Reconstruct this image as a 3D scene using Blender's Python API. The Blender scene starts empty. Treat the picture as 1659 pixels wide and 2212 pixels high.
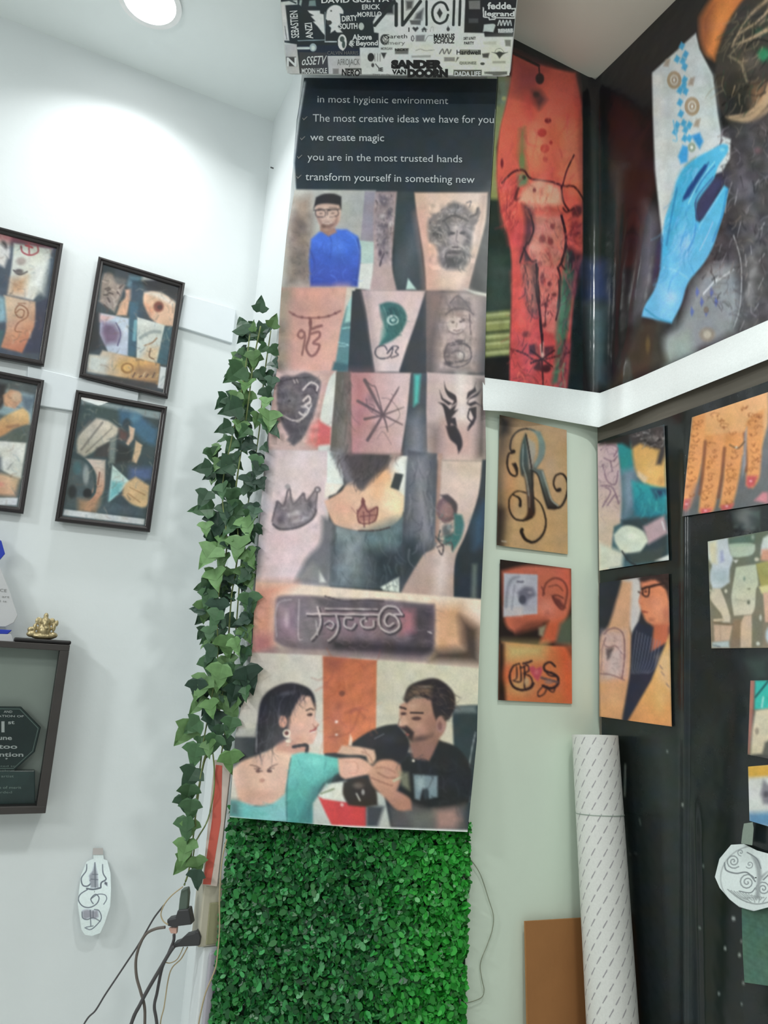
import bpy, bmesh, math, random
import numpy as np

# ------------------------------------------------------------------ camera
F, PITCH, ROLL = 1566.0, math.radians(12.3), math.radians(3.3)
YL, YD = math.radians(64.5), math.radians(93.4)
CAM = np.array([0.0, 0.0, 1.4])
_Z = np.array([math.sin(ROLL)*math.cos(PITCH), math.cos(ROLL)*math.cos(PITCH), -math.sin(PITCH)])
_f = np.array([0, 0, -1.0]); _Y = _f - _f.dot(_Z)*_Z; _Y /= np.linalg.norm(_Y); _X = np.cross(_Y, _Z)
M = np.array([_X, _Y, _Z])
sc = bpy.context.scene
col = sc.collection
cd = bpy.data.cameras.new('camera'); cam = bpy.data.objects.new('camera', cd); col.objects.link(cam)
cd.sensor_fit = 'VERTICAL'; cd.sensor_height = 36.0; cd.lens = F/2212*36.0; cd.clip_start = 0.02
from mathutils import Matrix, Vector
mw = Matrix([[*M[0], CAM[0]], [*M[1], CAM[1]], [*M[2], CAM[2]], [0, 0, 0, 1]])
cam.matrix_world = mw
sc.camera = cam
sc.view_settings.view_transform = 'Standard'; sc.view_settings.look = 'None'
sc.view_settings.gamma = 1.0; sc.view_settings.exposure = 0.07; sc.view_settings.use_curve_mapping = False

# ------------------------------------------------------------------ world and lamps
w = bpy.data.worlds.new('world'); sc.world = w; w.use_nodes = True
w.node_tree.nodes['Background'].inputs[0].default_value = (0.90, 1.0, 0.99, 1)
w.node_tree.nodes['Background'].inputs[1].default_value = 0.34

def lamp(name, loc, power, size, color=(1, 1, 1), aim=(0, 0, -1), shape='DISK', spread=180, sy=None):
    l = bpy.data.lights.new(name, 'AREA'); l.shape = shape; l.size = size; l.energy = power; l.color = color
    if sy: l.size_y = sy
    l.spread = math.radians(spread)
    o = bpy.data.objects.new(name, l); o.location = loc
    o.rotation_euler = Vector(aim).to_track_quat('-Z', 'Y').to_euler(); col.objects.link(o)
    return o
LAMP = np.array([-0.805, 1.845, 3.36])
lamp('downlight_and_fill_glow', LAMP+[0, 0, -0.012], 4.2, 0.13, (0.98, 1.0, 1.0), spread=128)
lamp('downlight_and_fill_glow', LAMP+[-1.2, -0.57, -0.012], 5.0, 0.13, (0.98, 1.0, 1.0), spread=140)
lamp('unseen_overhead_glow', (-2.75, -0.75, 3.3), 66.0, 0.4, (0.95, 1.0, 0.99), shape='SQUARE')
lamp('unseen_overhead_glow', (0.6, -0.9, 3.34), 14.0, 0.5, (1.0, 1.0, 0.95), shape='SQUARE')  # added frontal fill high behind the camera, no ceiling panel known there
lamp('downlight_and_fill_glow', (0.45, 0.7, 3.44), 17.0, 0.2, (0.96, 1.0, 0.98))  # added fill lamp to brighten the right and back walls, no fixture
lamp('added_fill_glow', (-1.6, -1.05, 2.35), 16.0, 1.1, (0.96, 1.0, 0.98), aim=(0.5, 0.85, 0.12), shape='RECTANGLE', sy=0.06)  # added fill strip behind the camera, lifts ceiling, walls and box underside

# ------------------------------------------------------------------ geometry helpers
def rays(px, py):
    px = np.asarray(px, float); py = np.asarray(py, float)
    d = np.stack([(px-829.5)/F, (1106-py)/F, -np.ones_like(px)], -1)
    return d @ M.T
def proj(P):
    d = (np.asarray(P, float)-CAM) @ M
    return 829.5-F*d[..., 0]/d[..., 2], 1106+F*d[..., 1]/d[..., 2]
def dirv(a): return np.array([math.sin(a), math.cos(a), 0.0])
UZ = np.array([0, 0, 1.0])
PJ = np.array([0.27, 1.984, 0]); PK = np.array([0.655, 2.163, 0]); PE = np.array([-0.352, 2.021, 0]); PC = np.array([-0.492, 2.323, 0])
dL = dirv(YL); dR = -dirv(YL-math.pi/2)           # dR runs from the far corner towards the viewer
nL = np.array([dL[1], -dL[0], 0]); nR = np.array([-dL[0], -dL[1], 0]); nS = nR.copy()
dD = (PJ-PE)/np.linalg.norm(PJ-PE); nD = np.array([dD[1], -dD[0], 0])
PLANE = {'L': (PC, nL), 'B': (PK, nL), 'R': (PK, nR), 'D': (PE, nD), 'S': (PE, nS)}
def hit(pl, px, py, off=0.0):
    P, n = PLANE[pl]
    r = rays(px, py); t = ((P-CAM).dot(n)+off)/(r @ n)
    return CAM + r*t[..., None]
def hit1(pl, p, off=0.0): return hit(pl, np.array(p[0]), np.array(p[1]), np.array(off))
def hitBR(px, py, off=0.0, k=0.03):
    r = rays(px, py)
    a = ((PK-CAM).dot(nL)+off)/(r @ nL); b = ((PK-CAM).dot(nR)+off)/(r @ nR)
    a = np.where(a < 0, 99, a); b = np.where(b < 0, 99, b)
    h = np.clip(0.5+0.5*(b-a)/k, 0, 1)
    t = b*(1-h)+a*h-k*h*(1-h)
    return CAM + r*t[..., None]

def setp(o, label=None, cat=None, group=None, kind=None):
    if label: o['label'] = label
    if cat: o['category'] = cat
    if group: o['group'] = group
    if kind: o['kind'] = kind
    return o
def thing(name, loc, label, cat, group=None):
    o = bpy.data.objects.new(name, None); o.empty_display_size = 0.05; o.location = loc; col.objects.link(o)
    return setp(o, label, cat, group)
def wloc(o):
    v = np.zeros(3)
    while o is not None:
        v += np.array(o.location); o = o.parent
    return v
def mesh(name, V, Fc, mat, parent=None, cols=None, smooth=False, center=True):
    V = np.asarray(V, float)
    base = wloc(parent) if parent is not None else (V.mean(0) if center else np.zeros(3))
    me = bpy.data.meshes.new(name)
    if isinstance(Fc, np.ndarray):
        n, k = Fc.shape
        me.vertices.add(len(V)); me.vertices.foreach_set('co', (V-base).ravel().astype(np.float32))
        me.loops.add(n*k); me.loops.foreach_set('vertex_index', Fc.ravel().astype(np.int32))
        me.polygons.add(n); me.polygons.foreach_set('loop_start', np.arange(0, n*k, k, dtype=np.int32))
        me.polygons.foreach_set('loop_total', np.full(n, k, np.int32))
        me.update(calc_edges=True)
    else:
        me.from_pydata([tuple(v) for v in V-base], [], Fc); me.update()
    if cols is not None:
        c = np.ones((len(V), 4), np.float32); c[:, :3] = cols
        at = me.color_attributes.new('Col', 'FLOAT_COLOR', 'POINT'); at.data.foreach_set('color', c.ravel())
    if smooth: me.polygons.foreach_set('use_smooth', np.ones(len(me.polygons), bool))
    if mat: me.materials.append(mat)
    o = bpy.data.objects.new(name, me); col.objects.link(o)
    if parent is not None: o.parent = parent
    else: o.location = base
    return o
def lin(c):
    c = np.asarray(c, float)/255.0
    return np.where(c <= 0.04045, c/12.92, ((c+0.055)/1.055)**2.4)

# ------------------------------------------------------------------ materials
def nmat(name):
    m = bpy.data.materials.new(name); m.use_nodes = True
    return m, m.node_tree.nodes, m.node_tree.links, m.node_tree.nodes['Principled BSDF']
def noise_mat(name, rgb, rough=0.6, var=0.06, scale=12, spec=0.4, bump=0.0, bscale=60, metal=0.0):
    m, N, Lk, b = nmat(name)
    tc = N.new('ShaderNodeTexCoord'); nz = N.new('ShaderNodeTexNoise'); nz.inputs['Scale'].default_value = scale; nz.inputs['Detail'].default_value = 5
    Lk.new(tc.outputs['Object'], nz.inputs['Vector'])
    rp = N.new('ShaderNodeValToRGB'); c = lin(rgb)
    rp.color_ramp.elements[0].position = 0.3; rp.color_ramp.elements[1].position = 0.7
    rp.color_ramp.elements[0].color = (*np.clip(c*(1-var), 0, 1), 1); rp.color_ramp.elements[1].color = (*np.clip(c*(1+var), 0, 1), 1)
    Lk.new(nz.outputs['Fac'], rp.inputs['Fac']); Lk.new(rp.outputs['Color'], b.inputs['Base Color'])
    b.inputs['Roughness'].default_value = rough; b.inputs['Specular IOR Level'].default_value = spec; b.inputs['Metallic'].default_value = metal
    if bump:
        n2 = N.new('ShaderNodeTexNoise'); n2.inputs['Scale'].default_value = bscale; n2.inputs['Detail'].default_value = 4
        Lk.new(tc.outputs['Object'], n2.inputs['Vector'])
        bp = N.new('ShaderNodeBump'); bp.inputs['Strength'].default_value = bump; bp.inputs['Distance'].default_value = 0.004
        Lk.new(n2.outputs['Fac'], bp.inputs['Height']); Lk.new(bp.outputs['Normal'], b.inputs['Normal'])
    return m
def print_mat(name, rough=0.4, spec=0.4, bump=0.0, bscale=8):
    m, N, Lk, b = nmat(name)
    a = N.new('ShaderNodeVertexColor'); a.layer_name = 'Col'
    tc = N.new('ShaderNodeTexCoord'); nz = N.new('ShaderNodeTexNoise'); nz.inputs['Scale'].default_value = 220; nz.inputs['Detail'].default_value = 3
    Lk.new(tc.outputs['Object'], nz.inputs['Vector'])
    mp = N.new('ShaderNodeMapRange'); mp.inputs['To Min'].default_value = 0.9; mp.inputs['To Max'].default_value = 1.1
    Lk.new(nz.outputs['Fac'], mp.inputs['Value'])
    mx = N.new('ShaderNodeVectorMath'); mx.operation = 'SCALE'
    Lk.new(a.outputs['Color'], mx.inputs[0]); Lk.new(mp.outputs['Result'], mx.inputs['Scale'])
    Lk.new(mx.outputs['Vector'], b.inputs['Base Color'])
    b.inputs['Roughness'].default_value = rough; b.inputs['Specular IOR Level'].default_value = spec
    if bump:
        n2 = N.new('ShaderNodeTexNoise'); n2.inputs['Scale'].default_value = bscale; n2.inputs['Detail'].default_value = 3
        Lk.new(tc.outputs['Object'], n2.inputs['Vector'])
        bp = N.new('ShaderNodeBump'); bp.inputs['Strength'].default_value = bump; bp.inputs['Distance'].default_value = 0.02
        Lk.new(n2.outputs['Fac'], bp.inputs['Height']); Lk.new(bp.outputs['Normal'], b.inputs['Normal'])
    return m
def glass_mat(name, tint=(1, 1, 1), rough=0.02, mirror=1.0):
    m, N, Lk, b = nmat(name)
    N.remove(b); out = N['Material Output']
    tr = N.new('ShaderNodeBsdfTransparent'); tr.inputs[0].default_value = (*tint, 1)
    gl = N.new('ShaderNodeBsdfGlossy'); gl.inputs['Roughness'].default_value = rough
    fr = N.new('ShaderNodeFresnel'); fr.inputs['IOR'].default_value = 1.45
    mx = N.new('ShaderNodeMixShader')
    Lk.new(fr.outputs[0], mx.inputs[0]); Lk.new(tr.outputs[0], mx.inputs[1]); Lk.new(gl.outputs[0], mx.inputs[2]); Lk.new(mx.outputs[0], out.inputs[0])
    return m
def emit_mat(name, rgb, s):
    m, N, Lk, b = nmat(name)
    b.inputs['Base Color'].default_value = (.9, .9, .9, 1); b.inputs['Emission Color'].default_value = (*rgb, 1); b.inputs['Emission Strength'].default_value = s
    return m
VINYL = print_mat('printed vinyl', 0.35, 0.35, 0.15, 6)
VINYLB = print_mat('glossy printed vinyl', 0.2, 0.5, 0.35, 5)
PAPER = print_mat('printed photo paper', 0.45, 0.35)
MATTE = print_mat('painted colour', 0.6, 0.3)
LETW = noise_mat('white print ink', (235, 238, 238), 0.45, 0.03)
LETB = noise_mat('black print ink', (28, 28, 30), 0.45, 0.1)
LETG = noise_mat('grey print ink', (130, 130, 128), 0.5, 0.05)

# ------------------------------------------------------------------ print painter
class Paint:
    def __init__(s, X, Y, base):
        s.X = np.asarray(X, float).ravel(); s.Y = np.asarray(Y, float).ravel()
        s.C = np.empty((len(s.X), 3)); s.C[:] = base; s.o = (0, 0, 1.0)
    def v(s, ox, oy, k): s.o = (ox, oy, k); return s
    def _q(s, pts):
        a = np.array(pts, float); return a/s.o[2]+np.array(s.o[:2])
    def _box(s, q, m):
        lo = q.min(0)-m; hi = q.max(0)+m
        return np.nonzero((s.X > lo[0]) & (s.X < hi[0]) & (s.Y > lo[1]) & (s.Y < hi[1]))[0]
    def _mix(s, idx, a, c):
        s.C[idx] += a[:, None]*(np.asarray(c, float)-s.C[idx])
    @staticmethod
    def _segd(x, y, a, b):
        d = b-a; L = d.dot(d)+1e-9
        t = np.clip(((x-a[0])*d[0]+(y-a[1])*d[1])/L, 0, 1)
        return np.hypot(x-a[0]-t*d[0], y-a[1]-t*d[1]), t
    def p(s, pts, c, soft=4, a=1.0, c2=None, g=None, sm=None):
        if sm is None: sm = len(pts) >= 7
        q = s._q(soften(pts) if sm else pts); so = max(soft/s.o[2], 1.2)
        i = s._box(q, so)
        if not len(i): return s
        x, y = s.X[i], s.Y[i]; ins = np.zeros(len(i), bool); dm = np.full(len(i), 1e9)
        for k in range(len(q)):
            A, B = q[k], q[(k+1) % len(q)]
            dd, _ = s._segd(x, y, A, B); dm = np.minimum(dm, dd)
            if A[1] != B[1]:
                ins ^= ((A[1] > y) != (B[1] > y)) & (x < (B[0]-A[0])*(y-A[1])/(B[1]-A[1])+A[0])
        sd = np.where(ins, dm, -dm)
        al = np.clip(sd/so*0.5+0.5, 0, 1)*a
        if c2 is not None:
            G = s._q([g[:2], g[2:]]); d = G[1]-G[0]
            t = np.clip(((x-G[0][0])*d[0]+(y-G[0][1])*d[1])/d.dot(d), 0, 1)[:, None]
            cc = np.asarray(c, float)*(1-t)+np.asarray(c2, float)*t
        else: cc = c
        s._mix(i, al, cc); return s
    def e(s, cx, cy, rx, ry, c, soft=0.4, a=1.0, rot=0):
        ce = s._q([(cx, cy)])[0]; rx /= s.o[2]; ry /= s.o[2]; R = max(rx, ry)*1.05
        i = s._box(ce[None, :], R)
        if not len(i): return s
        x, y = s.X[i]-ce[0], s.Y[i]-ce[1]; cr, sr = math.cos(math.radians(rot)), math.sin(math.radians(rot))
        u, v_ = (x*cr+y*sr)/rx, (-x*sr+y*cr)/ry
        t = np.clip((1-np.hypot(u, v_))/max(soft, 0.02), 0, 1); s._mix(i, t*t*(3-2*t)*a, c); return s
    def l(s, pts, wd, c, a=1.0, soft=3, sm=True):
        q = s._q(smooth(pts) if sm and len(pts) > 2 else pts)
        w0, w1 = (wd if isinstance(wd, tuple) else (wd, wd)); w0 /= 2*s.o[2]; w1 /= 2*s.o[2]; so = max(soft/s.o[2], 1.0)
        i = s._box(q, max(w0, w1)+so)
        if not len(i): return s
        x, y = s.X[i], s.Y[i]; best = np.full(len(i), 1e9); n = len(q)-1
        for k in range(n):
            dd, t = s._segd(x, y, q[k], q[k+1]); best = np.minimum(best, dd-(w0+(w1-w0)*(k+t)/n))
        s._mix(i, np.clip(0.5-best/so, 0, 1)*a, c); return s
    def mott(s, pts, amp, scale=30, seed=1):
        q = s._q(pts); i = s._box(q, 0)
        if not len(i): return s
        g = np.random.default_rng(seed); x, y = s.X[i], s.Y[i]; n = np.zeros(len(i))
        for k in range(14):
            an = g.uniform(0, 6.28); fr = s.o[2]/scale*g.uniform(0.25, 1.1)
            n += np.sin((x*math.cos(an)+y*math.sin(an))*fr*6.28+g.uniform(0, 6.28))
        s.C[i] *= (1+amp*0.5*np.clip(n/3.5, -1.5, 1.5))[:, None]; return s
    def scr(s, poly, n, ln, wd, cols, seed=1, a=0.7, ang=None, spread=6.3):
        g = np.random.default_rng(seed); q = np.array(poly, float); lo, hi = q.min(0), q.max(0); k = 0
        while k < n:
            p = g.uniform(lo, hi); ins = False
            for i in range(len(q)):
                A, B = q[i], q[(i+1) % len(q)]
                if (A[1] > p[1]) != (B[1] > p[1]) and p[0] < (B[0]-A[0])*(p[1]-A[1])/(B[1]-A[1])+A[0]: ins = not ins
            if not ins: continue
            k += 1; t = (0 if ang is None else math.radians(ang))+g.uniform(-spread/2, spread/2); L = ln*g.uniform(.5, 1.3); c2 = g.uniform(-.5, .5)
            s.l([p, p+L*.5*np.array([math.cos(t), math.sin(t)]), p+L*np.array([math.cos(t+c2), math.sin(t+c2)])], (wd*g.uniform(.6, 1.3), wd*.4), cols[g.integers(len(cols))], a*g.uniform(.5, 1), max(3, wd*.5))
        return s
    def grain(s, amp=0.03):
        def vn(k, sd):
            x, y = s.X/k+sd*7.3, s.Y/k+sd*3.1; xi, yi = np.floor(x), np.floor(y); fx, fy = x-xi, y-yi; fx = fx*fx*(3-2*fx); fy = fy*fy*(3-2*fy)
            h = lambda a, b: np.modf(np.abs(np.sin(a*127.1+b*311.7+sd*17.0)*43758.5453))[0]*2-1
            return (h(xi, yi)*(1-fx)+h(xi+1, yi)*fx)*(1-fy)+(h(xi, yi+1)*(1-fx)+h(xi+1, yi+1)*fx)*fy
        n = amp*(vn(5, 1)*.7+vn(14, 2)+vn(38, 3)); s.C *= (1+n)[:, None]; s.C += np.stack([vn(23, 4), vn(23, 4)*.2, vn(23, 5)], 1)*4
        return s
    def blur(s, shp, n=1):
        G = s.C.reshape(*shp, 3)
        for _ in range(n):
            for ax in (0, 1):
                p = np.pad(G, [(1, 1) if k == ax else (0, 0) for k in range(3)], 'edge')
                G = (p.take(range(0, G.shape[ax]), ax)+2*p.take(range(1, G.shape[ax]+1), ax)+p.take(range(2, G.shape[ax]+2), ax))/4
        s.C = G.reshape(-1, 3); return s
    def out(s, gain=1.2): return np.clip(lin(np.clip(s.C, 2, 255))*gain, 0.001, 0.92)
def soften(pts, lim=52):
    P = [np.array(p, float) for p in pts]; m = len(P); cs = []
    for k in range(m):
        a, b = P[k]-P[k-1], P[(k+1) % m]-P[k]
        t = abs(math.degrees(math.atan2(a[0]*b[1]-a[1]*b[0], a.dot(b))))
        if t > lim: cs.append(k)
    if not cs: return smooth(pts, True, 5)
    o = []
    for i, k in enumerate(cs):
        e = cs[(i+1) % len(cs)]; n = (e-k) % m or m
        seg = [P[(k+j) % m] for j in range(n+1)]
        o += (smooth(seg, False, 5) if n > 1 else seg)[:-1]
    return o
def smooth(pts, closed=False, n=6):
    P = [np.array(p, float) for p in pts]; m = len(P); o = []
    for k in range(m if closed else m-1):
        g = (lambda j: P[j % m]) if closed else (lambda j: P[min(max(j, 0), m-1)])
        a, b, c, d = g(k-1), g(k), g(k+1), g(k+2)
        for j in range(n):
            t = j/n
            o.append(0.5*(2*b+(c-a)*t+(2*a-5*b+4*c-d)*t*t+(3*b-a-3*c+d)*t**3))
    if not closed: o.append(P[-1])
    return o

# a printed sheet: control rows of picture positions, laid on a real wall plane
def lattice(rows, step, cubic=False):
    R = [np.array(r, float) for r in rows]
    W = max(np.abs(np.diff(r, axis=0)).sum() for r in R); H = sum(np.linalg.norm(R[k+1][0]-R[k][0]) for k in range(len(R)-1))
    nx, ny = max(2, int(W/step)), max(2, int(H/step))
    tl = np.concatenate([[0], np.cumsum([np.linalg.norm((R[k+1]-R[k]).mean(0)) for k in range(len(R)-1)])]); tl /= tl[-1]
    m = R[0].shape[0]; u = np.linspace(0, 1, m); U = np.linspace(0, 1, nx+1); T = np.linspace(0, 1, ny+1)
    A = np.array([[np.interp(U, u, r[:, c]) for c in (0, 1)] for r in R])       # rows,2,nx
    G = np.empty((ny+1, nx+1, 2))
    for c in (0, 1):
        for j in range(nx+1): G[:, j, c] = np.interp(T, tl, A[:, c, j])
    return G
def grid_faces(ny, nx):
    i = np.arange(ny*nx).reshape(ny, nx)
    return np.stack([i[:-1, :-1], i[1:, :-1], i[1:, 1:], i[:-1, 1:]], -1).reshape(-1, 4)
def sheet(name, rows, surf, paint, base, mat, parent=None, step=2.2, gain=1.2):
    G = lattice(rows, step); X, Y = G[..., 0], G[..., 1]
    V = surf(X, Y).reshape(-1, 3)
    P = Paint(X, Y, base)
    if paint: paint(P); P.blur(X.shape, 1 if step > 1.5 else 0).grain()
    return mesh(name, V, grid_faces(*X.shape), mat, parent, P.out(gain), True)

# ------------------------------------------------------------------ lettering
_tc = {}
def glyphs(s, bold):
    k = (s, bold)
    if k not in _tc:
        cu = bpy.data.curves.new('t', 'FONT'); cu.body = s; cu.resolution_u = 3; cu.offset = bold; cu.fill_mode = 'FRONT'
        o = bpy.data.objects.new('t', cu); col.objects.link(o)
        dg = bpy.context.evaluated_depsgraph_get(); me = o.evaluated_get(dg).to_mesh()
        V = np.array([v.co[:2] for v in me.vertices]).reshape(-1, 2); Fc = [tuple(p.vertices) for p in me.polygons]
        o.evaluated_get(dg).to_mesh_clear(); bpy.data.objects.remove(o); bpy.data.curves.remove(cu)
        _tc[k] = (V, Fc)
    return _tc[k]
CAPH = None
def letters(name, items, surf, mat, parent, view=(0, 0, 1)):
    """items: (text, start, end, cap height, bold, slant) in picture units of the given view"""
    global CAPH
    if len(items) > 1:
        return [letters(name, [it], surf, mat, parent, view) for it in items]
    if CAPH is None: CAPH = glyphs('H', 0)[0][:, 1].max()
    VV, FF, n = [], [], 0
    for it in items:
        s, p0, p1, h = it[:4]; bold = it[4] if len(it) > 4 else 0; sl = it[5] if len(it) > 5 else 0
        V, Fc = glyphs(s, bold)
        if not len(V): continue
        x0, x1 = V[:, 0].min(), V[:, 0].max()
        p0 = np.array(p0, float); p1 = np.array(p1, float); ex = p1-p0; L = np.hypot(*ex); e = ex/L; nn = np.array([e[1], -e[0]])
        u = (V[:, 0]-x0)/(x1-x0)*L; v_ = V[:, 1]/CAPH*h
        q = (p0+u[:, None]*e+v_[:, None]*(nn+sl*e))/view[2]+np.array(view[:2])
        VV.append(q); FF += [tuple(i+n for i in f) for f in Fc]; n += len(V)
    q = np.concatenate(VV)
    return mesh(name, surf(q[:, 0], q[:, 1]), FF, mat, parent)

# solid builders
def boxv(o, ax, ay, az):
    """box from corner o with edge vectors"""
    o, ax, ay, az = map(lambda t: np.asarray(t, float), (o, ax, ay, az))
    V = [o+i*ax+j*ay+k*az for k in (0, 1) for j in (0, 1) for i in (0, 1)]
    return np.array(V), [(0, 2, 3, 1), (4, 5, 7, 6), (0, 1, 5, 4), (2, 6, 7, 3), (0, 4, 6, 2), (1, 3, 7, 5)]
def bevel(o, w, seg=2):
    m = o.modifiers.new('soft edge', 'BEVEL'); m.width = w; m.segments = seg; m.limit_method = 'ANGLE'; m.angle_limit = math.radians(40)
    return o
def prism(front, depth_vec):
    """outline loop (n,3) pushed along depth_vec"""
    f = np.asarray(front, float); n = len(f); V = np.concatenate([f, f+np.asarray(depth_vec)])
    return V, [tuple(range(n)), tuple(range(2*n-1, n-1, -1))]+[(i, i+n, (i+1) % n+n, (i+1) % n) for i in range(n)]
def tube(pts, r, seg=8, taper=None):
    P = np.array(pts, float); n = len(P); V, Fc = [], []
    up = np.array([0.3, 0.2, 1.0])
    for i in range(n):
        t = P[min(i+1, n-1)]-P[max(i-1, 0)]; t /= np.linalg.norm(t)+1e-9
        a = np.cross(t, up); 
        if np.linalg.norm(a) < 0.05: a = np.cross(t, [1, 0, 0])
        a /= np.linalg.norm(a); b = np.cross(t, a); rr = r if taper is None else r+(taper-r)*i/(n-1)
        for k in range(seg):
            an = 2*math.pi*k/seg; V.append(P[i]+rr*(math.cos(an)*a+math.sin(an)*b))
    for i in range(n-1):
        for k in range(seg):
            Fc.append((i*seg+k, i*seg+(k+1) % seg, (i+1)*seg+(k+1) % seg, (i+1)*seg+k))
    Fc.append(tuple(range(seg-1, -1, -1))); Fc.append(tuple(range((n-1)*seg, n*seg)))
    return np.array(V), Fc
def join(parts):
    V, Fc, n = [], [], 0
    for v, f in parts:
        V.append(v); Fc += [tuple(i+n for i in q) for q in f]; n += len(v)
    return np.concatenate(V), Fc
def zz(pts, ox, oy, k): return [(x/k+ox, y/k+oy) for x, y in pts]
def sstep(a, b, x):
    t = np.clip((x-a)/(b-a), 0, 1); return t*t*(3-2*t)

# ------------------------------------------------------------------ the room
HC, HR, T = 3.36, 3.46, 0.1
PLA = PC - dL*3.4; PRA = PK + dR*2.6
WALL = noise_mat('white wall paint', (226, 231, 232), 0.7, 0.02, 4, 0.3, 0.15, 40)
WALLB = noise_mat('cream wall paint', (228, 242, 226), 0.7, 0.02, 4, 0.3, 0.12, 40)
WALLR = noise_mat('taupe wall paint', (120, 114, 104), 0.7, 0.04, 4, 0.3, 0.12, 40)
CEIL = noise_mat('ceiling paint', (234, 240, 240), 0.75, 0.02, 5, 0.2, 0.1, 30)
CEILR = noise_mat('ceiling paint in the far corner', (246, 245, 232), 0.75, 0.02, 5, 0.2, 0.1, 30)
def wallprism(name, pts, back, z0, z1, mat):
    pts = [np.array(p) for p in pts]; n = len(pts)
    loop = pts+[p+b for p, b in zip(pts[::-1], back[::-1])]
    V, Fc = prism([np.array([p[0], p[1], z0]) for p in loop], (0, 0, z1-z0))
    return setp(mesh(name, V, Fc, mat), kind='structure')
wallprism('wall_left', [PLA, PC-dL*0.0], [-nL*T, -nL*T], 0, HC, WALL)
# the pillar: a narrow side face and the slanting front face that carries the long banner
pill = [PC+nL*0.0, PE, PJ, PJ-nD*0.02+dD*0.02, PC+dL*0.25-nL*T]
V, Fc = prism([np.array([p[0], p[1], 0.0]) for p in pill], (0, 0, HR))
setp(mesh('wall_corner', V, Fc, WALL), kind='structure')
wallprism('wall_back', [PJ-dL*0.02, PK+dL*T], [-nL*T, -nL*T], 0, HR, WALLB)
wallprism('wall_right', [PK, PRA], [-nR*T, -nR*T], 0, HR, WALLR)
V, Fc = join([boxv((-4.2, -1.2, HC), (4.15, 0, 0), (0, 4.0, 0), (0, 0, 0.3))])
ce = setp(mesh('ceiling', V, Fc, CEIL), kind='structure')
V, Fc = boxv((-0.05, -1.2, HR), (2.4, 0, 0), (0, 4.0, 0), (0, 0, 0.2))
ce2 = setp(mesh('ceiling', V, Fc, CEILR), kind='structure')
V, Fc = boxv((-4.2, -1.2, -0.1), (6.55, 0, 0), (0, 4.0, 0), (0, 0, 0.1))
setp(mesh('floor', V, Fc, noise_mat('pale floor tile', (205, 204, 198), 0.4, 0.05, 3)), kind='structure')
# ------------------------------------------------------------------ ceiling downlight
dl = thing('ceiling_downlight', tuple(LAMP+[0, 0, 0.0]), 'round lit white downlight set in the ceiling close to the left wall', 'downlight')
def ring(c, r0, r1, z0, z1, n=40):
    V, Fc = [], []
    for k in range(n):
        a = 2*math.pi*k/n; ca, sa = math.cos(a), math.sin(a)
        V += [(c[0]+r0*ca, c[1]+r0*sa, z0), (c[0]+r1*ca, c[1]+r1*sa, z0), (c[0]+r1*ca, c[1]+r1*sa, z1), (c[0]+r0*ca, c[1]+r0*sa, z1)]
    for k in range(n):
        a, b = 4*k, 4*((k+1) % n)
        for i in range(4): Fc.append((a+i, a+(i+1) % 4, b+(i+1) % 4, b+i))
    return np.array(V), Fc
mesh('trim_ring', *ring(LAMP, 0.078, 0.095, HC-0.008, HC), noise_mat('white lamp ring', (240, 240, 240), 0.4), dl)
V = [(LAMP[0]+0.078*math.cos(a), LAMP[1]+0.078*math.sin(a), HC-0.004) for a in np.linspace(0, 2*math.pi, 40, endpoint=False)]
mesh('diffuser', V, [tuple(range(40))[::-1]], emit_mat('lit lamp diffuser', (1, 1, 1), 9.0), dl)

# ------------------------------------------------------------------ sticker covered box above the banner
SD = 0.10
bl, br = hit1('D', (618, 165), SD), hit1('D', (1102, 163), SD)
ux = br-bl; WBX = np.linalg.norm(ux); ux[2] = 0; ux /= np.linalg.norm(ux); un = np.cross(ux, UZ)
th = math.radians(55); up = UZ*math.cos(th)+un*math.sin(th); fn = np.cross(ux, up)       # fn: out of the face
mid = (bl+br)/2; BH = 0.31
bx = thing('sticker_covered_box', tuple(mid-un*0.02), 'white box plastered with black and white band-logo stickers, hung tilted above the long banner', 'box')
def rrect(o, a, b, w, h, r, n=5):
    L = []
    for cx, cy, a0 in ((w/2-r, r, -90), (w/2-r, h-r, 0), (-w/2+r, h-r, 90), (-w/2+r, r, 180)):
        for k in range(n+1):
            t = math.radians(a0+90*k/n); L.append(o+a*(cx+r*math.cos(t))+b*(cy+r*math.sin(t)))
    return np.array(L)
BODY = noise_mat('white plastic', (205, 208, 205), 0.4, 0.03)
V, Fc = prism(rrect(mid, ux, up, WBX, BH, 0.018), -fn*0.05)
bevel(mesh('body', V, Fc, BODY, bx), 0.003)
for sx in (-1, 1):       # two wall brackets carry it
    V, Fc = boxv(mid+ux*sx*0.2+up*0.08-fn*0.05-ux*0.012, ux*0.024, up*0.04, -un*(0.1-0.035))
    mesh('bracket', V, Fc, noise_mat('grey bracket steel', (110, 112, 114), 0.4), bx)
def boxsurf(off):
    def s(px, py):
        r = rays(px, py); t = ((mid-CAM).dot(fn)+off)/(r @ fn); return CAM+r*t[..., None]
    return s
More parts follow.
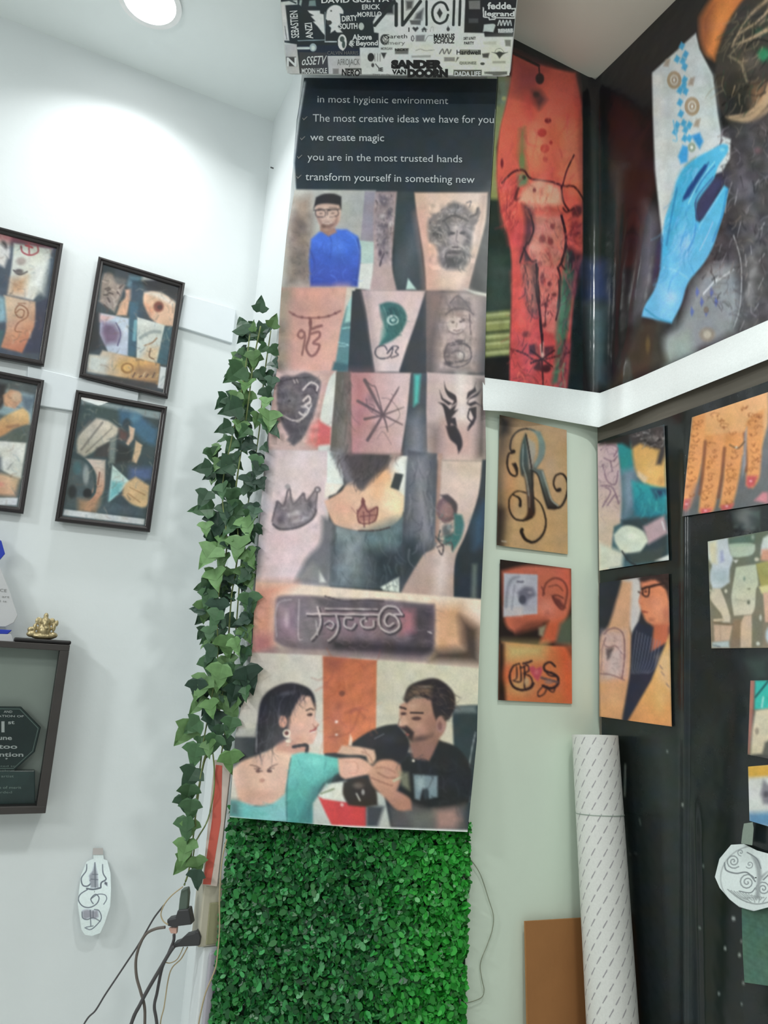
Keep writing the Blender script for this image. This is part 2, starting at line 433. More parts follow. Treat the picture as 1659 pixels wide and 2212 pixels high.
def paint_box(P):
    K = (38, 40, 44); W_ = (206, 210, 208); Y_ = (208, 210, 192)
    P.v(590, -80, 1).p([(0, 0), (260, 0), (260, 110), (0, 110)], K)
    P.v(590, 0, 6.144)
    P.p([(30, -500), (1560, -500), (1525, 0), (1450, 70), (1375, 190), (1325, 290), (1340, 430), (1400, 440), (1400, 630), (1150, 630), (1140, 740), (720, 740), (740, 1040), (360, 1040), (310, 590), (140, 560), (60, 60)], (36, 44, 48), sm=False)
    P.p([(330, 600), (860, 600), (1150, 660), (1150, 740), (340, 740)], (32, 42, 58))
    P.p([(345, 690), (720, 700), (735, 1040), (360, 1040)], (58, 60, 64))
    P.p([(60, 40), (160, 60), (215, 540), (130, 540)], (190, 190, 190)).l([(110, 390), (130, 530)], 18, (90, 90, 92)).l([(155, 350), (180, 520)], 10, (90, 90, 92))
    P.p([(70, 30), (320, 0), (325, 60), (150, 70), (80, 50)], (185, 190, 186)).l([(230, 10), (300, 40)], 22, (60, 70, 70))
    P.p([(480, 10), (560, 0), (570, 80), (470, 80)], (110, 130, 128))
    P.p([(355, 0), (385, 0), (370, 80), (345, 60)], (150, 165, 160))
    P.p([(460, 140), (620, 140), (625, 180), (670, 190), (690, 470), (650, 430), (590, 350), (530, 290), (560, 280), (500, 215), (540, 205), (480, 170)], W_, sm=False)
    P.p([(700, 250), (720, 130), (800, 70), (880, 80), (930, 140), (930, 185), (885, 180), (895, 300), (860, 350), (920, 430), (850, 430), (820, 400), (760, 440), (770, 370), (740, 340), (780, 300), (720, 270)], W_, sm=True).e(745, 300, 40, 35, (60, 60, 58), .3)
    P.e(770, 145, 16, 16, (90, 90, 90), .4)
    P.l([(330, 540), (690, 530)], 14, (120, 135, 140), sm=False).l([(690, 160), (690, 550)], 10, (120, 130, 135), sm=False).l([(690, 555), (840, 552)], 16, (165, 175, 180), sm=False)
    P.l([(330, 640), (470, 640)], 34, (185, 195, 196), sm=False).e(530, 630, 52, 60, (150, 165, 172), .2).e(530, 635, 30, 35, (190, 200, 200), .3)
    P.p([(150, 590), (310, 590), (350, 1035), (195, 1025)], (178, 178, 180)).p([(170, 755), (300, 755), (315, 880), (180, 880)], (70, 70, 74))
    P.e(918, 560, 62, 110, W_, .1).e(915, 520, 36, 45, (70, 80, 80), .3).e(935, 590, 26, 60, (60, 75, 75), .3).e(925, 655, 20, 22, (200, 200, 198), .4)
    P.p([(725, 750), (1160, 745), (1170, 1035), (750, 1035)], (184, 184, 186))
    P.p([(905, 905), (1170, 905), (1175, 1025), (910, 1010)], (184, 184, 186)).l([(960, 915), (1165, 915), (1165, 1015)], 18, (50, 56, 56), sm=False)
    P.p([(790, 910), (870, 910), (870, 1015), (795, 1015)], (120, 120, 120))
    P.e(1297, 760, 48, 62, (40, 42, 44), .15).p([(1430, 700), (1505, 700), (1470, 780)], (52, 54, 56))
    for k in range(3): P.l([(1350+35*k, 715), (1350+35*k, 810)], 12, (140, 140, 140), sm=False)
    P.e(1322, 865, 24, 32, (70, 70, 72), .3).l([(1360, 850), (1400, 900)], 14, (90, 90, 92))
    P.e(1480, 525, 62, 76, (60, 66, 66), .1).e(1490, 520, 42, 48, (190, 192, 190), .2).l([(1460, 500), (1490, 545), (1520, 510)], 12, (100, 104, 104))
    P.l([(1010, 590), (1040, 540), (1080, 560)], 14, (170, 178, 176)).l([(1010, 590), (1050, 620)], 14, (170, 178, 176))
    P.e(1170, 350, 40, 55, (175, 182, 180), .2)
    P.v(850, 0, 6.033)
    P.p([(950, -400), (1700, -400), (1580, 480), (1190, 480), (1180, 430), (920, 425)], (34, 36, 38))
    P.p([(900, 610), (1560, 490), (1540, 1020), (830, 1020), (700, 900), (200, 590)], Y_, 120, .85)
    P.p([(980, 10), (1130, 5), (1130, 120), (985, 120)], (110, 112, 112)).p([(980, 240), (1105, 240), (1105, 300), (980, 300)], (66, 70, 72))
    P.l([(1170, 100), (1175, 220), (1245, 230), (1250, 255), (1320, 250), (1330, 230), (1580, 235), (1590, 110), (1540, 115)], 16, W_, sm=False)
    P.p([(1165, 420), (1180, 320), (1300, 310), (1330, 330), (1300, 420), (1200, 410)], (180, 190, 188), sm=True)
    for k in range(4): P.l([(1360+45*k, 330), (1385+45*k, 265), (1400+45*k, 330)], 14, (190, 196, 194))
    P.p([(1360, 380), (1560, 370), (1550, 430), (1370, 430)], (170, 176, 174))
    # the big diamond letters and heart marks
    D_ = (40, 46, 46)
    P.l([(-245, 330), (10, 20)], 46, D_, sm=False).l([(35, 50), (35, 330)], 44, D_, sm=False).l([(115, 10), (115, 330)], 36, D_, sm=False).l([(125, 320), (350, 20)], 46, D_, sm=False)
    P.l([(430, 15), (430, 325)], 30, D_, sm=False).l([(790, 10), (780, 325)], 34, D_, sm=False).l([(870, 10), (858, 325)], 34, D_, sm=False)
    P.l([(710, 130), (670, 50), (600, 30), (530, 80), (505, 170), (535, 270), (605, 305), (680, 270), (710, 195)], 32, D_).p([(600, 105), (640, 170), (605, 240), (565, 170)], (48, 50, 52))
    P.p([(160, 10), (260, 10), (240, 110), (170, 130)], (80, 82, 84), 20).p([(300, 180), (390, 110), (370, 260), (270, 250)], (84, 86, 88), 20).p([(210, 265), (360, 260), (350, 325), (230, 320)], (90, 92, 92), 10)
    P.p([(286, 415), (245, 370), (260, 348), (286, 365), (312, 348), (328, 370)], (52, 54, 54), 3, sm=False).p([(400, 352), (440, 385), (428, 385), (428, 415), (410, 415), (410, 395), (392, 395), (392, 415), (372, 415), (372, 385), (362, 385)], (60, 62, 62), 3)
    P.l([(480, 410), (490, 360), (515, 350), (518, 405)], 5, (130, 130, 130)).e(712, 380, 26, 34, (60, 62, 62), .4).l([(712, 340), (712, 370)], 8, (60, 62, 62))
    P.e(248, 500, 24, 42, (100, 100, 100), .1).e(248, 500, 10, 26, (200, 202, 200), .2).p([(290, 460), (410, 455), (400, 540), (290, 540)], (120, 120, 120), 10).l([(410, 540), (450, 470), (510, 465)], 8, (120, 120, 120))
    P.p([(20, 635), (200, 630), (190, 705), (20, 705)], (105, 105, 103), 8).l([(290, 660), (350, 640), (420, 660), (530, 650)], 14, (160, 160, 156)).p([(235, 725), (485, 718), (485, 748), (235, 752)], (150, 150, 146), 8)
    P.l([(600, 700), (640, 640), (660, 700), (700, 640), (720, 700), (750, 650)], 16, (100, 100, 98)).p([(660, 745), (800, 745), (800, 800), (660, 800)], (125, 125, 122), 8).p([(810, 810), (830, 745), (855, 750)], (60, 60, 58), 4)
    P.p([(875, 645), (1130, 650), (1135, 710), (870, 710)], (120, 120, 110), 4)
    P.p([(1155, 700), (1250, 690), (1235, 755), (1165, 750)], (70, 70, 66), 10).p([(1450, 520), (1530, 520), (1525, 605), (1460, 600)], (120, 120, 112), 10).p([(1170, 545), (1340, 540), (1335, 580), (1170, 580)], (186, 188, 174), 10)
    P.p([(1280, 680), (1340, 685), (1380, 670), (1430, 685), (1490, 680), (1430, 710), (1380, 765), (1340, 705)], (60, 62, 58), 4).l([(1320, 680), (1345, 640), (1400, 635), (1440, 680)], 6, (130, 130, 120)).p([(1290, 798), (1460, 795), (1460, 825), (1290, 825)], (160, 160, 146), 8)
    P.e(1160, 830, 34, 22, (70, 72, 66), .3).p([(860, 800), (1080, 800), (1080, 840), (860, 840)], (168, 170, 154), 8)
    P.p([(785, 910), (1150, 910), (1145, 1000), (780, 1000)], (78, 78, 68), 4).p([(1185, 935), (1480, 930), (1480, 965), (1300, 1000), (1290, 970), (1190, 955)], (110, 112, 100), 8)
rows = [[tuple(np.array(proj(mid+ux*(sx*(WBX/2-0.003))+up*h))) for sx in (-1, 0, 1)] for h in (BH-0.004, BH*.5, 0.004)]
def box_sheet():
    o = sheet('sticker_print', rows, boxsurf(0.0012), paint_box, (200, 204, 202), PAPER, bx, 1.4, 1.5)
    S = boxsurf(0.002)
    letters('white_lettering', [
        ('DAVID GUETTA', (640, 40), (1540, 20), 62, .03), ('ERICK', (1180, 125), (1420, 120), 62, .02), ('MORILLO', (1120, 225), (1440, 215), 62, .02),
        ('DIRTY', (915, 285), (1120, 270), 70, .03), ('SOUTH', (880, 385), (1120, 380), 70, .03), ('ANZI', (530, 510), (510, 300), 90, .02),
        ('SEBASTIEN', (345, 500), (320, 140), 100, .01), ('Above', (1050, 530), (1310, 525), 70, .03), ('& Beyond', (1010, 605), (1390, 600), 62, .03),
        ('oSSETV', (375, 865), (690, 850), 110, .01, .25), ('MODIN HOLE', (380, 975), (715, 970), 66, .02), ('N', (180, 878), (312, 878), 110, .03)],
        S, LETW, bx, (590, 0, 6.144))
    letters('white_lettering', [('DADA LIFE', (795, 990), (1135, 990), 58, .03), ('REHAB', (1365, 425), (1560, 420), 48, .02), ('fedde', (1225, 118), (1535, 116), 84, .03), ('legrand', (1190, 206), (1575, 212), 62, .03)], S, LETW, bx, (850, 0, 6.033))
    letters('grey_lettering', [('CALVIN HARRIS', (720, 725), (1130, 725), 46, .0), ('AFROJACK', (850, 865), (1150, 860), 80, .0), ('TIMO ALLEN', (1320, 1010), (1550, 1010), 30, 0), ('MORGAN', (1430, 660), (1580, 660), 32, .02)], S, LETG, bx, (590, 0, 6.144))
    letters('black_lettering', [
        ('SANDER', (-32, 885), (645, 885), 92, .09), ('VAN', (-20, 965), (165, 965), 55, .05), ('DOORN', (180, 998), (710, 998), 88, .09),
        ('I', (194, 415), (207, 415), 58, .0), ('Gareth', (-120, 500), (178, 498), 52, .0), ('MARKUS', (525, 505), (798, 500), 60, .03), ('SCHULZ', (525, 565), (795, 562), 55, .03),
        ('Hardwell', (822, 710), (1135, 712), 60, .01), ('DIRTY & PARTY', (915, 520), (1075, 515), 36, .02), ('NICKY', (20, 665), (195, 662), 32, .02), ('NERO', (912, 1000), (912+250, 1010), 80, .03) if False else ('PARTY', (920, 580), (1050, 578), 36, .02)],
        S, LETB, bx, (850, 0, 6.033))
    letters('black_lettering', [('NERO', (910, 1000), (1150, 1010), 82, .03), ('IE', (1400, 945), (1460, 945), 46, .03)], S, LETB, bx, (590, 0, 6.144))
    letters('grey_lettering', [('Emery', (-120, 582), (150, 580), 46, 0), ('QULINEZ', (860, 838), (1080, 838), 34, 0), ('LAIDBACK LUKE', (1185, 965), (1480, 970), 32, .01)], S, LETG, bx, (850, 0, 6.033))
box_sheet()
# ------------------------------------------------------------------ long hanging banner
def off_ban(x, y): return 0.014+0.045*sstep(1500, 1795, y)+0.003*np.sin(y/61.0+x/140.0)+0.008*sstep(60, 0, np.abs(x-(655-0.0965*(y-175))))
def ban_surf(extra=0.0): return lambda x, y: hit('D', x, y, off_ban(x, y)+extra)
SK1, SK2, TAT = (205, 172, 168), (196, 160, 156), (92, 84, 88)
def paint_banner(P):
    P.v(590, 0, 3.13)
    P.p([(0, 400), (1700, 400), (1700, 1300), (0, 1300)], (40, 50, 58))
    P.e(700, 620, 500, 90, (66, 70, 82), 1, .5, -4).e(400, 900, 300, 250, (52, 60, 64), 1, .6).e(1200, 1150, 300, 120, (54, 58, 66), 1, .5)
    P.v(0, 0, 1).l([(658, 178), (644, 262), (634, 352), (637, 408)], 5, (206, 212, 216), .9, 3, False).l([(637, 408), (622, 510), (609, 622)], 3, (200, 204, 206), .7, 2, False)  # light line painted along the left edge for the curl highlight
    P.v(580, 390, 3.318)
    # ---- row one: man in blue, sleeve forearm, warrior on a calf
    P.p([(60, 62), (770, 70), (760, 780), (60, 770)], (188, 186, 180), 3, 1, (160, 160, 158), (200, 60, 640, 300))
    P.p([(690, 75), (765, 78), (755, 440), (660, 430)], (140, 134, 146)).p([(640, 430), (760, 440), (752, 600), (650, 590)], (168, 188, 184)).p([(640, 600), (752, 590), (740, 790), (636, 770)], (204, 204, 200))
    P.p([(180, 140), (300, 110), (300, 740), (130, 740), (150, 400)], (150, 126, 112), 40, .75)
    P.p([(170, 260), (300, 260), (290, 700), (150, 730)], (104, 96, 92), 60, .7).mott([(150, 150), (300, 150), (300, 740), (150, 740)], .12, 60, 3)
    P.p([(305, 420), (360, 370), (420, 350), (560, 350), (640, 400), (660, 480), (640, 760), (300, 760), (290, 560)], (66, 104, 198), 10, 1, (54, 72, 158), (450, 420, 420, 760), sm=False)
    P.e(500, 480, 110, 90, (84, 128, 220), 1, .6).l([(640, 420), (655, 560), (625, 740)], 16, (48, 66, 140), .6, 10).l([(400, 360), (450, 430), (440, 560)], 10, (50, 74, 160), .5, 8)
    P.p([(370, 330), (470, 330), (490, 370), (430, 400), (370, 360)], (150, 116, 106), 8)
    P.p([(335, 180), (345, 130), (430, 110), (510, 130), (520, 210), (505, 300), (440, 355), (385, 345), (345, 270)], (190, 160, 148), 8, sm=True)
    P.p([(345, 250), (380, 300), (420, 290), (470, 300), (495, 250), (490, 310), (440, 355), (385, 345)], (120, 92, 88), 14, .8, sm=False).l([(388, 300), (420, 310), (458, 298)], 6, (206, 186, 178)).l([(380, 322), (420, 330), (462, 318)], 8, (96, 72, 70), .6)
    P.p([(322, 205), (340, 120), (400, 95), (470, 95), (522, 115), (522, 210), (505, 175), (420, 165), (350, 175)], (44, 42, 46), 6)
    P.l([(335, 230), (345, 215), (400, 215), (405, 255), (350, 260), (335, 232)], 5, (62, 54, 58)).l([(425, 215), (490, 210), (495, 250), (430, 258), (422, 220)], 5, (62, 54, 58)).l([(325, 212), (405, 208), (510, 205)], 7, (54, 48, 52)).e(375, 236, 18, 8, (110, 90, 86), .7).e(460, 234, 18, 8, (110, 90, 86), .7).l([(355, 200), (395, 198)], 6, (90, 74, 72), .7).l([(435, 196), (485, 194)], 6, (90, 74, 72), .7).e(428, 262, 10, 22, (210, 180, 166), .6)
    P.p([(905, 78), (1060, 80), (1130, 790), (900, 790)], (52, 62, 68), 6).p([(920, 600), (1010, 380), (1060, 300), (1090, 500), (960, 740)], (80, 88, 98), 60, .8).p([(1000, 700), (1060, 780), (985, 780)], (176, 200, 192), 6)
    P.p([(770, 80), (920, 80), (900, 330), (885, 600), (920, 790), (725, 790), (755, 580), (752, 280)], (172, 150, 150), 8)
    P.p([(770, 90), (905, 90), (895, 280), (870, 520), (800, 610), (765, 420), (755, 260)], (134, 122, 130), 18, .8)
    P.e(830, 150, 56, 60, (84, 78, 90), .8, .8).e(815, 260, 36, 34, (176, 166, 170), .8).e(870, 230, 30, 60, (92, 84, 96), .8).e(830, 330, 60, 34, (90, 82, 94), .9, .8).e(880, 310, 22, 30, (180, 168, 172), .7).e(830, 430, 22, 90, (96, 86, 98), .8, .8, 10).e(800, 520, 20, 44, (84, 74, 84), .8).l([(830, 520), (812, 560), (800, 610)], 10, (80, 70, 80)).mott([(760, 90), (900, 90), (900, 600), (760, 600)], .14, 40, 5)
    P.p([(1040, 80), (1590, 80), (1590, 800), (1130, 800)], (34, 36, 38), 6)
    P.p([(1045, 85), (1572, 85), (1555, 300), (1500, 520), (1430, 790), (1130, 790), (1115, 560), (1060, 220)], (206, 174, 158), 8, 1, (222, 200, 188), (1080, 300, 1520, 200))
    P.p([(1060, 240), (1110, 200), (1190, 520), (1200, 780), (1130, 780), (1115, 560)], (200, 150, 136), 50, .7).p([(1530, 100), (1572, 90), (1540, 330), (1430, 790), (1390, 790), (1480, 480)], (150, 118, 108), 30, .6)
    for q, c in (([(1150, 270), (1190, 300), (1250, 200), (1330, 150), (1420, 190), (1470, 240), (1500, 200), (1490, 280), (1470, 350), (1440, 560), (1400, 640), (1280, 640), (1230, 600), (1200, 470), (1150, 430), (1140, 330)], (112, 106, 108)),):
        P.p(q, c, 16, .95)
    P.e(1350, 390, 80, 110, (158, 146, 146), .6).e(1300, 380, 34, 26, (70, 66, 70), .7).e(1395, 375, 30, 24, (78, 72, 76), .7).e(1345, 350, 18, 50, (196, 184, 180), .7).e(1340, 480, 100, 24, (186, 176, 172), .6, .8).e(1330, 580, 100, 54, (66, 64, 70), .6).e(1210, 380, 50, 60, (64, 62, 66), .7, .8).e(1330, 220, 90, 40, (150, 142, 146), .8, .8).e(1430, 420, 26, 60, (86, 80, 84), .8).l([(1440, 260), (1490, 240), (1500, 200)], 16, (80, 74, 76)).l([(1420, 160), (1450, 150), (1440, 190)], 10, (130, 120, 122)).mott([(1150, 160), (1480, 160), (1480, 640), (1150, 640)], .16, 55, 9).e(1330, 520, 70, 10, (60, 56, 60), .6)
    DK = [(58, 54, 60), (84, 78, 84), (110, 102, 106), (170, 160, 160), (190, 178, 174)]
    P.scr([(1150, 280), (1250, 200), (1330, 160), (1470, 240), (1470, 350), (1430, 560), (1390, 630), (1250, 620), (1200, 470), (1145, 420)], 150, 46, 9, DK, 41, .75)
    P.e(1350, 400, 56, 84, (166, 152, 150), .5, .8).e(1318, 378, 26, 13, (54, 50, 54), .5).e(1388, 376, 24, 12, (58, 54, 58), .5).l([(1352, 360), (1346, 430), (1362, 440)], 9, (110, 100, 102)).e(1340, 478, 40, 10, (70, 62, 66), .5).l([(1250, 290), (1330, 250), (1430, 290)], 14, (66, 62, 66), .8).l([(1290, 620), (1270, 540), (1300, 510), (1390, 510), (1410, 560)], 10, (62, 58, 62), .8)
    P.p([(1440, 290), (1490, 270), (1508, 190), (1520, 230), (1490, 310), (1450, 330)], (104, 96, 98), 8).p([(1230, 230), (1180, 240), (1150, 290), (1200, 300)], (120, 112, 112), 10)
    P.scr([(770, 90), (900, 90), (890, 300), (860, 560), (800, 600), (765, 420)], 90, 30, 8, DK, 42, .7)
    P.scr([(165, 300), (290, 280), (290, 700), (150, 730)], 80, 34, 9, [(86, 78, 76), (140, 122, 112), (110, 100, 98)], 43, .5)
    P.e(430, 280, 60, 70, (204, 176, 164), 1, .4).e(400, 200, 30, 20, (214, 188, 176), 1, .5).e(395, 330, 26, 20, (92, 72, 68), .8, .6).l([(300, 500), (330, 600), (310, 740)], 14, (50, 66, 140), .5, 12).l([(560, 370), (620, 420), (650, 520)], 10, (100, 140, 226), .5, 10).scr([(330, 420), (620, 420), (620, 740), (310, 740)], 50, 60, 10, [(58, 84, 170), (90, 130, 220), (70, 108, 204)], 44, .5)
    # ---- row two: pendant on a back, peacock feather, forearm goddess
    P.p([(60, 766), (618, 770), (600, 1370), (40, 1370)], (180, 138, 130), 3, 1, (204, 156, 146), (150, 800, 450, 1300))
    P.p([(60, 766), (180, 766), (150, 900), (140, 1370), (40, 1370)], (140, 134, 122), 40, .8).p([(170, 766), (560, 766), (480, 830), (300, 860), (200, 830)], (204, 150, 140), 40, .7).p([(560, 766), (622, 770), (600, 1000), (520, 1100)], (196, 196, 188), 6).p([(500, 766), (566, 766), (500, 1180), (440, 1370), (400, 1370)], (206, 164, 152), 60, .8)
    P.p([(562, 900), (600, 900), (580, 1370), (470, 1370), (520, 1050)], (86, 124, 132), 8).p([(570, 880), (612, 800), (600, 1010), (545, 1020)], (156, 196, 194), 8).l([(530, 1060), (595, 1050)], 8, (150, 200, 200)).l([(500, 1160), (575, 1180), (500, 1190)], 6, (150, 190, 196)).p([(470, 1300), (580, 1320), (570, 1370), (450, 1370)], (60, 92, 102), 12)
    LK = (118, 78, 78)
    P.l([(150, 940), (210, 975), (300, 985), (420, 975), (515, 935)], 12, LK, .9, 8)
    for x_, y_ in ((180, 960), (240, 980), (290, 985), (360, 982), (430, 972), (480, 952)): P.e(x_, y_, 16, 12, LK, .5)
    P.l([(300, 990), (305, 1060), (345, 1050), (380, 1040)], 20, LK, .9, 8).l([(225, 1080), (260, 1090), (240, 1130), (210, 1110), (235, 1070), (262, 1110), (255, 1170), (240, 1250)], 13, LK, .9, 8).l([(300, 1060), (290, 1130), (270, 1200), (300, 1255), (340, 1240), (365, 1180), (320, 1165), (365, 1120), (360, 1085), (300, 1100)], 17, LK, .9, 8).e(300, 1020, 18, 30, LK, .6)
    P.p([(600, 790), (1140, 790), (1130, 1370), (570, 1370)], (50, 54, 62), 4)
    P.p([(668, 785), (1126, 790), (1060, 1000), (990, 1200), (935, 1372), (765, 1372), (730, 1150), (705, 960)], (196, 172, 172), 8, 1, (206, 186, 186), (720, 800, 950, 1300)).p([(668, 785), (720, 790), (770, 1200), (790, 1372), (765, 1372), (705, 960)], (150, 134, 138), 24, .7)
    GP = (48, 92, 92)
    P.p([(795, 890), (860, 870), (940, 890), (985, 950), (985, 1020), (940, 1100), (880, 1150), (790, 1190), (810, 1150), (840, 1100), (830, 1040), (805, 980)], GP, 10, .95, sm=True).e(890, 950, 70, 60, (34, 66, 70), .6, .8).p([(810, 1080), (830, 1000), (860, 1110), (800, 1180)], (60, 126, 120), 14, .6)
    P.e(890, 1000, 48, 42, (180, 200, 196), .2).e(893, 1003, 34, 28, (60, 104, 106), .3).e(895, 1000, 20, 16, (176, 200, 196), .4).l([(870, 1010), (890, 1022), (912, 1008)], 6, (50, 84, 88)).l([(820, 900), (845, 960), (850, 1060)], 6, (120, 160, 156), .6)
    P.l([(850, 1215), (830, 1185), (780, 1195), (765, 1240), (800, 1275), (870, 1262), (890, 1200), (850, 1240), (890, 1190), (930, 1195), (910, 1228), (930, 1250), (880, 1270)], 9, (74, 70, 80))
    P.p([(1130, 792), (1570, 820), (1545, 1375), (1130, 1375)], (104, 92, 92), 4, 1, (74, 70, 74), (1300, 900, 1550, 1300)).p([(1140, 800), (1280, 790), (1200, 1000), (1140, 1100)], (126, 104, 100), 40, .8)
    P.p([(1290, 800), (1400, 775), (1520, 830), (1510, 1100), (1490, 1375), (1200, 1375), (1220, 1100)], (170, 150, 146), 40, .9).p([(1400, 775), (1570, 810), (1560, 830), (1480, 815)], (196, 192, 186), 8)
    P.e(1350, 900, 100, 90, (124, 112, 112), .8, .9).p([(1270, 960), (1340, 850), (1370, 820), (1450, 900), (1470, 950), (1380, 925), (1300, 950)], (110, 98, 98), 18, .9).e(1345, 1035, 78, 68, (190, 172, 168), .3).e(1370, 960, 46, 30, (140, 120, 118), .7).e(1320, 1010, 22, 14, (110, 92, 92), .6).e(1395, 1000, 20, 20, (100, 86, 86), .6).l([(1290, 1080), (1345, 1100), (1400, 1080)], 7, (110, 96, 96)).l([(1440, 960), (1450, 1100)], 10, (100, 86, 88)).e(1340, 1230, 100, 110, (128, 112, 114), .8, .9).e(1370, 1150, 50, 16, (84, 74, 78), .6).e(1280, 1240, 34, 80, (92, 82, 86), .8, .9).e(1380, 1250, 46, 40, (182, 168, 166), .6).l([(1310, 1180), (1400, 1170), (1450, 1200)], 9, (80, 70, 74)).e(1290, 1310, 50, 26, (78, 70, 74), .8).l([(1340, 1300), (1420, 1290), (1460, 1260)], 8, (86, 76, 80)).mott([(1220, 820), (1490, 820), (1490, 1350), (1220, 1350)], .14, 45, 12)
    P.scr([(1230, 900), (1300, 830), (1400, 800), (1470, 900), (1460, 1100), (1450, 1320), (1260, 1320), (1240, 1150)], 110, 36, 8, [(78, 70, 74), (100, 90, 92), (150, 136, 134), (180, 166, 162)], 45, .6)
    P.e(1345, 1030, 60, 52, (190, 172, 168), .4, .8).e(1322, 1015, 16, 9, (84, 72, 74), .5).e(1378, 1012, 16, 9, (84, 72, 74), .5).l([(1350, 1020), (1346, 1052)], 6, (140, 122, 118)).l([(1325, 1072), (1350, 1078), (1372, 1070)], 7, (104, 84, 84)).l([(1270, 960), (1330, 920), (1420, 925), (1470, 960)], 10, (82, 72, 76), .8).l([(1300, 880), (1350, 830), (1400, 860), (1450, 930)], 8, (86, 76, 80), .8)
    P.l([(1280, 1180), (1260, 1260), (1300, 1330), (1390, 1330), (1450, 1280), (1440, 1200), (1370, 1160), (1290, 1170)], 9, (80, 70, 76), .8).l([(1310, 1240), (1350, 1220), (1400, 1240), (1390, 1290), (1340, 1300)], 8, (86, 76, 82), .8)
    P.e(800, 1000, 60, 140, (206, 184, 184), 1, .3).scr([(800, 900), (940, 890), (985, 980), (930, 1100), (820, 1170), (835, 1040)], 60, 44, 6, [(34, 70, 74), (70, 120, 116), (48, 96, 96)], 46, .7, 60, 1.2)
    # ---- row three: elephant-god tattoo, compass, tribal wings
    P.p([(0, 1362), (490, 1362), (450, 1960), (0, 1960)], (198, 166, 162), 3, 1, (176, 140, 136), (100, 1500, 420, 1700)).p([(50, 1360), (250, 1360), (390, 1420), (300, 1900), (190, 1960), (10, 1960)], (206, 182, 180), 30, .6)
    P.p([(480, 1366), (486, 1480), (460, 1700), (440, 1960), (355, 1940), (370, 1700), (430, 1440)], (202, 202, 198), 6).p([(360, 1720), (450, 1770), (445, 1890), (340, 1900)], (192, 96, 98), 12).p([(300, 1760), (360, 1720), (340, 1900), (280, 1880)], (206, 110, 108), 30, .8)
    GT = (92, 86, 94)
    P.p([(65, 1430), (110, 1400), (180, 1400), (260, 1375), (330, 1400), (375, 1440), (370, 1500), (340, 1620), (290, 1760), (230, 1860), (180, 1900), (130, 1860), (150, 1830), (100, 1750), (60, 1600)], GT, 10, .95)
    P.e(180, 1560, 80, 90, (110, 104, 110), .8, .9).e(140, 1480, 50, 30, (128, 118, 122), .8, .8).p([(70, 1650), (200, 1710), (290, 1690), (230, 1850), (180, 1890), (110, 1750)], (78, 72, 82), 20, .8)
    IV = (196, 184, 184)
    P.l([(245, 1500), (300, 1450), (350, 1470), (345, 1500)], 10, IV).l([(250, 1580), (290, 1545), (295, 1600), (235, 1620), (280, 1630), (250, 1680), (220, 1660)], 13, IV).l([(60, 1660), (130, 1700), (190, 1720), (260, 1690), (310, 1600)], 10, (176, 166, 168)).l([(270, 1480), (320, 1480), (345, 1520)], 10, (60, 54, 62)).l([(85, 1440), (180, 1420), (290, 1410)], 9, (64, 58, 66)).l([(180, 1430), (190, 1450)], 8, IV).l([(200, 1425), (212, 1448)], 8, IV).e(150, 1580, 14, 10, (60, 54, 60), .5).e(310, 1550, 34, 40, (70, 64, 72), .8, .7).mott([(60, 1400), (370, 1400), (300, 1880), (100, 1880)], .12, 50, 15)
    P.p([(486, 1370), (600, 1372), (600, 1990), (440, 1960), (460, 1700)], (92, 88, 84), 4).p([(500, 1740), (600, 1700), (600, 1990), (500, 1980)], (120, 114, 112), 40, .8)
    P.p([(590, 1376), (1030, 1378), (1000, 1640), (945, 1970), (600, 1960)], (182, 138, 140), 6, 1, (204, 178, 178), (640, 1500, 950, 1500)).p([(590, 1376), (720, 1376), (720, 1600), (700, 1900), (600, 1960)], (164, 106, 112), 60, .7).p([(660, 1800), (900, 1760), (945, 1970), (640, 1960)], (190, 150, 148), 60, .6)
    CP = (92, 76, 82)
    P.l([(690, 1430), (820, 1680), (855, 1800)], (26, 6), CP, .9, 6).l([(935, 1480), (820, 1680), (710, 1860)], (8, 24), CP, .9, 6).l([(640, 1580), (820, 1680), (960, 1750)], (22, 8), CP, .9, 6).l([(970, 1625), (820, 1680), (690, 1710)], (6, 20), CP, .9, 6)
    P.l([(690, 1430), (740, 1470), (770, 1490), (820, 1670)], 8, CP, .9, 5).l([(700, 1560), (720, 1640), (800, 1690)], 7, CP, .7).l([(810, 1560), (870, 1570), (930, 1640), (935, 1700), (870, 1760), (800, 1770)], 6, CP, .6).l([(720, 1600), (760, 1620), (740, 1660)], 8, CP, .6).l([(880, 1530), (905, 1540), (930, 1500)], 6, CP, .6).l([(780, 1850), (820, 1800), (880, 1890)], 5, CP, .5).e(740, 1560, 50, 70, (120, 92, 98), 1, .5).e(760, 1780, 40, 60, (120, 96, 100), 1, .5)
    P.p([(1020, 1378), (1135, 1378), (1130, 1660), (1140, 2030), (960, 2030), (990, 1700)], (66, 72, 80), 6).p([(1045, 1390), (1090, 1390), (1075, 1590), (1040, 1620)], (82, 186, 176), 14, .9).p([(1010, 1720), (1080, 1660), (1120, 1800), (1130, 2030), (990, 2030)], (132, 134, 144), 50, .8)
    P.p([(1135, 1374), (1560, 1400), (1560, 2010), (1140, 2000), (1130, 1660)], (186, 164, 162), 6, 1, (210, 190, 186), (1180, 1500, 1400, 1500)).p([(1490, 1420), (1560, 1400), (1560, 2010), (1480, 2000), (1500, 1700)], (70, 62, 60), 40, .85).p([(1150, 1760), (1260, 1720), (1250, 1960), (1200, 2000), (1140, 2000)], (124, 106, 104), 50, .8).p([(1260, 1740), (1480, 1760), (1470, 2000), (1250, 2000)], (186, 150, 142), 50, .8).p([(1350, 1380), (1410, 1380), (1400, 1700), (1360, 1700)], (226, 212, 208), 30, .8)
    TW = (46, 40, 46)
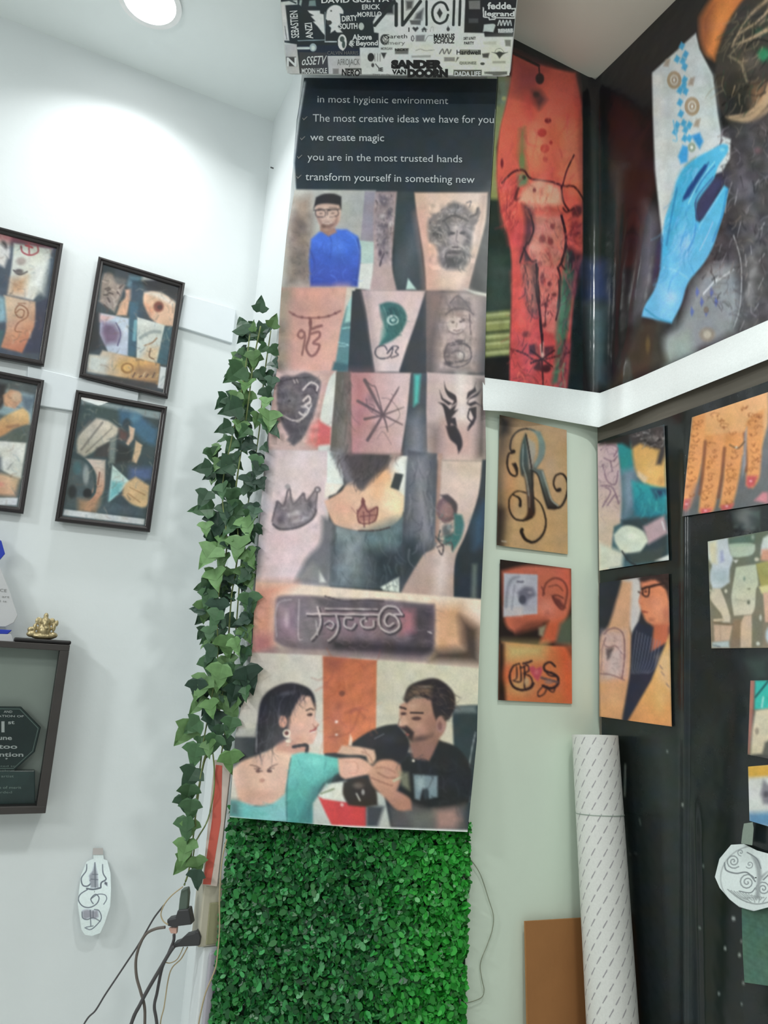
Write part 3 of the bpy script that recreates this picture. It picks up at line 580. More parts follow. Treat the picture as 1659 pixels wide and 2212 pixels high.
    P.p([(1260, 1440), (1280, 1500), (1340, 1540), (1350, 1590), (1310, 1620), (1330, 1580), (1290, 1550), (1265, 1500)], TW).p([(1225, 1500), (1250, 1560), (1320, 1600), (1290, 1610), (1240, 1570)], TW).p([(1215, 1590), (1260, 1600), (1300, 1640), (1350, 1600), (1330, 1650), (1360, 1640), (1310, 1700), (1340, 1700), (1350, 1760), (1310, 1740), (1290, 1780), (1270, 1700), (1250, 1620)], TW, 5)
    P.p([(1270, 1760), (1340, 1750), (1380, 1830), (1390, 1900), (1360, 1960), (1350, 1900), (1300, 1850)], TW, 8).l([(1300, 1800), (1350, 1860), (1365, 1930)], 14, TW)
    P.p([(1490, 1440), (1470, 1490), (1430, 1520), (1420, 1570), (1450, 1540), (1490, 1510), (1480, 1470)], TW).p([(1525, 1490), (1500, 1540), (1440, 1570), (1430, 1600), (1480, 1580), (1530, 1620), (1490, 1600), (1450, 1620), (1420, 1600), (1440, 1560), (1500, 1520)], TW).p([(1440, 1630), (1490, 1620), (1490, 1700), (1470, 1750), (1420, 1780), (1470, 1700)], TW).l([(1440, 1640), (1430, 1700), (1460, 1740), (1430, 1790)], 10, TW)
    P.scr([(70, 1440), (180, 1410), (330, 1410), (365, 1500), (330, 1640), (230, 1850), (180, 1890), (110, 1750), (65, 1600)], 130, 50, 8, [(66, 60, 68), (80, 74, 82), (110, 104, 110), (126, 118, 124)], 47, .65)
    IV = (200, 188, 188)
    P.l([(250, 1500), (300, 1448), (352, 1470), (345, 1505)], 12, IV).l([(248, 1578), (285, 1545), (300, 1580), (262, 1612), (290, 1640), (262, 1684), (222, 1665)], 14, IV).l([(60, 1660), (130, 1700), (190, 1722), (250, 1700), (310, 1610)], 9, IV, .8).l([(190, 1720), (215, 1732), (240, 1700)], 8, IV, .7)
    P.scr([(500, 1400), (590, 1400), (590, 1970), (450, 1950), (470, 1700)], 40, 120, 14, [(70, 68, 66), (120, 114, 112), (96, 92, 88)], 48, .5, 80, .8)
    # ---- row four: crown, nape crown and neck, portrait on a calf
    P.v(530, 960, 3.016)
    P.p([(0, 36), (560, 42), (540, 300), (550, 930), (0, 900)], (196, 184, 184), 4).p([(160, 40), (545, 44), (530, 380), (480, 640), (320, 880), (70, 890), (100, 500), (140, 200)], (208, 190, 192), 12, 1, (214, 190, 194), (160, 100, 420, 700)).p([(120, 40), (190, 40), (130, 500), (80, 880), (60, 880), (90, 500)], (140, 140, 148), 30, .7).e(260, 640, 150, 150, (222, 190, 194), 1, .8)
    CR = (104, 94, 102)
    P.p([(180, 470), (205, 385), (240, 385), (290, 330), (320, 370), (375, 330), (395, 360), (460, 300), (465, 430), (440, 480), (330, 545), (220, 555), (175, 510)], (124, 114, 122), 10, .95).l([(180, 520), (230, 552), (340, 540), (430, 490), (460, 430)], 14, (88, 80, 88)).l([(175, 500), (210, 380), (250, 400), (285, 280), (310, 390), (375, 325), (400, 370), (465, 295), (450, 450)], 12, CR).e(470, 295, 26, 24, CR, .3).e(470, 295, 13, 12, (180, 170, 176), .3).e(275, 275, 24, 22, (160, 150, 154), .5).e(378, 325, 16, 16, CR, .4).e(210, 378, 16, 16, CR, .4).e(320, 450, 80, 26, (176, 168, 174), .8, .9, -15).e(420, 400, 24, 60, (90, 82, 90), .8).e(360, 490, 80, 22, (182, 172, 178), .7, .8, -15).e(230, 490, 40, 40, (96, 88, 96), .8).mott([(180, 300), (470, 300), (470, 550), (180, 550)], .1, 50, 18)
    P.p([(500, 470), (580, 500), (560, 780), (540, 920), (320, 900), (400, 740), (490, 640)], (104, 104, 112), 20).p([(480, 820), (530, 900), (480, 900)], (206, 206, 204), 8).p([(330, 880), (440, 760), (500, 820), (480, 900)], (140, 138, 136), 20, .7)
    P.p([(535, 40), (620, 60), (640, 260), (530, 260)], (216, 220, 216), 4).l([(560, 60), (600, 130), (630, 210)], 20, (180, 190, 190))
    P.p([(520, 250), (640, 260), (590, 320), (515, 350)], (226, 216, 206), 6)
    P.p([(940, 70), (1060, 76), (1040, 440), (920, 420)], (226, 224, 214), 4)
    P.p([(515, 370), (620, 310), (690, 240), (940, 160), (960, 260), (1040, 340), (1020, 470), (950, 540), (800, 570), (620, 540), (560, 490)], (214, 170, 148), 8, 1, (224, 190, 160), (600, 450, 950, 350)).p([(780, 230), (900, 130), (960, 200), (860, 330)], (222, 168, 128), 50, .9).p([(950, 260), (1030, 340), (1000, 460), (900, 400)], (232, 214, 176), 40, .8).e(640, 420, 110, 70, (220, 168, 150), 1, .8)
    P.p([(570, 60), (1010, 70), (930, 130), (880, 180), (800, 260), (760, 290), (700, 240), (640, 160)], (72, 66, 68), 20).p([(550, 30), (620, 30), (720, 260), (650, 260)], (126, 122, 130), 24, .8).p([(960, 60), (1010, 60), (940, 180), (920, 160)], (180, 150, 140), 20, .8).p([(700, 190), (800, 200), (770, 290), (740, 290)], (84, 78, 80), 20)
    P.p([(975, 185), (1030, 195), (1000, 300), (945, 280)], (58, 62, 62), 5)
    NC = (112, 66, 66)
    P.l([(765, 350), (768, 400)], (10, 30), NC).p([(730, 430), (768, 380), (800, 420), (860, 405), (850, 500), (740, 510)], (150, 96, 90), 10, .8).l([(730, 430), (745, 510), (840, 500), (860, 410), (800, 440), (770, 390), (735, 440)], 10, NC).l([(745, 470), (850, 460)], 8, NC).l([(770, 440), (775, 540)], 8, NC).l([(810, 450), (805, 520)], 8, NC).e(767, 375, 18, 26, NC, .5).l([(690, 410), (730, 460)], 5, (160, 110, 104))
    P.p([(590, 530), (740, 565), (930, 545), (1035, 460), (1025, 900), (900, 940), (540, 920), (580, 740)], (112, 124, 130), 8, 1, (60, 70, 78), (650, 600, 950, 850)).p([(780, 560), (1035, 470), (1030, 690), (860, 700), (780, 640)], (92, 112, 116), 40, .9).p([(800, 700), (1000, 690), (1010, 880), (860, 900)], (36, 46, 54), 50, .9).p([(600, 560), (760, 580), (730, 900), (560, 910)], (136, 146, 150), 60, .7).l([(740, 562), (860, 560), (940, 540)], 8, (60, 48, 50)).p([(560, 640), (640, 640), (600, 900), (545, 900)], (70, 76, 84), 40, .7).mott([(560, 540), (1030, 540), (1030, 920), (560, 920)], .1, 45, 21).p([(880, 930), (1005, 860), (1005, 965), (900, 950)], (206, 212, 204), 6).l([(910, 945), (950, 920), (990, 930)], 5, (120, 124, 120))
    P.p([(1060, 40), (1250, 60), (1250, 700), (1130, 1000), (1005, 965), (1030, 460)], (72, 76, 84), 8).p([(1070, 100), (1190, 60), (1200, 400), (1230, 640), (1150, 640), (1100, 420)], (150, 148, 156), 50, .75).p([(1060, 120), (1090, 120), (1110, 560), (1060, 620)], (104, 108, 116), 30, .8).p([(1020, 620), (1120, 640), (1130, 760), (1050, 880), (1010, 880)], (38, 48, 54), 40, .9)
    P.p([(1255, 60), (1285, 60), (1280, 400), (1260, 640), (1235, 640), (1245, 300)], (160, 128, 116), 8)
    P.p([(1280, 105), (1545, 110), (1520, 330), (1440, 580), (1370, 750), (1360, 1000), (1010, 975), (1060, 880), (1160, 720), (1250, 640), (1270, 300)], (206, 184, 174), 8, 1, (178, 152, 144), (1480, 250, 1120, 850)).p([(1250, 680), (1330, 700), (1300, 990), (1220, 990)], (212, 194, 188), 40, .8).p([(1290, 105), (1540, 110), (1530, 200), (1290, 180)], (186, 166, 150), 60, .7)
    P.p([(1545, 100), (1570, 100), (1545, 1010), (1360, 1000), (1370, 750), (1440, 580), (1520, 330)], (40, 48, 56), 6).p([(1480, 500), (1560, 380), (1550, 640), (1490, 680)], (52, 84, 112), 40, .8).p([(1480, 780), (1510, 780), (1505, 1005), (1470, 1000)], (110, 120, 112), 14, .8)
    P.e(1310, 425, 74, 94, (112, 88, 92), .2).p([(1270, 330), (1320, 325), (1380, 390), (1370, 470), (1340, 400), (1290, 350)], (70, 62, 66), 8, sm=True).e(1310, 430, 52, 66, (142, 110, 108), .5).p([(1360, 450), (1410, 460), (1425, 530), (1400, 620), (1350, 700), (1340, 660), (1290, 640), (1300, 590), (1360, 570)], (58, 106, 106), 10, sm=True).e(1310, 560, 44, 60, (88, 92, 96), .7).e(1330, 540, 26, 30, (130, 136, 140), .7).l([(1240, 600), (1280, 650), (1340, 640), (1350, 690)], 9, (84, 74, 78)).l([(1250, 670), (1290, 660), (1280, 720), (1260, 690)], 9, (84, 74, 78)).l([(1270, 560), (1260, 620), (1310, 630)], 8, (60, 66, 70))
    P.scr([(560, 560), (1020, 520), (1020, 900), (560, 910)], 110, 90, 10, [(46, 56, 62), (90, 104, 110), (130, 140, 144), (70, 84, 88)], 49, .4, 85, 1.0)
    P.scr([(580, 60), (1000, 70), (880, 180), (760, 280), (680, 200)], 60, 70, 9, [(48, 44, 46), (90, 82, 84), (70, 64, 66)], 50, .6, 110, .9)
    P.scr([(1070, 80), (1200, 60), (1230, 640), (1060, 700)], 50, 120, 14, [(60, 64, 74), (110, 112, 122), (150, 148, 156)], 51, .45, 88, .6)
    P.scr([(190, 430), (450, 350), (450, 470), (220, 540)], 40, 40, 8, [(90, 80, 88), (150, 140, 146), (180, 170, 176)], 52, .6)
    P.scr([(1270, 350), (1370, 380), (1410, 560), (1350, 680), (1260, 640)], 50, 34, 8, [(70, 62, 66), (120, 100, 104), (60, 98, 98), (160, 140, 138)], 53, .6)
    # ---- row five: lettering armband
    P.p([(30, 895), (1540, 1010), (1540, 1460), (20, 1370)], (222, 200, 184), 4).p([(40, 900), (250, 905), (1540, 1010), (1535, 1100), (900, 1050), (60, 960)], (226, 206, 188), 8).p([(40, 900), (330, 905), (200, 1000), (180, 1340), (40, 1360)], (206, 142, 122), 50, .9).p([(40, 1230), (180, 1240), (190, 1360), (40, 1360)], (168, 106, 108), 40, .8).p([(1220, 1050), (1400, 1040), (1500, 1180), (1500, 1330), (1220, 1380)], (208, 158, 122), 50, .9).p([(1400, 1120), (1520, 1200), (1530, 1430), (1200, 1410), (1240, 1340), (1420, 1330)], (66, 54, 48), 40, .95)
    P.p([(200, 1010), (240, 985), (420, 985), (640, 1010), (900, 1010), (1140, 1035), (1230, 1040), (1235, 1150), (1225, 1340), (1150, 1380), (700, 1350), (300, 1330), (190, 1280)], (112, 98, 106), 12).p([(560, 1270), (1220, 1300), (1225, 1345), (1150, 1400), (560, 1350)], (52, 46, 52), 30, .9).p([(1040, 1060), (1220, 1060), (1220, 1280), (1080, 1300)], (70, 62, 70), 30, .9).p([(1020, 1080), (1100, 1080), (1100, 1220), (1010, 1240)], (186, 122, 134), 30, .85).p([(210, 1040), (350, 1020), (350, 1280), (210, 1260)], (146, 122, 136), 40, .8).p([(330, 1010), (500, 1010), (480, 1310), (350, 1310)], (126, 118, 124), 30, .7)
    P.p([(500, 1090), (880, 1100), (880, 1250), (520, 1250)], (140, 116, 126), 40, .8).p([(440, 1000), (900, 1020), (900, 1080), (520, 1070)], (84, 76, 82), 20, .7).e(270, 1130, 30, 90, (190, 170, 178), .9, .6)
    GL = (192, 178, 180); GD = (66, 58, 66)
    for d, c, w_ in ((9, GD, 20), (0, GL, 13)):
        P.l([(400+d, 1105+d), (520+d, 1105+d), (860+d, 1110+d)], w_, c).l([(520+d, 1070+d), (860+d, 1075+d)], w_*.7, c)
        P.l([(470+d, 1060+d), (490+d, 1150+d), (470+d, 1220+d), (430+d, 1270+d)], w_, c).l([(515+d, 1170+d), (545+d, 1150+d), (575+d, 1170+d), (560+d, 1200+d), (530+d, 1185+d)], w_*.8, c).l([(590+d, 1110+d), (605+d, 1180+d), (585+d, 1240+d), (540+d, 1280+d)], w_, c)
        P.l([(690+d, 1130+d), (650+d, 1130+d), (645+d, 1180+d), (690+d, 1200+d), (715+d, 1170+d)], w_, c).l([(780+d, 1130+d), (750+d, 1150+d), (770+d, 1190+d), (830+d, 1190+d), (835+d, 1150+d)], w_, c).e(785, 1150, 12, 10, c, .4)
        P.l([(1020+d, 1110+d), (980+d, 1060+d), (910+d, 1060+d), (870+d, 1120+d), (880+d, 1190+d), (940+d, 1225+d), (1000+d, 1190+d), (985+d, 1130+d), (930+d, 1105+d), (905+d, 1150+d), (930+d, 1185+d), (965+d, 1165+d)], w_, c).l([(960+d, 1110+d), (1020+d, 1105+d)], w_, c)
    P.l([(205, 1250), (195, 1120), (220, 1030), (300, 1010)], 10, (160, 146, 154)).l([(350, 1010), (345, 1250), (370, 1270)], 8, (176, 162, 168)).l([(460, 1150), (470, 1240)], 10, (176, 166, 170)).l([(1190, 1220), (1215, 1230)], 8, (200, 190, 190)).mott([(200, 1000), (1230, 1000), (1230, 1360), (200, 1330)], .08, 60, 24)
    P.l([(520, 990), (640, 1020), (760, 1015), (900, 1020)], 10, (80, 70, 76))
    P.p([(200, 1310), (1200, 1370), (1190, 1420), (40, 1370)], (120, 104, 110), 20, .6)
    P.scr([(210, 1010), (1220, 1050), (1220, 1340), (220, 1310)], 130, 70, 10, [(80, 70, 78), (140, 122, 132), (100, 88, 96), (160, 140, 148)], 54, .35, 2, .8)
    # ---- bottom photograph: tattooist and client
    P.v(480, 1400, 2.86)
    P.p([(0, 20), (640, 45), (630, 700), (0, 1100)], (190, 182, 172), 4, 1, (206, 198, 188), (120, 200, 560, 200)).p([(940, 72), (1600, 125), (1600, 700), (940, 620)], (196, 188, 170), 4, 1, (206, 200, 178), (1000, 300, 1500, 100))
    P.p([(622, 50), (955, 75), (950, 500), (900, 640), (625, 650)], (186, 106, 78), 5, 1, (196, 114, 78), (640, 200, 940, 400)).e(740, 280, 26, 24, (96, 58, 52), .5, .8).e(700, 420, 90, 240, (160, 92, 76), 1, .5).l([(760, 400), (830, 380), (880, 430)], 20, (150, 84, 60), .6, 14).l([(660, 550), (790, 520), (850, 380)], 14, (150, 80, 60), .5, 12).e(705, 455, 14, 12, (230, 200, 190), .5).e(706, 535, 12, 10, (230, 200, 190), .5).mott([(625, 60), (950, 60), (950, 640), (625, 640)], .07, 70, 30).p([(630, 60), (760, 64), (720, 130), (640, 120)], (150, 80, 72), 30, .6)
    P.p([(60, 540), (250, 545), (230, 680), (60, 740)], (52, 58, 62), 16).p([(70, 500), (230, 500), (230, 545), (70, 545)], (170, 166, 160), 10)
    P.p([(1420, 360), (1600, 350), (1600, 1140), (1450, 1120)], (46, 58, 62), 8).p([(1430, 360), (1565, 355), (1570, 400), (1430, 400)], (112, 122, 124), 14, .9).l([(1565, 520), (1540, 640), (1525, 760), (1530, 950)], 8, (130, 140, 142))
    # woman
    P.p([(60, 760), (120, 700), (250, 650), (330, 600), (420, 600), (520, 640), (430, 700), (390, 940), (250, 980), (100, 940)], (204, 164, 146), 10, 1, (214, 178, 158), (150, 850, 380, 700)).p([(330, 560), (440, 560), (540, 620), (520, 650), (430, 650), (330, 640)], (186, 140, 124), 14)
    P.p([(385, 430), (480, 290), (540, 280), (575, 340), (572, 430), (600, 470), (580, 490), (585, 530), (560, 590), (500, 600), (440, 570), (400, 520)], (204, 160, 142), 6, 1, (214, 174, 156), (420, 450, 560, 400))
    P.p([(195, 655), (215, 480), (235, 340), (280, 270), (360, 225), (440, 215), (530, 245), (570, 300), (578, 380), (545, 300), (490, 290), (450, 360), (420, 420), (350, 420), (350, 560), (300, 620), (250, 645)], (40, 38, 46), 8).p([(350, 420), (420, 400), (400, 560), (330, 600), (300, 620)], (52, 46, 52), 14).e(400, 280, 90, 24, (84, 84, 94), 1, .8, -12).l([(215, 480), (210, 640)], 8, (120, 120, 126)).e(375, 455, 30, 44, (206, 150, 132), .3).l([(440, 610), (520, 600), (520, 645)], 20, (46, 42, 48))
    P.e(398, 527, 26, 28, (226, 208, 190), .15).e(398, 525, 15, 16, (96, 50, 48), .3).e(408, 575, 22, 14, (216, 200, 180), .4).l([(395, 600), (415, 600)], 6, (200, 180, 160))
    P.l([(520, 385), (545, 375), (565, 382)], 7, (60, 44, 44)).e(540, 412, 22, 12, (84, 60, 56), .5).e(550, 410, 8, 8, (30, 24, 26), .4).l([(545, 515), (570, 505), (582, 495)], 10, (150, 70, 70)).l([(548, 520), (572, 514)], 6, (236, 226, 220)).l([(560, 470), (575, 490), (595, 475)], 6, (170, 120, 104)).e(490, 480, 50, 50, (220, 170, 152), 1, .6)
    TQ = (102, 186, 178)
    P.p([(430, 660), (520, 645), (720, 680), (735, 760), (600, 870), (560, 1090), (400, 1080), (390, 900), (410, 780)], TQ, 8, 1, (78, 150, 146), (560, 720, 580, 1000)).p([(50, 940), (100, 945), (200, 975), (300, 965), (390, 900), (405, 1075), (200, 1065), (40, 1040)], (104, 180, 178), 10, 1, (130, 186, 188), (100, 1000, 350, 1040)).p([(40, 940), (100, 945), (110, 1040), (40, 1040)], (70, 86, 90), 30, .7).p([(560, 860), (730, 750), (600, 900), (540, 1090), (480, 1080)], (66, 110, 112), 30, .8).l([(425, 680), (400, 850), (400, 1075)], 7, (60, 110, 112)).e(560, 700, 100, 40, (126, 206, 198), 1, .7)
    P.l([(170, 720), (220, 735), (245, 760)], (4, 9), (104, 78, 72)).l([(345, 715), (300, 735), (280, 760)], (4, 9), (104, 78, 72)).l([(200, 745), (240, 745)], 6, (100, 74, 70)).l([(280, 748), (320, 742)], 6, (100, 74, 70)).e(222, 760, 20, 12, (84, 58, 56), .4).e(292, 760, 20, 12, (84, 58, 56), .4).e(238, 752, 8, 6, (226, 200, 184), .4).e(308, 750, 8, 6, (226, 200, 184), .4).e(245, 820, 22, 16, (170, 120, 108), .6).l([(230, 815), (245, 808), (262, 815), (245, 826)], 5, (150, 104, 94)).l([(250, 660), (258, 780)], 6, (190, 148, 132), .6)
    # man
    P.p([(1100, 350), (1180, 310), (1310, 310), (1380, 420), (1370, 520), (1300, 580), (1200, 580), (1130, 520), (1095, 430)], (176, 136, 118), 8, 1, (150, 110, 94), (1120, 400, 1340, 540))
    P.p([(1120, 320), (1150, 240), (1230, 200), (1330, 190), (1420, 260), (1440, 340), (1410, 430), (1380, 450), (1340, 480), (1310, 420), (1290, 320), (1200, 300), (1140, 340)], (44, 38, 40), 8).p([(1130, 310), (1180, 240), (1290, 240), (1290, 300), (1190, 300)], (120, 96, 78), 24, .9).e(1260, 240, 60, 14, (150, 136, 124), 1, .8).e(1350, 470, 34, 60, (160, 122, 112), .3).e(1345, 480, 18, 36, (124, 88, 82), .5)
    P.l([(1100, 365), (1135, 375)], 12, (56, 42, 42)).l([(1165, 400), (1240, 400)], 12, (56, 42, 42)).e(1120, 405, 24, 12, (70, 50, 50), .5).e(1200, 435, 40, 16, (80, 56, 54), .5).p([(1090, 480), (1130, 420), (1150, 470), (1140, 500), (1100, 500)], (196, 154, 134), 10).e(1210, 480, 60, 30, (184, 140, 118), 1, .7)
    P.p([(1095, 490), (1140, 478), (1185, 520), (1175, 580), (1150, 560), (1135, 520)], (50, 38, 40), 8).p([(1150, 560), (1300, 530), (1310, 570), (1230, 610), (1160, 600)], (84, 62, 58), 20, .85).e(1140, 535, 22, 10, (150, 90, 84), .5)
    P.p([(1150, 590), (1330, 540), (1360, 600), (1280, 700), (1180, 690)], (140, 102, 90), 14)
    P.p([(1340, 570), (1460, 620), (1540, 760), (1530, 940), (1440, 1000), (1200, 1010), (1100, 960), (1090, 760), (1130, 660), (1200, 690), (1280, 700)], (34, 36, 38), 8).p([(780, 600), (900, 520), (1000, 480), (1080, 470), (1150, 560), (1150, 640), (1100, 700), (950, 690), (900, 640), (800, 630)], (36, 36, 40), 8).l([(940, 560), (1000, 530)], 5, (110, 110, 116)).e(1050, 560, 90, 50, (52, 52, 58), 1, .6)
    P.p([(1180, 780), (1330, 790), (1330, 920), (1280, 930), (1240, 860), (1220, 940), (1190, 930)], (118, 134, 140), 8).e(1260, 900, 24, 50, (50, 58, 62), .6).p([(1200, 820), (1240, 790), (1250, 860), (1210, 880)], (160, 176, 180), 14, .8).e(1180, 695, 12, 12, (226, 214, 200), .4)
    P.p([(1030, 980), (1100, 1000), (1120, 940), (1320, 1000), (1500, 960), (1510, 1130), (1040, 1110)], (86, 84, 86), 20).p([(1310, 1000), (1440, 990), (1470, 1060), (1440, 1120), (1330, 1120)], (166, 130, 120), 30, .9).p([(1140, 1010), (1320, 1010), (1300, 1120), (1180, 1120)], (108, 110, 104), 30, .8)
    # bowl, machine, trousers
    P.p([(560, 960), (640, 840), (760, 820), (1000, 900), (1040, 1110), (560, 1095)], (186, 190, 184), 8).p([(595, 920), (640, 930), (760, 950), (890, 960), (890, 1105), (680, 1100), (640, 1020)], (198, 70, 72), 6).p([(600, 905), (680, 840), (760, 830), (760, 950), (620, 930)], (214, 214, 204), 8).l([(610, 900), (690, 870)], 10, (130, 140, 110)).p([(890, 970), (1000, 980), (960, 1105), (890, 1105)], (66, 70, 76), 14)
    P.p([(750, 830), (820, 805), (900, 810), (950, 880), (960, 970), (870, 980), (780, 970), (745, 900)], (52, 46, 42), 8, sm=True).e(840, 850, 50, 30, (110, 100, 92), .8, .8).l([(830, 900), (850, 940)], 12, (160, 156, 148)).e(870, 890, 14, 24, (150, 146, 140), .5).e(740, 968, 14, 14, (226, 170, 166), .4)
    # hands
    P.p([(715, 680), (850, 680), (930, 730), (960, 770), (850, 790), (760, 810), (725, 780)], (216, 168, 148), 8).l([(760, 700), (830, 710), (830, 770), (780, 770)], 5, (188, 128, 110), .7)
    P.p([(710, 650), (740, 600), (850, 610), (940, 630), (950, 680), (930, 715), (905, 715), (890, 670), (850, 660), (780, 660)], (210, 172, 150), 8).l([(860, 640), (905, 660), (930, 710)], 10, (170, 126, 108), .7).l([(870, 620), (890, 640)], 6, (150, 110, 94), .6).p([(780, 600), (790, 530), (805, 560), (800, 605)], (226, 196, 176), 5)
    P.p([(900, 770), (960, 700), (1040, 690), (1100, 720), (1110, 790), (1080, 880), (1160, 930), (1170, 1000), (1080, 1000), (1000, 920), (930, 850)], (194, 148, 128), 10, 1, (176, 128, 110), (940, 740, 1120, 950)).l([(960, 770), (1020, 800), (1070, 800)], 8, (140, 96, 84), .8).l([(920, 800), (990, 830), (1050, 850)], 8, (140, 96, 84), .8).l([(950, 740), (1010, 740), (1070, 770)], 7, (150, 104, 90), .7).l([(1060, 820), (1100, 800)], 16, (184, 176, 150))
    P.p([(1090, 760), (1150, 770), (1160, 880), (1110, 850)], (140, 138, 116), 14, .8)
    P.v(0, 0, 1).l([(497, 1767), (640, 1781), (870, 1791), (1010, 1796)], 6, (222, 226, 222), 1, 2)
    P.v(480, 1400, 2.86).scr([(215, 480), (290, 280), (440, 225), (540, 260), (420, 400), (350, 440), (330, 600), (230, 640)], 110, 110, 7, [(24, 24, 30), (66, 62, 72), (92, 88, 98), (40, 38, 46)], 55, .5, 100, .7)
    P.scr([(1130, 300), (1180, 220), (1330, 195), (1430, 290), (1420, 400), (1350, 440), (1290, 310)], 80, 60, 7, [(26, 22, 24), (70, 60, 58), (110, 92, 80), (40, 36, 38)], 56, .55, 20, 1.2)
    P.scr([(1100, 640), (1500, 680), (1530, 930), (1340, 1000), (1340, 800), (1150, 760)], 60, 90, 14, [(24, 26, 28), (52, 54, 58), (40, 42, 46)], 57, .5)
    P.e(470, 560, 60, 40, (176, 126, 112), 1, .5).e(500, 420, 30, 80, (214, 170, 152), 1, .5).l([(592, 470), (584, 490), (566, 492)], 6, (160, 108, 94), .8).e(545, 560, 30, 30, (190, 140, 124), 1, .5).l([(575, 340), (574, 430)], 5, (150, 104, 92), .6).e(250, 900, 120, 60, (184, 140, 122), 1, .5).e(200, 820, 90, 90, (222, 184, 164), 1, .5).e(360, 760, 50, 120, (196, 152, 136), 1, .4)
    P.e(1290, 470, 60, 80, (130, 94, 82), 1, .5).e(1180, 360, 60, 30, (196, 158, 140), 1, .5).l([(1095, 440), (1090, 480), (1130, 490)], 7, (120, 82, 74), .7).e(1220, 560, 60, 24, (70, 54, 52), 1, .5).l([(1120, 420), (1100, 470)], 8, (204, 164, 146), .6)
    P.scr([(430, 670), (700, 690), (720, 760), (560, 900), (540, 1070), (410, 1070)], 60, 90, 10, [(84, 160, 154), (126, 204, 196), (70, 136, 136)], 58, .4, 100, 1.2).scr([(80, 960), (380, 950), (390, 1060), (70, 1040)], 30, 80, 9, [(90, 164, 164), (140, 200, 200)], 59, .4, 10, .8)
    P.scr([(630, 60), (950, 80), (940, 600), (640, 640)], 50, 90, 18, [(170, 88, 64), (204, 124, 92), (150, 80, 70)], 60, .3)
BR = [[(657, 168), (865, 170), (1074, 170)], [(641, 258), (855, 258), (1068, 258)], [(633, 351), (848, 351), (1063, 352)], [(637, 408), (848, 410), (1060, 414)], [(619, 510), (836, 511), (1055, 512)],
      [(608, 620), (829, 626), (1051, 630)], [(598, 800), (822, 803), (1047, 806)], [(574, 968), (812, 980), (1050, 992)], [(561, 1126), (803, 1133), (1046, 1140)], [(552, 1262), (796, 1278), (1039, 1296)],
      [(544, 1411), (790, 1428), (1034, 1443)], [(508, 1590), (770, 1596), (1030, 1600)], [(496, 1765), (760, 1787), (1010, 1797)]]
bn = thing('tattoo_banner', tuple(hit1('D', (750, 1790), 0.04)), 'long vinyl banner of tattoo photographs under white slogans, hanging over the green leaf panel', 'banner')
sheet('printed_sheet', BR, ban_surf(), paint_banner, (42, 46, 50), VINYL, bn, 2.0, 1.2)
letters('lettering', [
    ('in most hygienic environment', (300, 692), (1183, 703), 46, .0), ('The most creative ideas we have for you', (268, 822), (1492, 832), 50, .0), ('we create magic', (250, 950), (750, 955), 48, .006),
    ('you are in the most trusted hands', (232, 1084), (1278, 1098), 48, .0), ('transform yourself in something new', (218, 1218), (1362, 1238), 50, .0)], ban_surf(0.0015), noise_mat('pale grey print ink', (196, 202, 206), 0.45, 0.03), bn, (590, 0, 3.13))
tk = []
for zx, zy in ((205, 800), (190, 935), (170, 1060), (165, 1195)):
    q = np.array([(zx-8, zy-2), (zx-4, zy-4), (zx+2, zy+6), (zx+24, zy-14), (zx+27, zy-11), (zx+2, zy+14)])/3.13+np.array([590, 0])
    tk.append((ban_surf(0.0015)(q[:, 0], q[:, 1]), [tuple(range(6))]))
for v_, f_ in tk: mesh('tick_mark', v_, f_, LETG, bn)
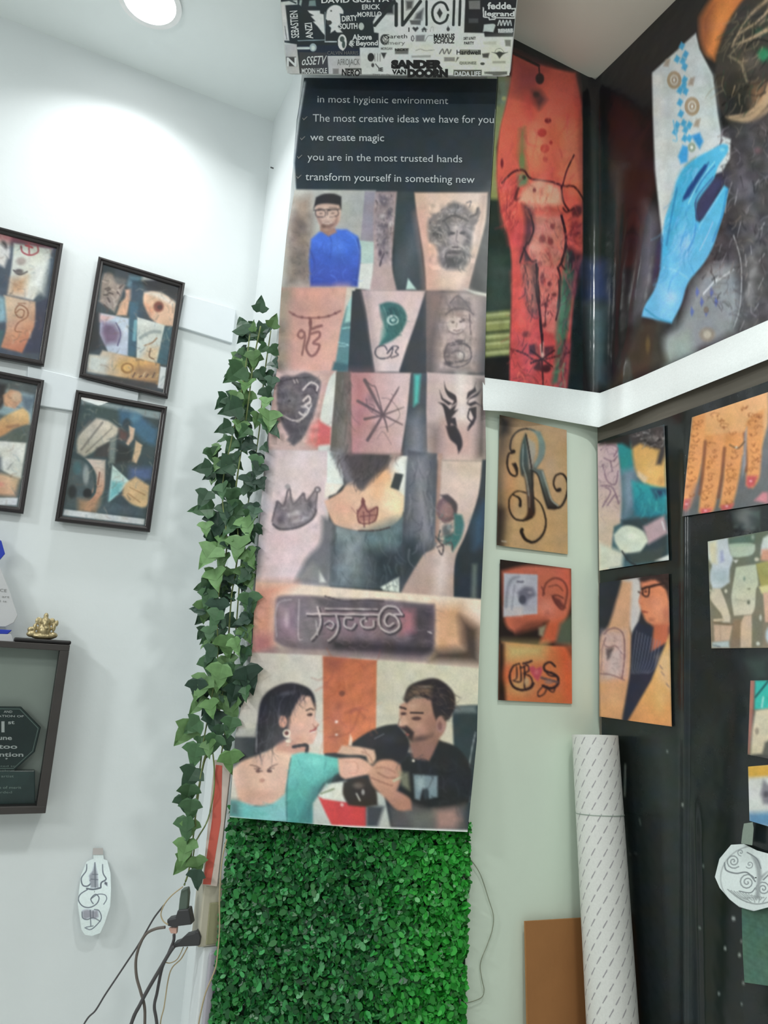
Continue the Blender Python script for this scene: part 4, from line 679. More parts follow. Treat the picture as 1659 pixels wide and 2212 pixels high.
# ------------------------------------------------------------------ banner folded round the far corner
def off_cb(x, y):
    o = 0.008+0.006*np.sin(x/37.0+y/300.0)*sstep(200, 700, y)+0.012*sstep(60, 0, np.abs(x-1290))*0
    o = o+0.012*np.exp(-((x-1395+(y-450)*0.16)/22.0)**2)*sstep(380, 520, y)*sstep(850, 600, y)     # the vertical creases right of the corner
    o = o+0.010*np.exp(-((x-1335+(y-450)*0.05)/14.0)**2)*sstep(350, 520, y)
    o = o+0.012*np.exp(-((x-1340)/18.0)**2-((y-830)/60.0)**2)
    return np.maximum(o, 0.003)
def cb_surf(extra=0.0): return lambda x, y: hitBR(x, y, off_cb(x, y)+extra, 0.06)
def paint_corner(P):
    P.v(1030, 100, 2.572)
    P.p([(500, -300), (900, -300), (900, 2100), (480, 2100)], (26, 36, 38)).p([(620, 800), (760, 900), (740, 1200), (600, 1200)], (44, 66, 62), 50, .8).p([(600, 1200), (740, 1200), (745, 1480), (620, 1480)], (54, 68, 112), 40, .85).p([(620, 1450), (745, 1450), (740, 1900), (640, 1880)], (92, 112, 118), 40, .75).p([(620, 600), (700, 600), (700, 820), (630, 820)], (40, 60, 58), 40, .7)  # lighter patches: vinyl reflections beside the corner, painted into the print
    P.p([(90, 150), (200, 170), (110, 560), (120, 860), (60, 860)], (150, 152, 98), 8, 1, (126, 140, 104), (100, 800, 140, 250)).p([(110, 190), (190, 200), (150, 320), (105, 330)], (120, 138, 124), 14, .8).e(150, 290, 16, 14, (180, 178, 120), .5)
    P.p([(0, 850), (180, 850), (200, 1300), (190, 1900), (0, 1900)], (40, 52, 48), 16).p([(60, 1150), (190, 1150), (190, 1450), (50, 1500)], (62, 78, 70), 40, .8)
    for k, (y0, y1) in enumerate(((1480, 1525), (1525, 1590), (1600, 1640), (1640, 1690), (1690, 1730))):
        P.p([(45, y0), (185, y0-14), (185, y1-14), (45, y1)], (136, 142, 92), 10).l([(50, y0+16), (180, y0+4)], 12, (178, 182, 136), .8, 8).l([(45, y1), (185, y1-12)], 7, (64, 70, 44), .8)
    P.p([(20, 1735), (190, 1720), (190, 1900), (10, 1880)], (26, 26, 24), 10)
    RD, RB = (226, 104, 84), (198, 78, 80)
    P.p([(200, 40), (340, 100), (545, 150), (575, 300), (600, 500), (625, 720), (610, 900), (605, 1130), (560, 1250), (530, 1500), (510, 1800), (490, 1990), (180, 1960), (185, 1650), (195, 1300), (180, 1080), (135, 920), (110, 700), (125, 480), (160, 330), (190, 180)], RD, 8, 1, RB, (350, 500, 350, 1700))
    P.p([(200, 40), (400, 120), (330, 300), (200, 260)], (150, 62, 66), 50, .8).p([(360, 130), (545, 150), (580, 330), (440, 330), (370, 250)], (220, 96, 82), 40, .8).e(330, 560, 110, 230, (236, 152, 116), 1, .85).p([(440, 420), (590, 440), (620, 720), (600, 820), (480, 760), (450, 600)], (222, 132, 100), 50, .85).p([(560, 500), (625, 720), (610, 880), (570, 800)], (190, 90, 78), 24, .7)
    P.p([(540, 160), (575, 300), (625, 720), (600, 720), (560, 400)], (170, 70, 68), 20, .6).p([(120, 720), (230, 720), (230, 1000), (150, 1000)], (214, 92, 84), 30, .8).p([(160, 940), (260, 960), (260, 1140), (180, 1100)], (192, 74, 78), 24, .8).l([(135, 920), (200, 860), (225, 800)], 14, (160, 60, 62), .7, 10)
    P.e(350, 180, 28, 36, (44, 24, 28), .3).l([(205, 40), (345, 108)], 14, (40, 26, 28)).l([(345, 108), (348, 160)], 8, (60, 30, 32)).p([(310, 245), (350, 245), (388, 295), (345, 350), (312, 300)], (96, 52, 56), 20, sm=True).e(330, 270, 24, 24, (66, 40, 44), .6).p([(270, 260), (320, 300), (320, 400), (290, 410), (260, 330)], (206, 70, 66), 30, .7).e(395, 413, 22, 16, (128, 34, 40), .3).e(362, 480, 30, 28, (196, 66, 62), .3).e(378, 568, 30, 28, (204, 82, 72), .3).e(380, 628, 18, 18, (206, 92, 80), .4).e(412, 535, 12, 12, (180, 60, 58), .4)
    P.p([(240, 460), (265, 450), (270, 600), (280, 700), (250, 710), (232, 600)], (104, 118, 76), 20, .8).e(250, 640, 20, 60, (112, 132, 84), .6, .8).p([(225, 710), (290, 720), (280, 770), (230, 780)], (84, 140, 104), 14, .8).e(262, 728, 14, 16, (40, 70, 56), .5)
    K = (72, 34, 40)
    P.l([(140, 760), (200, 700), (260, 690), (300, 735), (400, 750), (480, 775), (540, 780), (580, 830), (600, 870)], 11, K).l([(540, 605), (500, 690), (475, 780)], 9, K).l([(470, 780), (480, 860), (510, 910)], 11, K).l([(230, 790), (215, 850), (250, 840)], 16, (84, 44, 44), .8, 8).e(140, 650, 12, 36, (120, 40, 46), .6)
    P.p([(235, 860), (260, 800), (330, 745), (400, 760), (460, 800), (475, 880), (420, 920), (310, 910), (260, 870)], (230, 166, 140), 14).p([(310, 880), (470, 885), (465, 950), (320, 950)], (206, 96, 84), 16).p([(315, 940), (470, 945), (490, 1080), (470, 1180), (440, 1230), (340, 1230), (290, 1160), (280, 1090), (310, 1020)], (208, 130, 116), 14).e(330, 1130, 50, 60, (226, 150, 136), .8, .8).e(430, 1120, 40, 60, (204, 124, 112), .8, .8)
    for x_, y_, r_ in ((365, 1070, 24), (420, 1000, 18), (410, 1085, 22), (350, 1210, 18), (320, 800, 14)): P.e(x_, y_, r_, r_*1.3, (132, 64, 66), .6, .85)
    P.p([(250, 870), (310, 900), (320, 1010), (280, 1120), (260, 1190), (240, 1180), (270, 1000)], (78, 46, 56), 14, .85).l([(470, 940), (495, 1060), (480, 1180), (450, 1230)], 14, (60, 34, 42)).e(555, 915, 40, 44, (96, 50, 50), .5).e(545, 1010, 44, 100, (150, 56, 62), .8, .7).p([(265, 1140), (300, 1190), (265, 1200)], (60, 40, 50), 6)
    P.p([(340, 1220), (450, 1220), (455, 1400), (445, 1530), (430, 1600), (365, 1560), (345, 1400)], (214, 120, 112), 12).p([(250, 1210), (330, 1200), (345, 1400), (340, 1500), (280, 1480), (255, 1350)], (112, 70, 68), 16).p([(260, 1220), (300, 1220), (320, 1450), (290, 1450)], (206, 120, 104), 16, .8).l([(330, 1210), (345, 1400), (355, 1560), (365, 1640)], 13, (56, 32, 38)).l([(450, 1230), (465, 1300), (450, 1450)], 12, (70, 36, 42)).e(365, 1290, 20, 50, (120, 58, 66), .6, .9)
    for x_, y_ in ((385, 1440), (390, 1480), (375, 1550), (405, 1320), (430, 1380)): P.e(x_, y_, 18, 18, (96, 44, 50), .6, .85)
    P.l([(400, 1380), (385, 1440), (380, 1550)], 7, (84, 40, 46)).l([(360, 1440), (420, 1400)], 7, (84, 40, 46))
    P.p([(500, 1130), (560, 1180), (530, 1400), (500, 1600), (455, 1870), (415, 1880), (440, 1700), (460, 1400), (480, 1230)], (58, 104, 84), 14, .9).p([(480, 1340), (510, 1380), (470, 1640), (440, 1620), (455, 1450)], (84, 138, 106), 20, .7).p([(500, 1110), (590, 1160), (540, 1260), (500, 1230)], (50, 34, 46), 20, .85).p([(540, 1200), (590, 1180), (545, 1380), (520, 1400)], (110, 62, 84), 20, .7).p([(480, 1640), (520, 1640), (490, 1980), (450, 1980)], (126, 62, 72), 20, .8)
    P.p([(200, 1260), (250, 1250), (310, 1520), (290, 1640), (220, 1600)], (232, 92, 84), 30, .7).e(275, 1600, 34, 24, (130, 54, 54), .6).l([(290, 1470), (320, 1510), (355, 1505)], 9, (140, 60, 62))
    P.l([(190, 1680), (270, 1710), (340, 1745), (520, 1700)], 9, K).l([(365, 1600), (362, 1740), (370, 1900)], 10, K).p([(290, 1660), (330, 1650), (350, 1720), (290, 1710)], (92, 48, 56), 6).p([(375, 1670), (430, 1665), (420, 1710), (375, 1720)], (92, 48, 56), 6).p([(310, 1790), (350, 1740), (370, 1810), (330, 1800)], (80, 40, 46), 6).e(385, 1790, 34, 28, (70, 30, 38), .4).l([(240, 1800), (270, 1830)], 9, (150, 56, 58)).l([(200, 1850), (300, 1830), (360, 1900)], 6, (140, 60, 60)).e(200, 1690, 16, 16, (130, 50, 54), .5).p([(350, 1660), (370, 1640), (375, 1740), (358, 1740)], (220, 180, 170), 6).l([(250, 1700), (280, 1650)], 8, (130, 56, 60)).mott([(120, 700), (600, 700), (520, 1980), (180, 1960)], .1, 60, 33)
    P.scr([(130, 500), (330, 300), (590, 420), (600, 900), (560, 1150), (480, 1900), (200, 1900), (190, 1250)], 150, 90, 16, [(206, 84, 80), (236, 126, 98), (184, 66, 70), (226, 110, 92), (214, 96, 96)], 61, .35, 95, 1.3)
    DK2 = [(110, 52, 56), (150, 74, 72), (236, 168, 152), (216, 138, 124), (84, 40, 48)]
    P.scr([(320, 950), (470, 950), (490, 1080), (445, 1230), (345, 1230), (285, 1110)], 60, 44, 8, DK2, 62, .35).scr([(345, 1230), (450, 1230), (445, 1520), (370, 1560)], 60, 40, 8, DK2, 63, .4, 85, 1.6).scr([(250, 780), (470, 780), (470, 930), (300, 920)], 50, 50, 9, [(240, 186, 162), (200, 120, 100), (224, 150, 126), (150, 80, 72)], 64, .3)
    P.scr([(250, 1210), (340, 1200), (340, 1490), (270, 1480)], 40, 60, 11, [(70, 40, 44), (150, 84, 78), (206, 120, 104), (50, 30, 36)], 65, .6, 85, .8).scr([(500, 1120), (590, 1160), (520, 1500), (490, 1980), (440, 1980), (470, 1500)], 70, 70, 12, [(40, 76, 68), (96, 150, 116), (104, 56, 74), (60, 34, 50), (150, 80, 90)], 66, .55, 100, .7).scr([(480, 930), (600, 880), (600, 1120), (500, 1130)], 40, 60, 12, [(120, 44, 52), (190, 84, 82), (84, 36, 46)], 67, .5)
    P.scr([(200, 1650), (500, 1640), (480, 1980), (190, 1950)], 50, 60, 8, [(110, 44, 50), (240, 120, 104), (150, 60, 66), (90, 36, 44)], 68, .55).scr([(140, 720), (240, 720), (230, 1000), (150, 980)], 40, 60, 10, [(170, 62, 66), (232, 120, 104), (140, 54, 60)], 69, .5, 110, 1.2)
    for q in ([(500, 1110), (470, 1200), (490, 1240)], [(260, 1120), (300, 1190), (330, 1190)], [(280, 1090), (255, 1150), (240, 1200)], [(340, 1230), (330, 1350), (350, 1480), (365, 1620)], [(455, 1300), (460, 1420), (440, 1520)], [(480, 900), (500, 920), (540, 900)], [(300, 940), (315, 1020), (285, 1100)]): P.l(q, 10, (52, 28, 34), .85, 5)
    P.l([(362, 1600), (362, 1700)], (10, 4), (48, 24, 30)).l([(300, 1760), (365, 1735), (430, 1690)], 9, (56, 28, 34)).l([(300, 1690), (420, 1780)], 9, (56, 28, 34))
    # glove panel
    P.v(1259, 0, 2.4575)
    P.p([(0, 420), (160, 350), (520, -80), (1100, -80), (1100, 2200), (0, 2200)], (28, 28, 30), 4).p([(20, 600), (190, 860), (230, 1000), (150, 1900), (60, 1950), (20, 1300)], (38, 52, 50), 50, .8).p([(10, 1380), (130, 1390), (150, 1600), (20, 1600)], (56, 70, 112), 40, .8).p([(20, 1620), (140, 1620), (120, 2040), (60, 2040)], (84, 104, 110), 40, .75).p([(160, 870), (240, 870), (180, 1300), (150, 1500), (140, 1300)], (70, 78, 76), 24, .5).p([(220, 900), (330, 900), (320, 1200), (160, 1980), (130, 1900), (200, 1300)], (22, 20, 24), 30, .8)  # greenish reflection column along the corner crease, painted as lighter zones
    P.p([(330, 1080), (410, 1150), (380, 1500), (320, 1640), (260, 1700), (300, 1400)], (104, 98, 110), 50, .85)  # purplish sheen streak down the crease, painted in
    P.p([(640, 60), (720, -60), (900, -60), (830, 40), (740, 180), (700, 320), (640, 260), (620, 140)], (206, 122, 66), 20).p([(680, 100), (800, -20), (760, 120), (720, 240), (670, 280)], (222, 140, 78), 40, .8).p([(620, 90), (700, 20), (660, 220), (640, 260)], (120, 66, 46), 30, .7)
    P.p([(830, 30), (940, -60), (1100, -60), (1100, 640), (900, 760), (760, 640), (715, 540), (700, 400), (740, 200)], (54, 50, 46), 10).e(880, 330, 110, 90, (98, 92, 80), 1, .6).e(960, 290, 50, 60, (40, 104, 74), .8).e(940, 170, 60, 40, (34, 70, 56), .9, .8).p([(770, 400), (900, 400), (960, 560), (800, 620), (740, 520)], (34, 36, 34), 30, .8)
    for q, w_ in (([(1000, -20), (880, 90), (800, 220)], (20, 4)), ([(1010, 30), (920, 120), (830, 180), (790, 250)], (16, 4)), ([(1010, 140), (900, 200), (800, 240)], (26, 6)), ([(780, 620), (880, 600), (960, 520), (1010, 420)], (10, 34)), ([(800, 760), (900, 660), (1010, 560)], (8, 26)), ([(840, 750), (940, 700), (1010, 620)], (6, 20))):
        P.l(q, w_, (178, 152, 124), .9, 10)
    P.l([(780, 300), (840, 340), (870, 430)], 14, (130, 120, 100), .7, 10).l([(740, 560), (830, 480), (940, 440)], 8, (20, 22, 20)).p([(900, 450), (980, 440), (960, 540), (890, 560)], (150, 112, 84), 30, .7)
    P.p([(700, 700), (1100, 560), (1100, 1800), (760, 1900), (520, 1700), (560, 1400), (720, 1200)], (66, 64, 68), 30).e(860, 1000, 100, 160, (110, 106, 116), 1, .55).e(930, 800, 40, 30, (130, 90, 100), 1, .5).e(900, 1200, 80, 200, (96, 92, 98), 1, .6).e(780, 1200, 40, 100, (40, 40, 44), .9, .7).p([(620, 900), (770, 920), (750, 1020), (680, 1080), (600, 1200)], (56, 54, 78), 30, .9).mott([(700, 700), (1000, 700), (1000, 1800), (560, 1700)], .22, 60, 36)
    for k in range(26):
        g = np.random.default_rng(k+50); x_, y_ = 700+g.uniform(0, 280), 950+g.uniform(0, 760); P.l([(x_, y_), (x_+g.uniform(-30, 10), y_+g.uniform(20, 80))], g.uniform(4, 9), (150, 148, 154) if k % 3 else (40, 38, 42), .6, 5)
    P.l([(800, 1250), (840, 1400), (835, 1620), (800, 1740)], 8, (150, 150, 154), .8)
    P.p([(650, 1440), (800, 1400), (830, 1600), (800, 1760), (600, 1860), (440, 1900), (430, 1800), (520, 1700)], (146, 152, 158), 30, .9).p([(430, 1800), (560, 1760), (600, 1880), (430, 1960)], (150, 164, 158), 30, .8).p([(300, 1700), (430, 1700), (420, 1850), (440, 1920), (150, 2060), (250, 1800)], (58, 54, 46), 30).e(345, 1830, 20, 70, (104, 90, 60), .8, .7)
    for k in range(12):
        P.p([(600+x_, 1650-y_) for x_, y_ in [(k % 4*38-30+k//4*14, k//4*52-10), (k % 4*38+6-30+k//4*14, k//4*52+22), (k % 4*38+22-30+k//4*14, k//4*52-4), (k % 4*38+8-30+k//4*14, k//4*52-30)]], (84, 100, 168), 5, .85) if (k+k//4) % 2 == 0 else None
    P.e(655, 1645, 18, 22, (120, 112, 108), .4).e(660, 1775, 56, 50, (140, 130, 116), .5, .8).e(660, 1775, 30, 30, (176, 172, 160), .6).l([(640, 1560), (720, 1470)], 10, (196, 200, 206)).l([(700, 1500), (800, 1430)], 8, (196, 200, 206))
    P.p([(368, 385), (600, 175), (620, 260), (690, 400), (715, 600), (735, 720), (785, 740), (780, 840), (740, 910), (560, 980), (470, 1180), (425, 1270), (410, 1150), (385, 900), (372, 600)], (196, 204, 206), 6, sm=False).p([(372, 400), (430, 380), (440, 1000), (425, 1240), (385, 900)], (210, 216, 216), 14, .8).p([(640, 330), (690, 400), (730, 700), (680, 690)], (176, 188, 188), 20, .8)
    CY = (74, 160, 204)
    for x_, y_ in ((525, 245), (545, 290), (500, 315), (540, 355), (530, 325), (540, 425), (515, 480), (545, 485), (535, 455), (515, 545), (520, 605), (535, 655), (565, 665), (545, 690), (500, 665), (490, 700), (540, 735), (565, 735)):
        P.p([(x_-18, y_+6), (x_-2, y_-24), (x_+18, y_-8), (x_+4, y_+22)], CY, 5)
    for x_, y_, r_ in ((485, 425, 40), (580, 565, 42)):
        P.e(x_, y_, r_, r_*1.25, (164, 146, 122), .1).e(x_, y_, r_*.62, r_*.8, (196, 190, 178), .2).e(x_, y_, r_*.4, r_*.5, (160, 140, 116), .3).e(x_, y_, r_*.2, r_*.3, (214, 212, 206), .4)
    for x_, y_ in ((575, 435), (605, 655), (445, 335)): P.p([(x_-18, y_+16), (x_-4, y_-20), (x_+20, y_-26), (x_+10, y_+20)], (160, 150, 140), 6)
    P.p([(575, 720), (620, 705), (640, 750), (620, 790), (600, 760)], (60, 144, 206), 8).p([(505, 830), (530, 770), (560, 780), (555, 860), (520, 870)], (70, 158, 216), 8).e(578, 782, 24, 30, (150, 166, 150), .3).e(578, 782, 10, 12, (220, 224, 216), .4).p([(540, 880), (600, 830), (590, 860), (550, 910)], (166, 160, 130), 8).l([(480, 640), (500, 740), (480, 745)], 10, (120, 180, 210), .7)
    TG = [(24, 24, 24), (60, 58, 54), (120, 108, 90), (160, 140, 116), (40, 60, 48)]
    P.scr([(800, 60), (1000, -40), (1010, 420), (900, 640), (760, 560), (720, 400)], 130, 90, 10, TG, 70, .6, 130, 1.4).scr([(700, 720), (1000, 640), (1000, 1690), (800, 1760), (620, 1500), (760, 1150)], 260, 56, 10, [(34, 34, 38), (96, 94, 100), (140, 136, 144), (70, 66, 72), (56, 50, 56), (120, 110, 106)], 71, .5)
    P.e(960, 290, 40, 44, (44, 118, 84), .7).l([(870, 250), (920, 210), (990, 220)], 10, (24, 26, 24)).p([(760, 620), (880, 610), (980, 500), (1010, 420), (1010, 520), (900, 640), (800, 640)], (176, 150, 122), 10, .9)
    # gloved hand
    G1, G2 = (84, 176, 214), (62, 142, 196)
    P.p([(312, 1680), (330, 1620), (395, 1500), (420, 1300), (440, 1150), (480, 1050), (500, 960), (560, 870), (690, 790), (740, 765), (770, 770), (768, 810), (720, 880), (690, 960), (620, 1060), (600, 1150), (620, 1180), (700, 1060), (750, 985), (772, 1000), (755, 1100), (720, 1220), (690, 1310), (640, 1400), (560, 1500), (520, 1620), (470, 1715)], G1, 6, 1, (104, 180, 224), (420, 1100, 560, 1500))
    P.p([(420, 1290), (500, 960), (560, 870), (650, 820), (560, 960), (530, 1080), (440, 1380), (420, 1420)], (66, 166, 208), 16, .8).l([(540, 1050), (600, 950), (650, 880)], 16, (34, 70, 130), .9, 10).l([(610, 1160), (600, 1060), (690, 940)], 8, (60, 100, 156), .7).p([(600, 1080), (690, 960), (740, 960), (700, 1060), (640, 1160), (605, 1170)], (60, 62, 96), 12, .9).e(540, 1300, 70, 120, (142, 186, 236), 1, .8).e(740, 795, 20, 14, (120, 200, 226), .6).l([(430, 1420), (500, 1440), (560, 1480)], 8, (140, 200, 230), .7).p([(395, 1510), (450, 1500), (520, 1560), (470, 1700), (400, 1690)], (124, 186, 230), 30, .7).l([(330, 1640), (400, 1690), (470, 1710)], 8, (60, 150, 190)).e(470, 1580, 50, 50, (170, 196, 240), 1, .6).l([(620, 1330), (660, 1250), (690, 1180)], 8, (150, 190, 236), .7).p([(395, 1290), (420, 1260), (410, 1430), (370, 1500), (380, 1400)], (52, 44, 76), 12, .8)
    P.scr([(430, 1150), (560, 900), (700, 830), (600, 1050), (640, 1250), (560, 1480), (420, 1480)], 60, 110, 14, [(70, 156, 204), (120, 190, 232), (60, 140, 200), (150, 196, 240)], 72, .4, 115, .6)
    P.l([(500, 1000), (470, 1150), (445, 1300)], 10, (48, 128, 180), .7, 8).l([(560, 1080), (620, 960), (700, 860)], 7, (150, 214, 236), .7).l([(690, 1280), (740, 1140), (765, 1010)], 12, (54, 134, 190), .7, 8).l([(620, 1200), (690, 1090), (748, 1000)], 9, (130, 200, 232), .7, 6).l([(600, 1190), (590, 1260), (560, 1330)], 9, (60, 130, 196), .6, 8)
    P.p([(530, 1066), (556, 1000), (618, 916), (668, 862), (652, 904), (604, 980), (564, 1046)], (34, 66, 122), 8, .95, sm=False).l([(700, 880), (640, 950), (600, 1020)], 8, (58, 120, 178), .7, 6)
CBR = [[(1078, 60), (1180, 108), (1286, 172), (1360, 100), (1450, 10), (1520, -60), (1672, -250), (1990, -560)],
       [(1076, 180), (1180, 200), (1288, 230), (1380, 180), (1470, 130), (1550, 80), (1672, 10), (1990, -180)],
       [(1060, 430), (1170, 440), (1289, 455), (1380, 410), (1470, 370), (1560, 330), (1672, 280), (1990, 138)],
       [(1049, 660), (1168, 672), (1291, 690), (1380, 645), (1470, 600), (1560, 560), (1672, 510), (1990, 368)],
       [(1043, 816), (1150, 830), (1296, 850), (1380, 817), (1470, 777), (1560, 736), (1672, 687), (1990, 545)]]
cb = thing('corner_banner', tuple(PK+nL*.02+nR*.02+UZ*2.2), 'glossy banner folded round the far corner with red forearm and blue gloved hand', 'banner')
sheet('printed_sheet', CBR, cb_surf(), paint_corner, (28, 30, 32), VINYLB, cb, 2.2, 1.25)
def hem_surf(x, y): 
    top = np.interp(x, [1043, 1150, 1296, 1380, 1470, 1560, 1672, 1990], [816, 830, 850, 817, 777, 736, 687, 545])
    return hitBR(x, y, off_cb(x, top)+0.002+0.018*sstep(0, 70, y-top)+0.005*np.sin(x/33.0)*sstep(0, 50, y-top), 0.06)
HEM = [[(1043, 815), (1150, 829), (1296, 849), (1380, 816), (1470, 776), (1560, 735), (1672, 686), (1990, 544)], [(1043, 872), (1140, 890), (1296, 921), (1380, 886), (1470, 850), (1560, 814), (1672, 769), (1990, 638)], [(1044, 886), (1100, 889), (1293, 923), (1380, 888), (1470, 852), (1560, 816), (1672, 771), (1990, 640)]]
sheet('white_hem', HEM, hem_surf, None, (222, 228, 230), MATTE, cb, 4, 1.2)['label'] = 'white unprinted bottom edge'

# ------------------------------------------------------------------ black banner on the right wall
def off_bb(x, y):
    o = 0.009+0.0025*np.sin(x/26.0+y/500.0)+0.003*np.sin(x/61.0+1.3)
    o = o+0.006*np.exp(-((x-1478)/7.0)**2)*sstep(900, 1100, y)+0.005*np.exp(-((x-1500-(y-1700)*.02)/9.0)**2)*sstep(1700, 1800, y)
    return np.maximum(o, 0.002)
def bb_surf(extra=0.0): return lambda x, y: hit('R', x, y, off_bb(x, y)+extra)
def paint_black(P):
    P.v(1300, 1440, 2.866)
    P.p([(480, 0), (540, 0), (560, 300), (560, 850), (480, 860)], (40, 46, 48), 20, .6).p([(240, 420), (480, 420), (540, 850), (370, 900), (250, 890)], (50, 62, 58), 60, .5).p([(370, 830), (570, 870), (600, 2200), (430, 2200), (380, 1300)], (44, 52, 52), 12, .55).p([(570, 860), (850, 930), (870, 2200), (610, 2200)], (22, 28, 26), 14, .7)  # vinyl reflections and wrinkle shading painted as lighter and darker zones
    P.l([(145, 610), (142, 800)], 14, (120, 130, 124)).l([(168, 1158), (215, 1160)], 6, (90, 96, 92)).l([(232, 940), (240, 980)], 10, (70, 78, 74))
    for x_, y_, r_ in ((815, 1560, 13), (763, 1745, 9), (852, 1787, 11), (876, 1960, 9), (628, 1232, 6), (606, 1618, 8), (865, 1700, 8), (895, 1860, 8), (865, 2090, 7), (725, 2025, 8), (405, 525, 6), (500, 855, 8)): P.e(x_, y_, r_*1.3, r_*1.2, (170, 178, 174), .4)
    P.v(1259, 820, 2.835).p([(900, 800), (1090, 790), (1085, 910), (930, 900)], (52, 66, 62), 10, .7).l([(920, 900), (1085, 915)], 6, (84, 100, 96)).p([(940, 800), (1080, 850), (1085, 800)], (84, 104, 98), 10, .5).p([(1000, 1720), (1134, 1700), (1134, 1840), (1060, 1840)], (52, 72, 66), 30, .7)
BBR = [[(1292, 953), (1390, 920), (1480, 888), (1580, 852), (1674, 818), (1990, 700)], [(1296, 1250), (1390, 1250), (1480, 1250), (1580, 1250), (1674, 1250), (1990, 1250)], [(1300, 1600), (1390, 1610), (1480, 1620), (1580, 1630), (1674, 1640), (1990, 1675)], [(1306, 2240), (1400, 2270), (1490, 2300), (1590, 2330), (1690, 2360), (2010, 2456)]]
bb = sheet('black_banner', BBR, bb_surf(), paint_black, (30, 36, 36), VINYLB, None, 3, 1.0)
setp(bb, 'black vinyl sheet covering the right wall behind the pinned photographs', 'banner')

def photo(name, quad, surf, paint, base, label, group=None, cat='photograph', step=2.0, gain=1.2):
    (a, b, c, d) = quad
    o = sheet(name, [[a, b], [d, c]], surf, paint, base, PAPER, None, step, gain)
    return setp(o, label, cat, group)
# photographs on the cream wall
def paint_R(P):
    P.v(1050, 880, 3.252)
    P.p([(60, 40), (580, 40), (590, 1050), (60, 1050)], (196, 160, 116), 4, 1, (186, 152, 112), (200, 900, 520, 300)).p([(80, 40), (190, 80), (150, 240), (110, 460), (140, 700), (120, 980), (60, 980)], (70, 62, 56), 60, .9).p([(70, 680), (130, 720), (110, 980), (60, 980)], (40, 34, 32), 30, .9).e(170, 560, 80, 260, (206, 150, 104), 1, .7).p([(95, 60), (180, 80), (160, 180), (95, 200)], (40, 38, 36), 30, .8).p([(150, 60), (340, 110), (580, 150), (580, 220), (200, 140)], (176, 150, 128), 40, .6).e(400, 850, 200, 180, (204, 164, 114), 1, .7).e(460, 400, 120, 280, (196, 166, 138), 1, .6)
    K = (34, 26, 22); GR = (96, 110, 106)
    P.l([(190, 320), (170, 290), (180, 220), (220, 170), (280, 150), (340, 165), (390, 220), (405, 290), (390, 360), (345, 430)], 12, (50, 46, 44)).p([(300, 150), (380, 170), (415, 260), (405, 350), (350, 430), (320, 420), (360, 350), (370, 260), (350, 190)], (122, 140, 136), 8)
    P.p([(278, 180), (300, 260), (335, 400), (330, 580), (345, 740), (300, 790), (255, 790), (290, 740), (285, 600), (270, 500), (245, 470), (235, 370), (250, 250)], (70, 84, 82), 8, 1, (56, 36, 30), (280, 350, 300, 740)).p([(285, 210), (345, 250), (350, 320), (325, 430), (305, 440), (290, 300)], (168, 160, 146), 10).l([(280, 190), (300, 300), (320, 440), (330, 600), (335, 740)], 10, (40, 36, 34)).l([(262, 260), (258, 400), (285, 500), (300, 620)], 9, (150, 160, 154), .8).l([(268, 470), (300, 580), (305, 700)], 10, (150, 130, 110), .6)
    P.p([(305, 440), (345, 430), (400, 440), (430, 540), (460, 640), (510, 690), (480, 720), (430, 710), (400, 620), (380, 520), (355, 465)], (92, 104, 100), 8, 1, (44, 36, 32), (390, 520, 470, 710)).l([(395, 450), (430, 560), (460, 650), (505, 690)], 10, (158, 166, 158), .8).l([(310, 440), (360, 470), (390, 560), (430, 690)], 8, (34, 32, 30))
    P.l([(440, 705), (520, 700), (565, 620), (572, 530), (540, 470), (490, 480), (475, 540), (500, 590), (522, 570)], (16, 10), K).e(512, 580, 20, 16, K, .3).l([(185, 320), (158, 330), (148, 400), (170, 465), (210, 480), (220, 440), (205, 395)], 13, K).p([(180, 395), (205, 390), (220, 440), (215, 470), (200, 430)], K, 6).e(192, 310, 18, 18, K, .4)
    P.l([(340, 635), (390, 690), (420, 800), (400, 890), (340, 945), (280, 930), (250, 880), (252, 860)], (7, 26), K).l([(280, 600), (215, 590), (165, 640), (165, 720), (200, 780), (260, 795), (320, 770)], (8, 14), K).l([(190, 615), (235, 640), (240, 690)], (8, 22), K)
    P.l([(110, 940), (140, 942)], 8, (200, 190, 180))
photo('photo_print', zz([(95, 52), (566, 160), (574, 1032), (75, 968)], 1050, 880, 3.252), lambda x, y: hit('B', x, y, 0.004+0.004*sstep(1000, 900, y)), paint_R, (190, 156, 114), 'photo print of a swirling black capital R tattoo on bare skin, on the cream wall', 'photo prints on the cream wall')
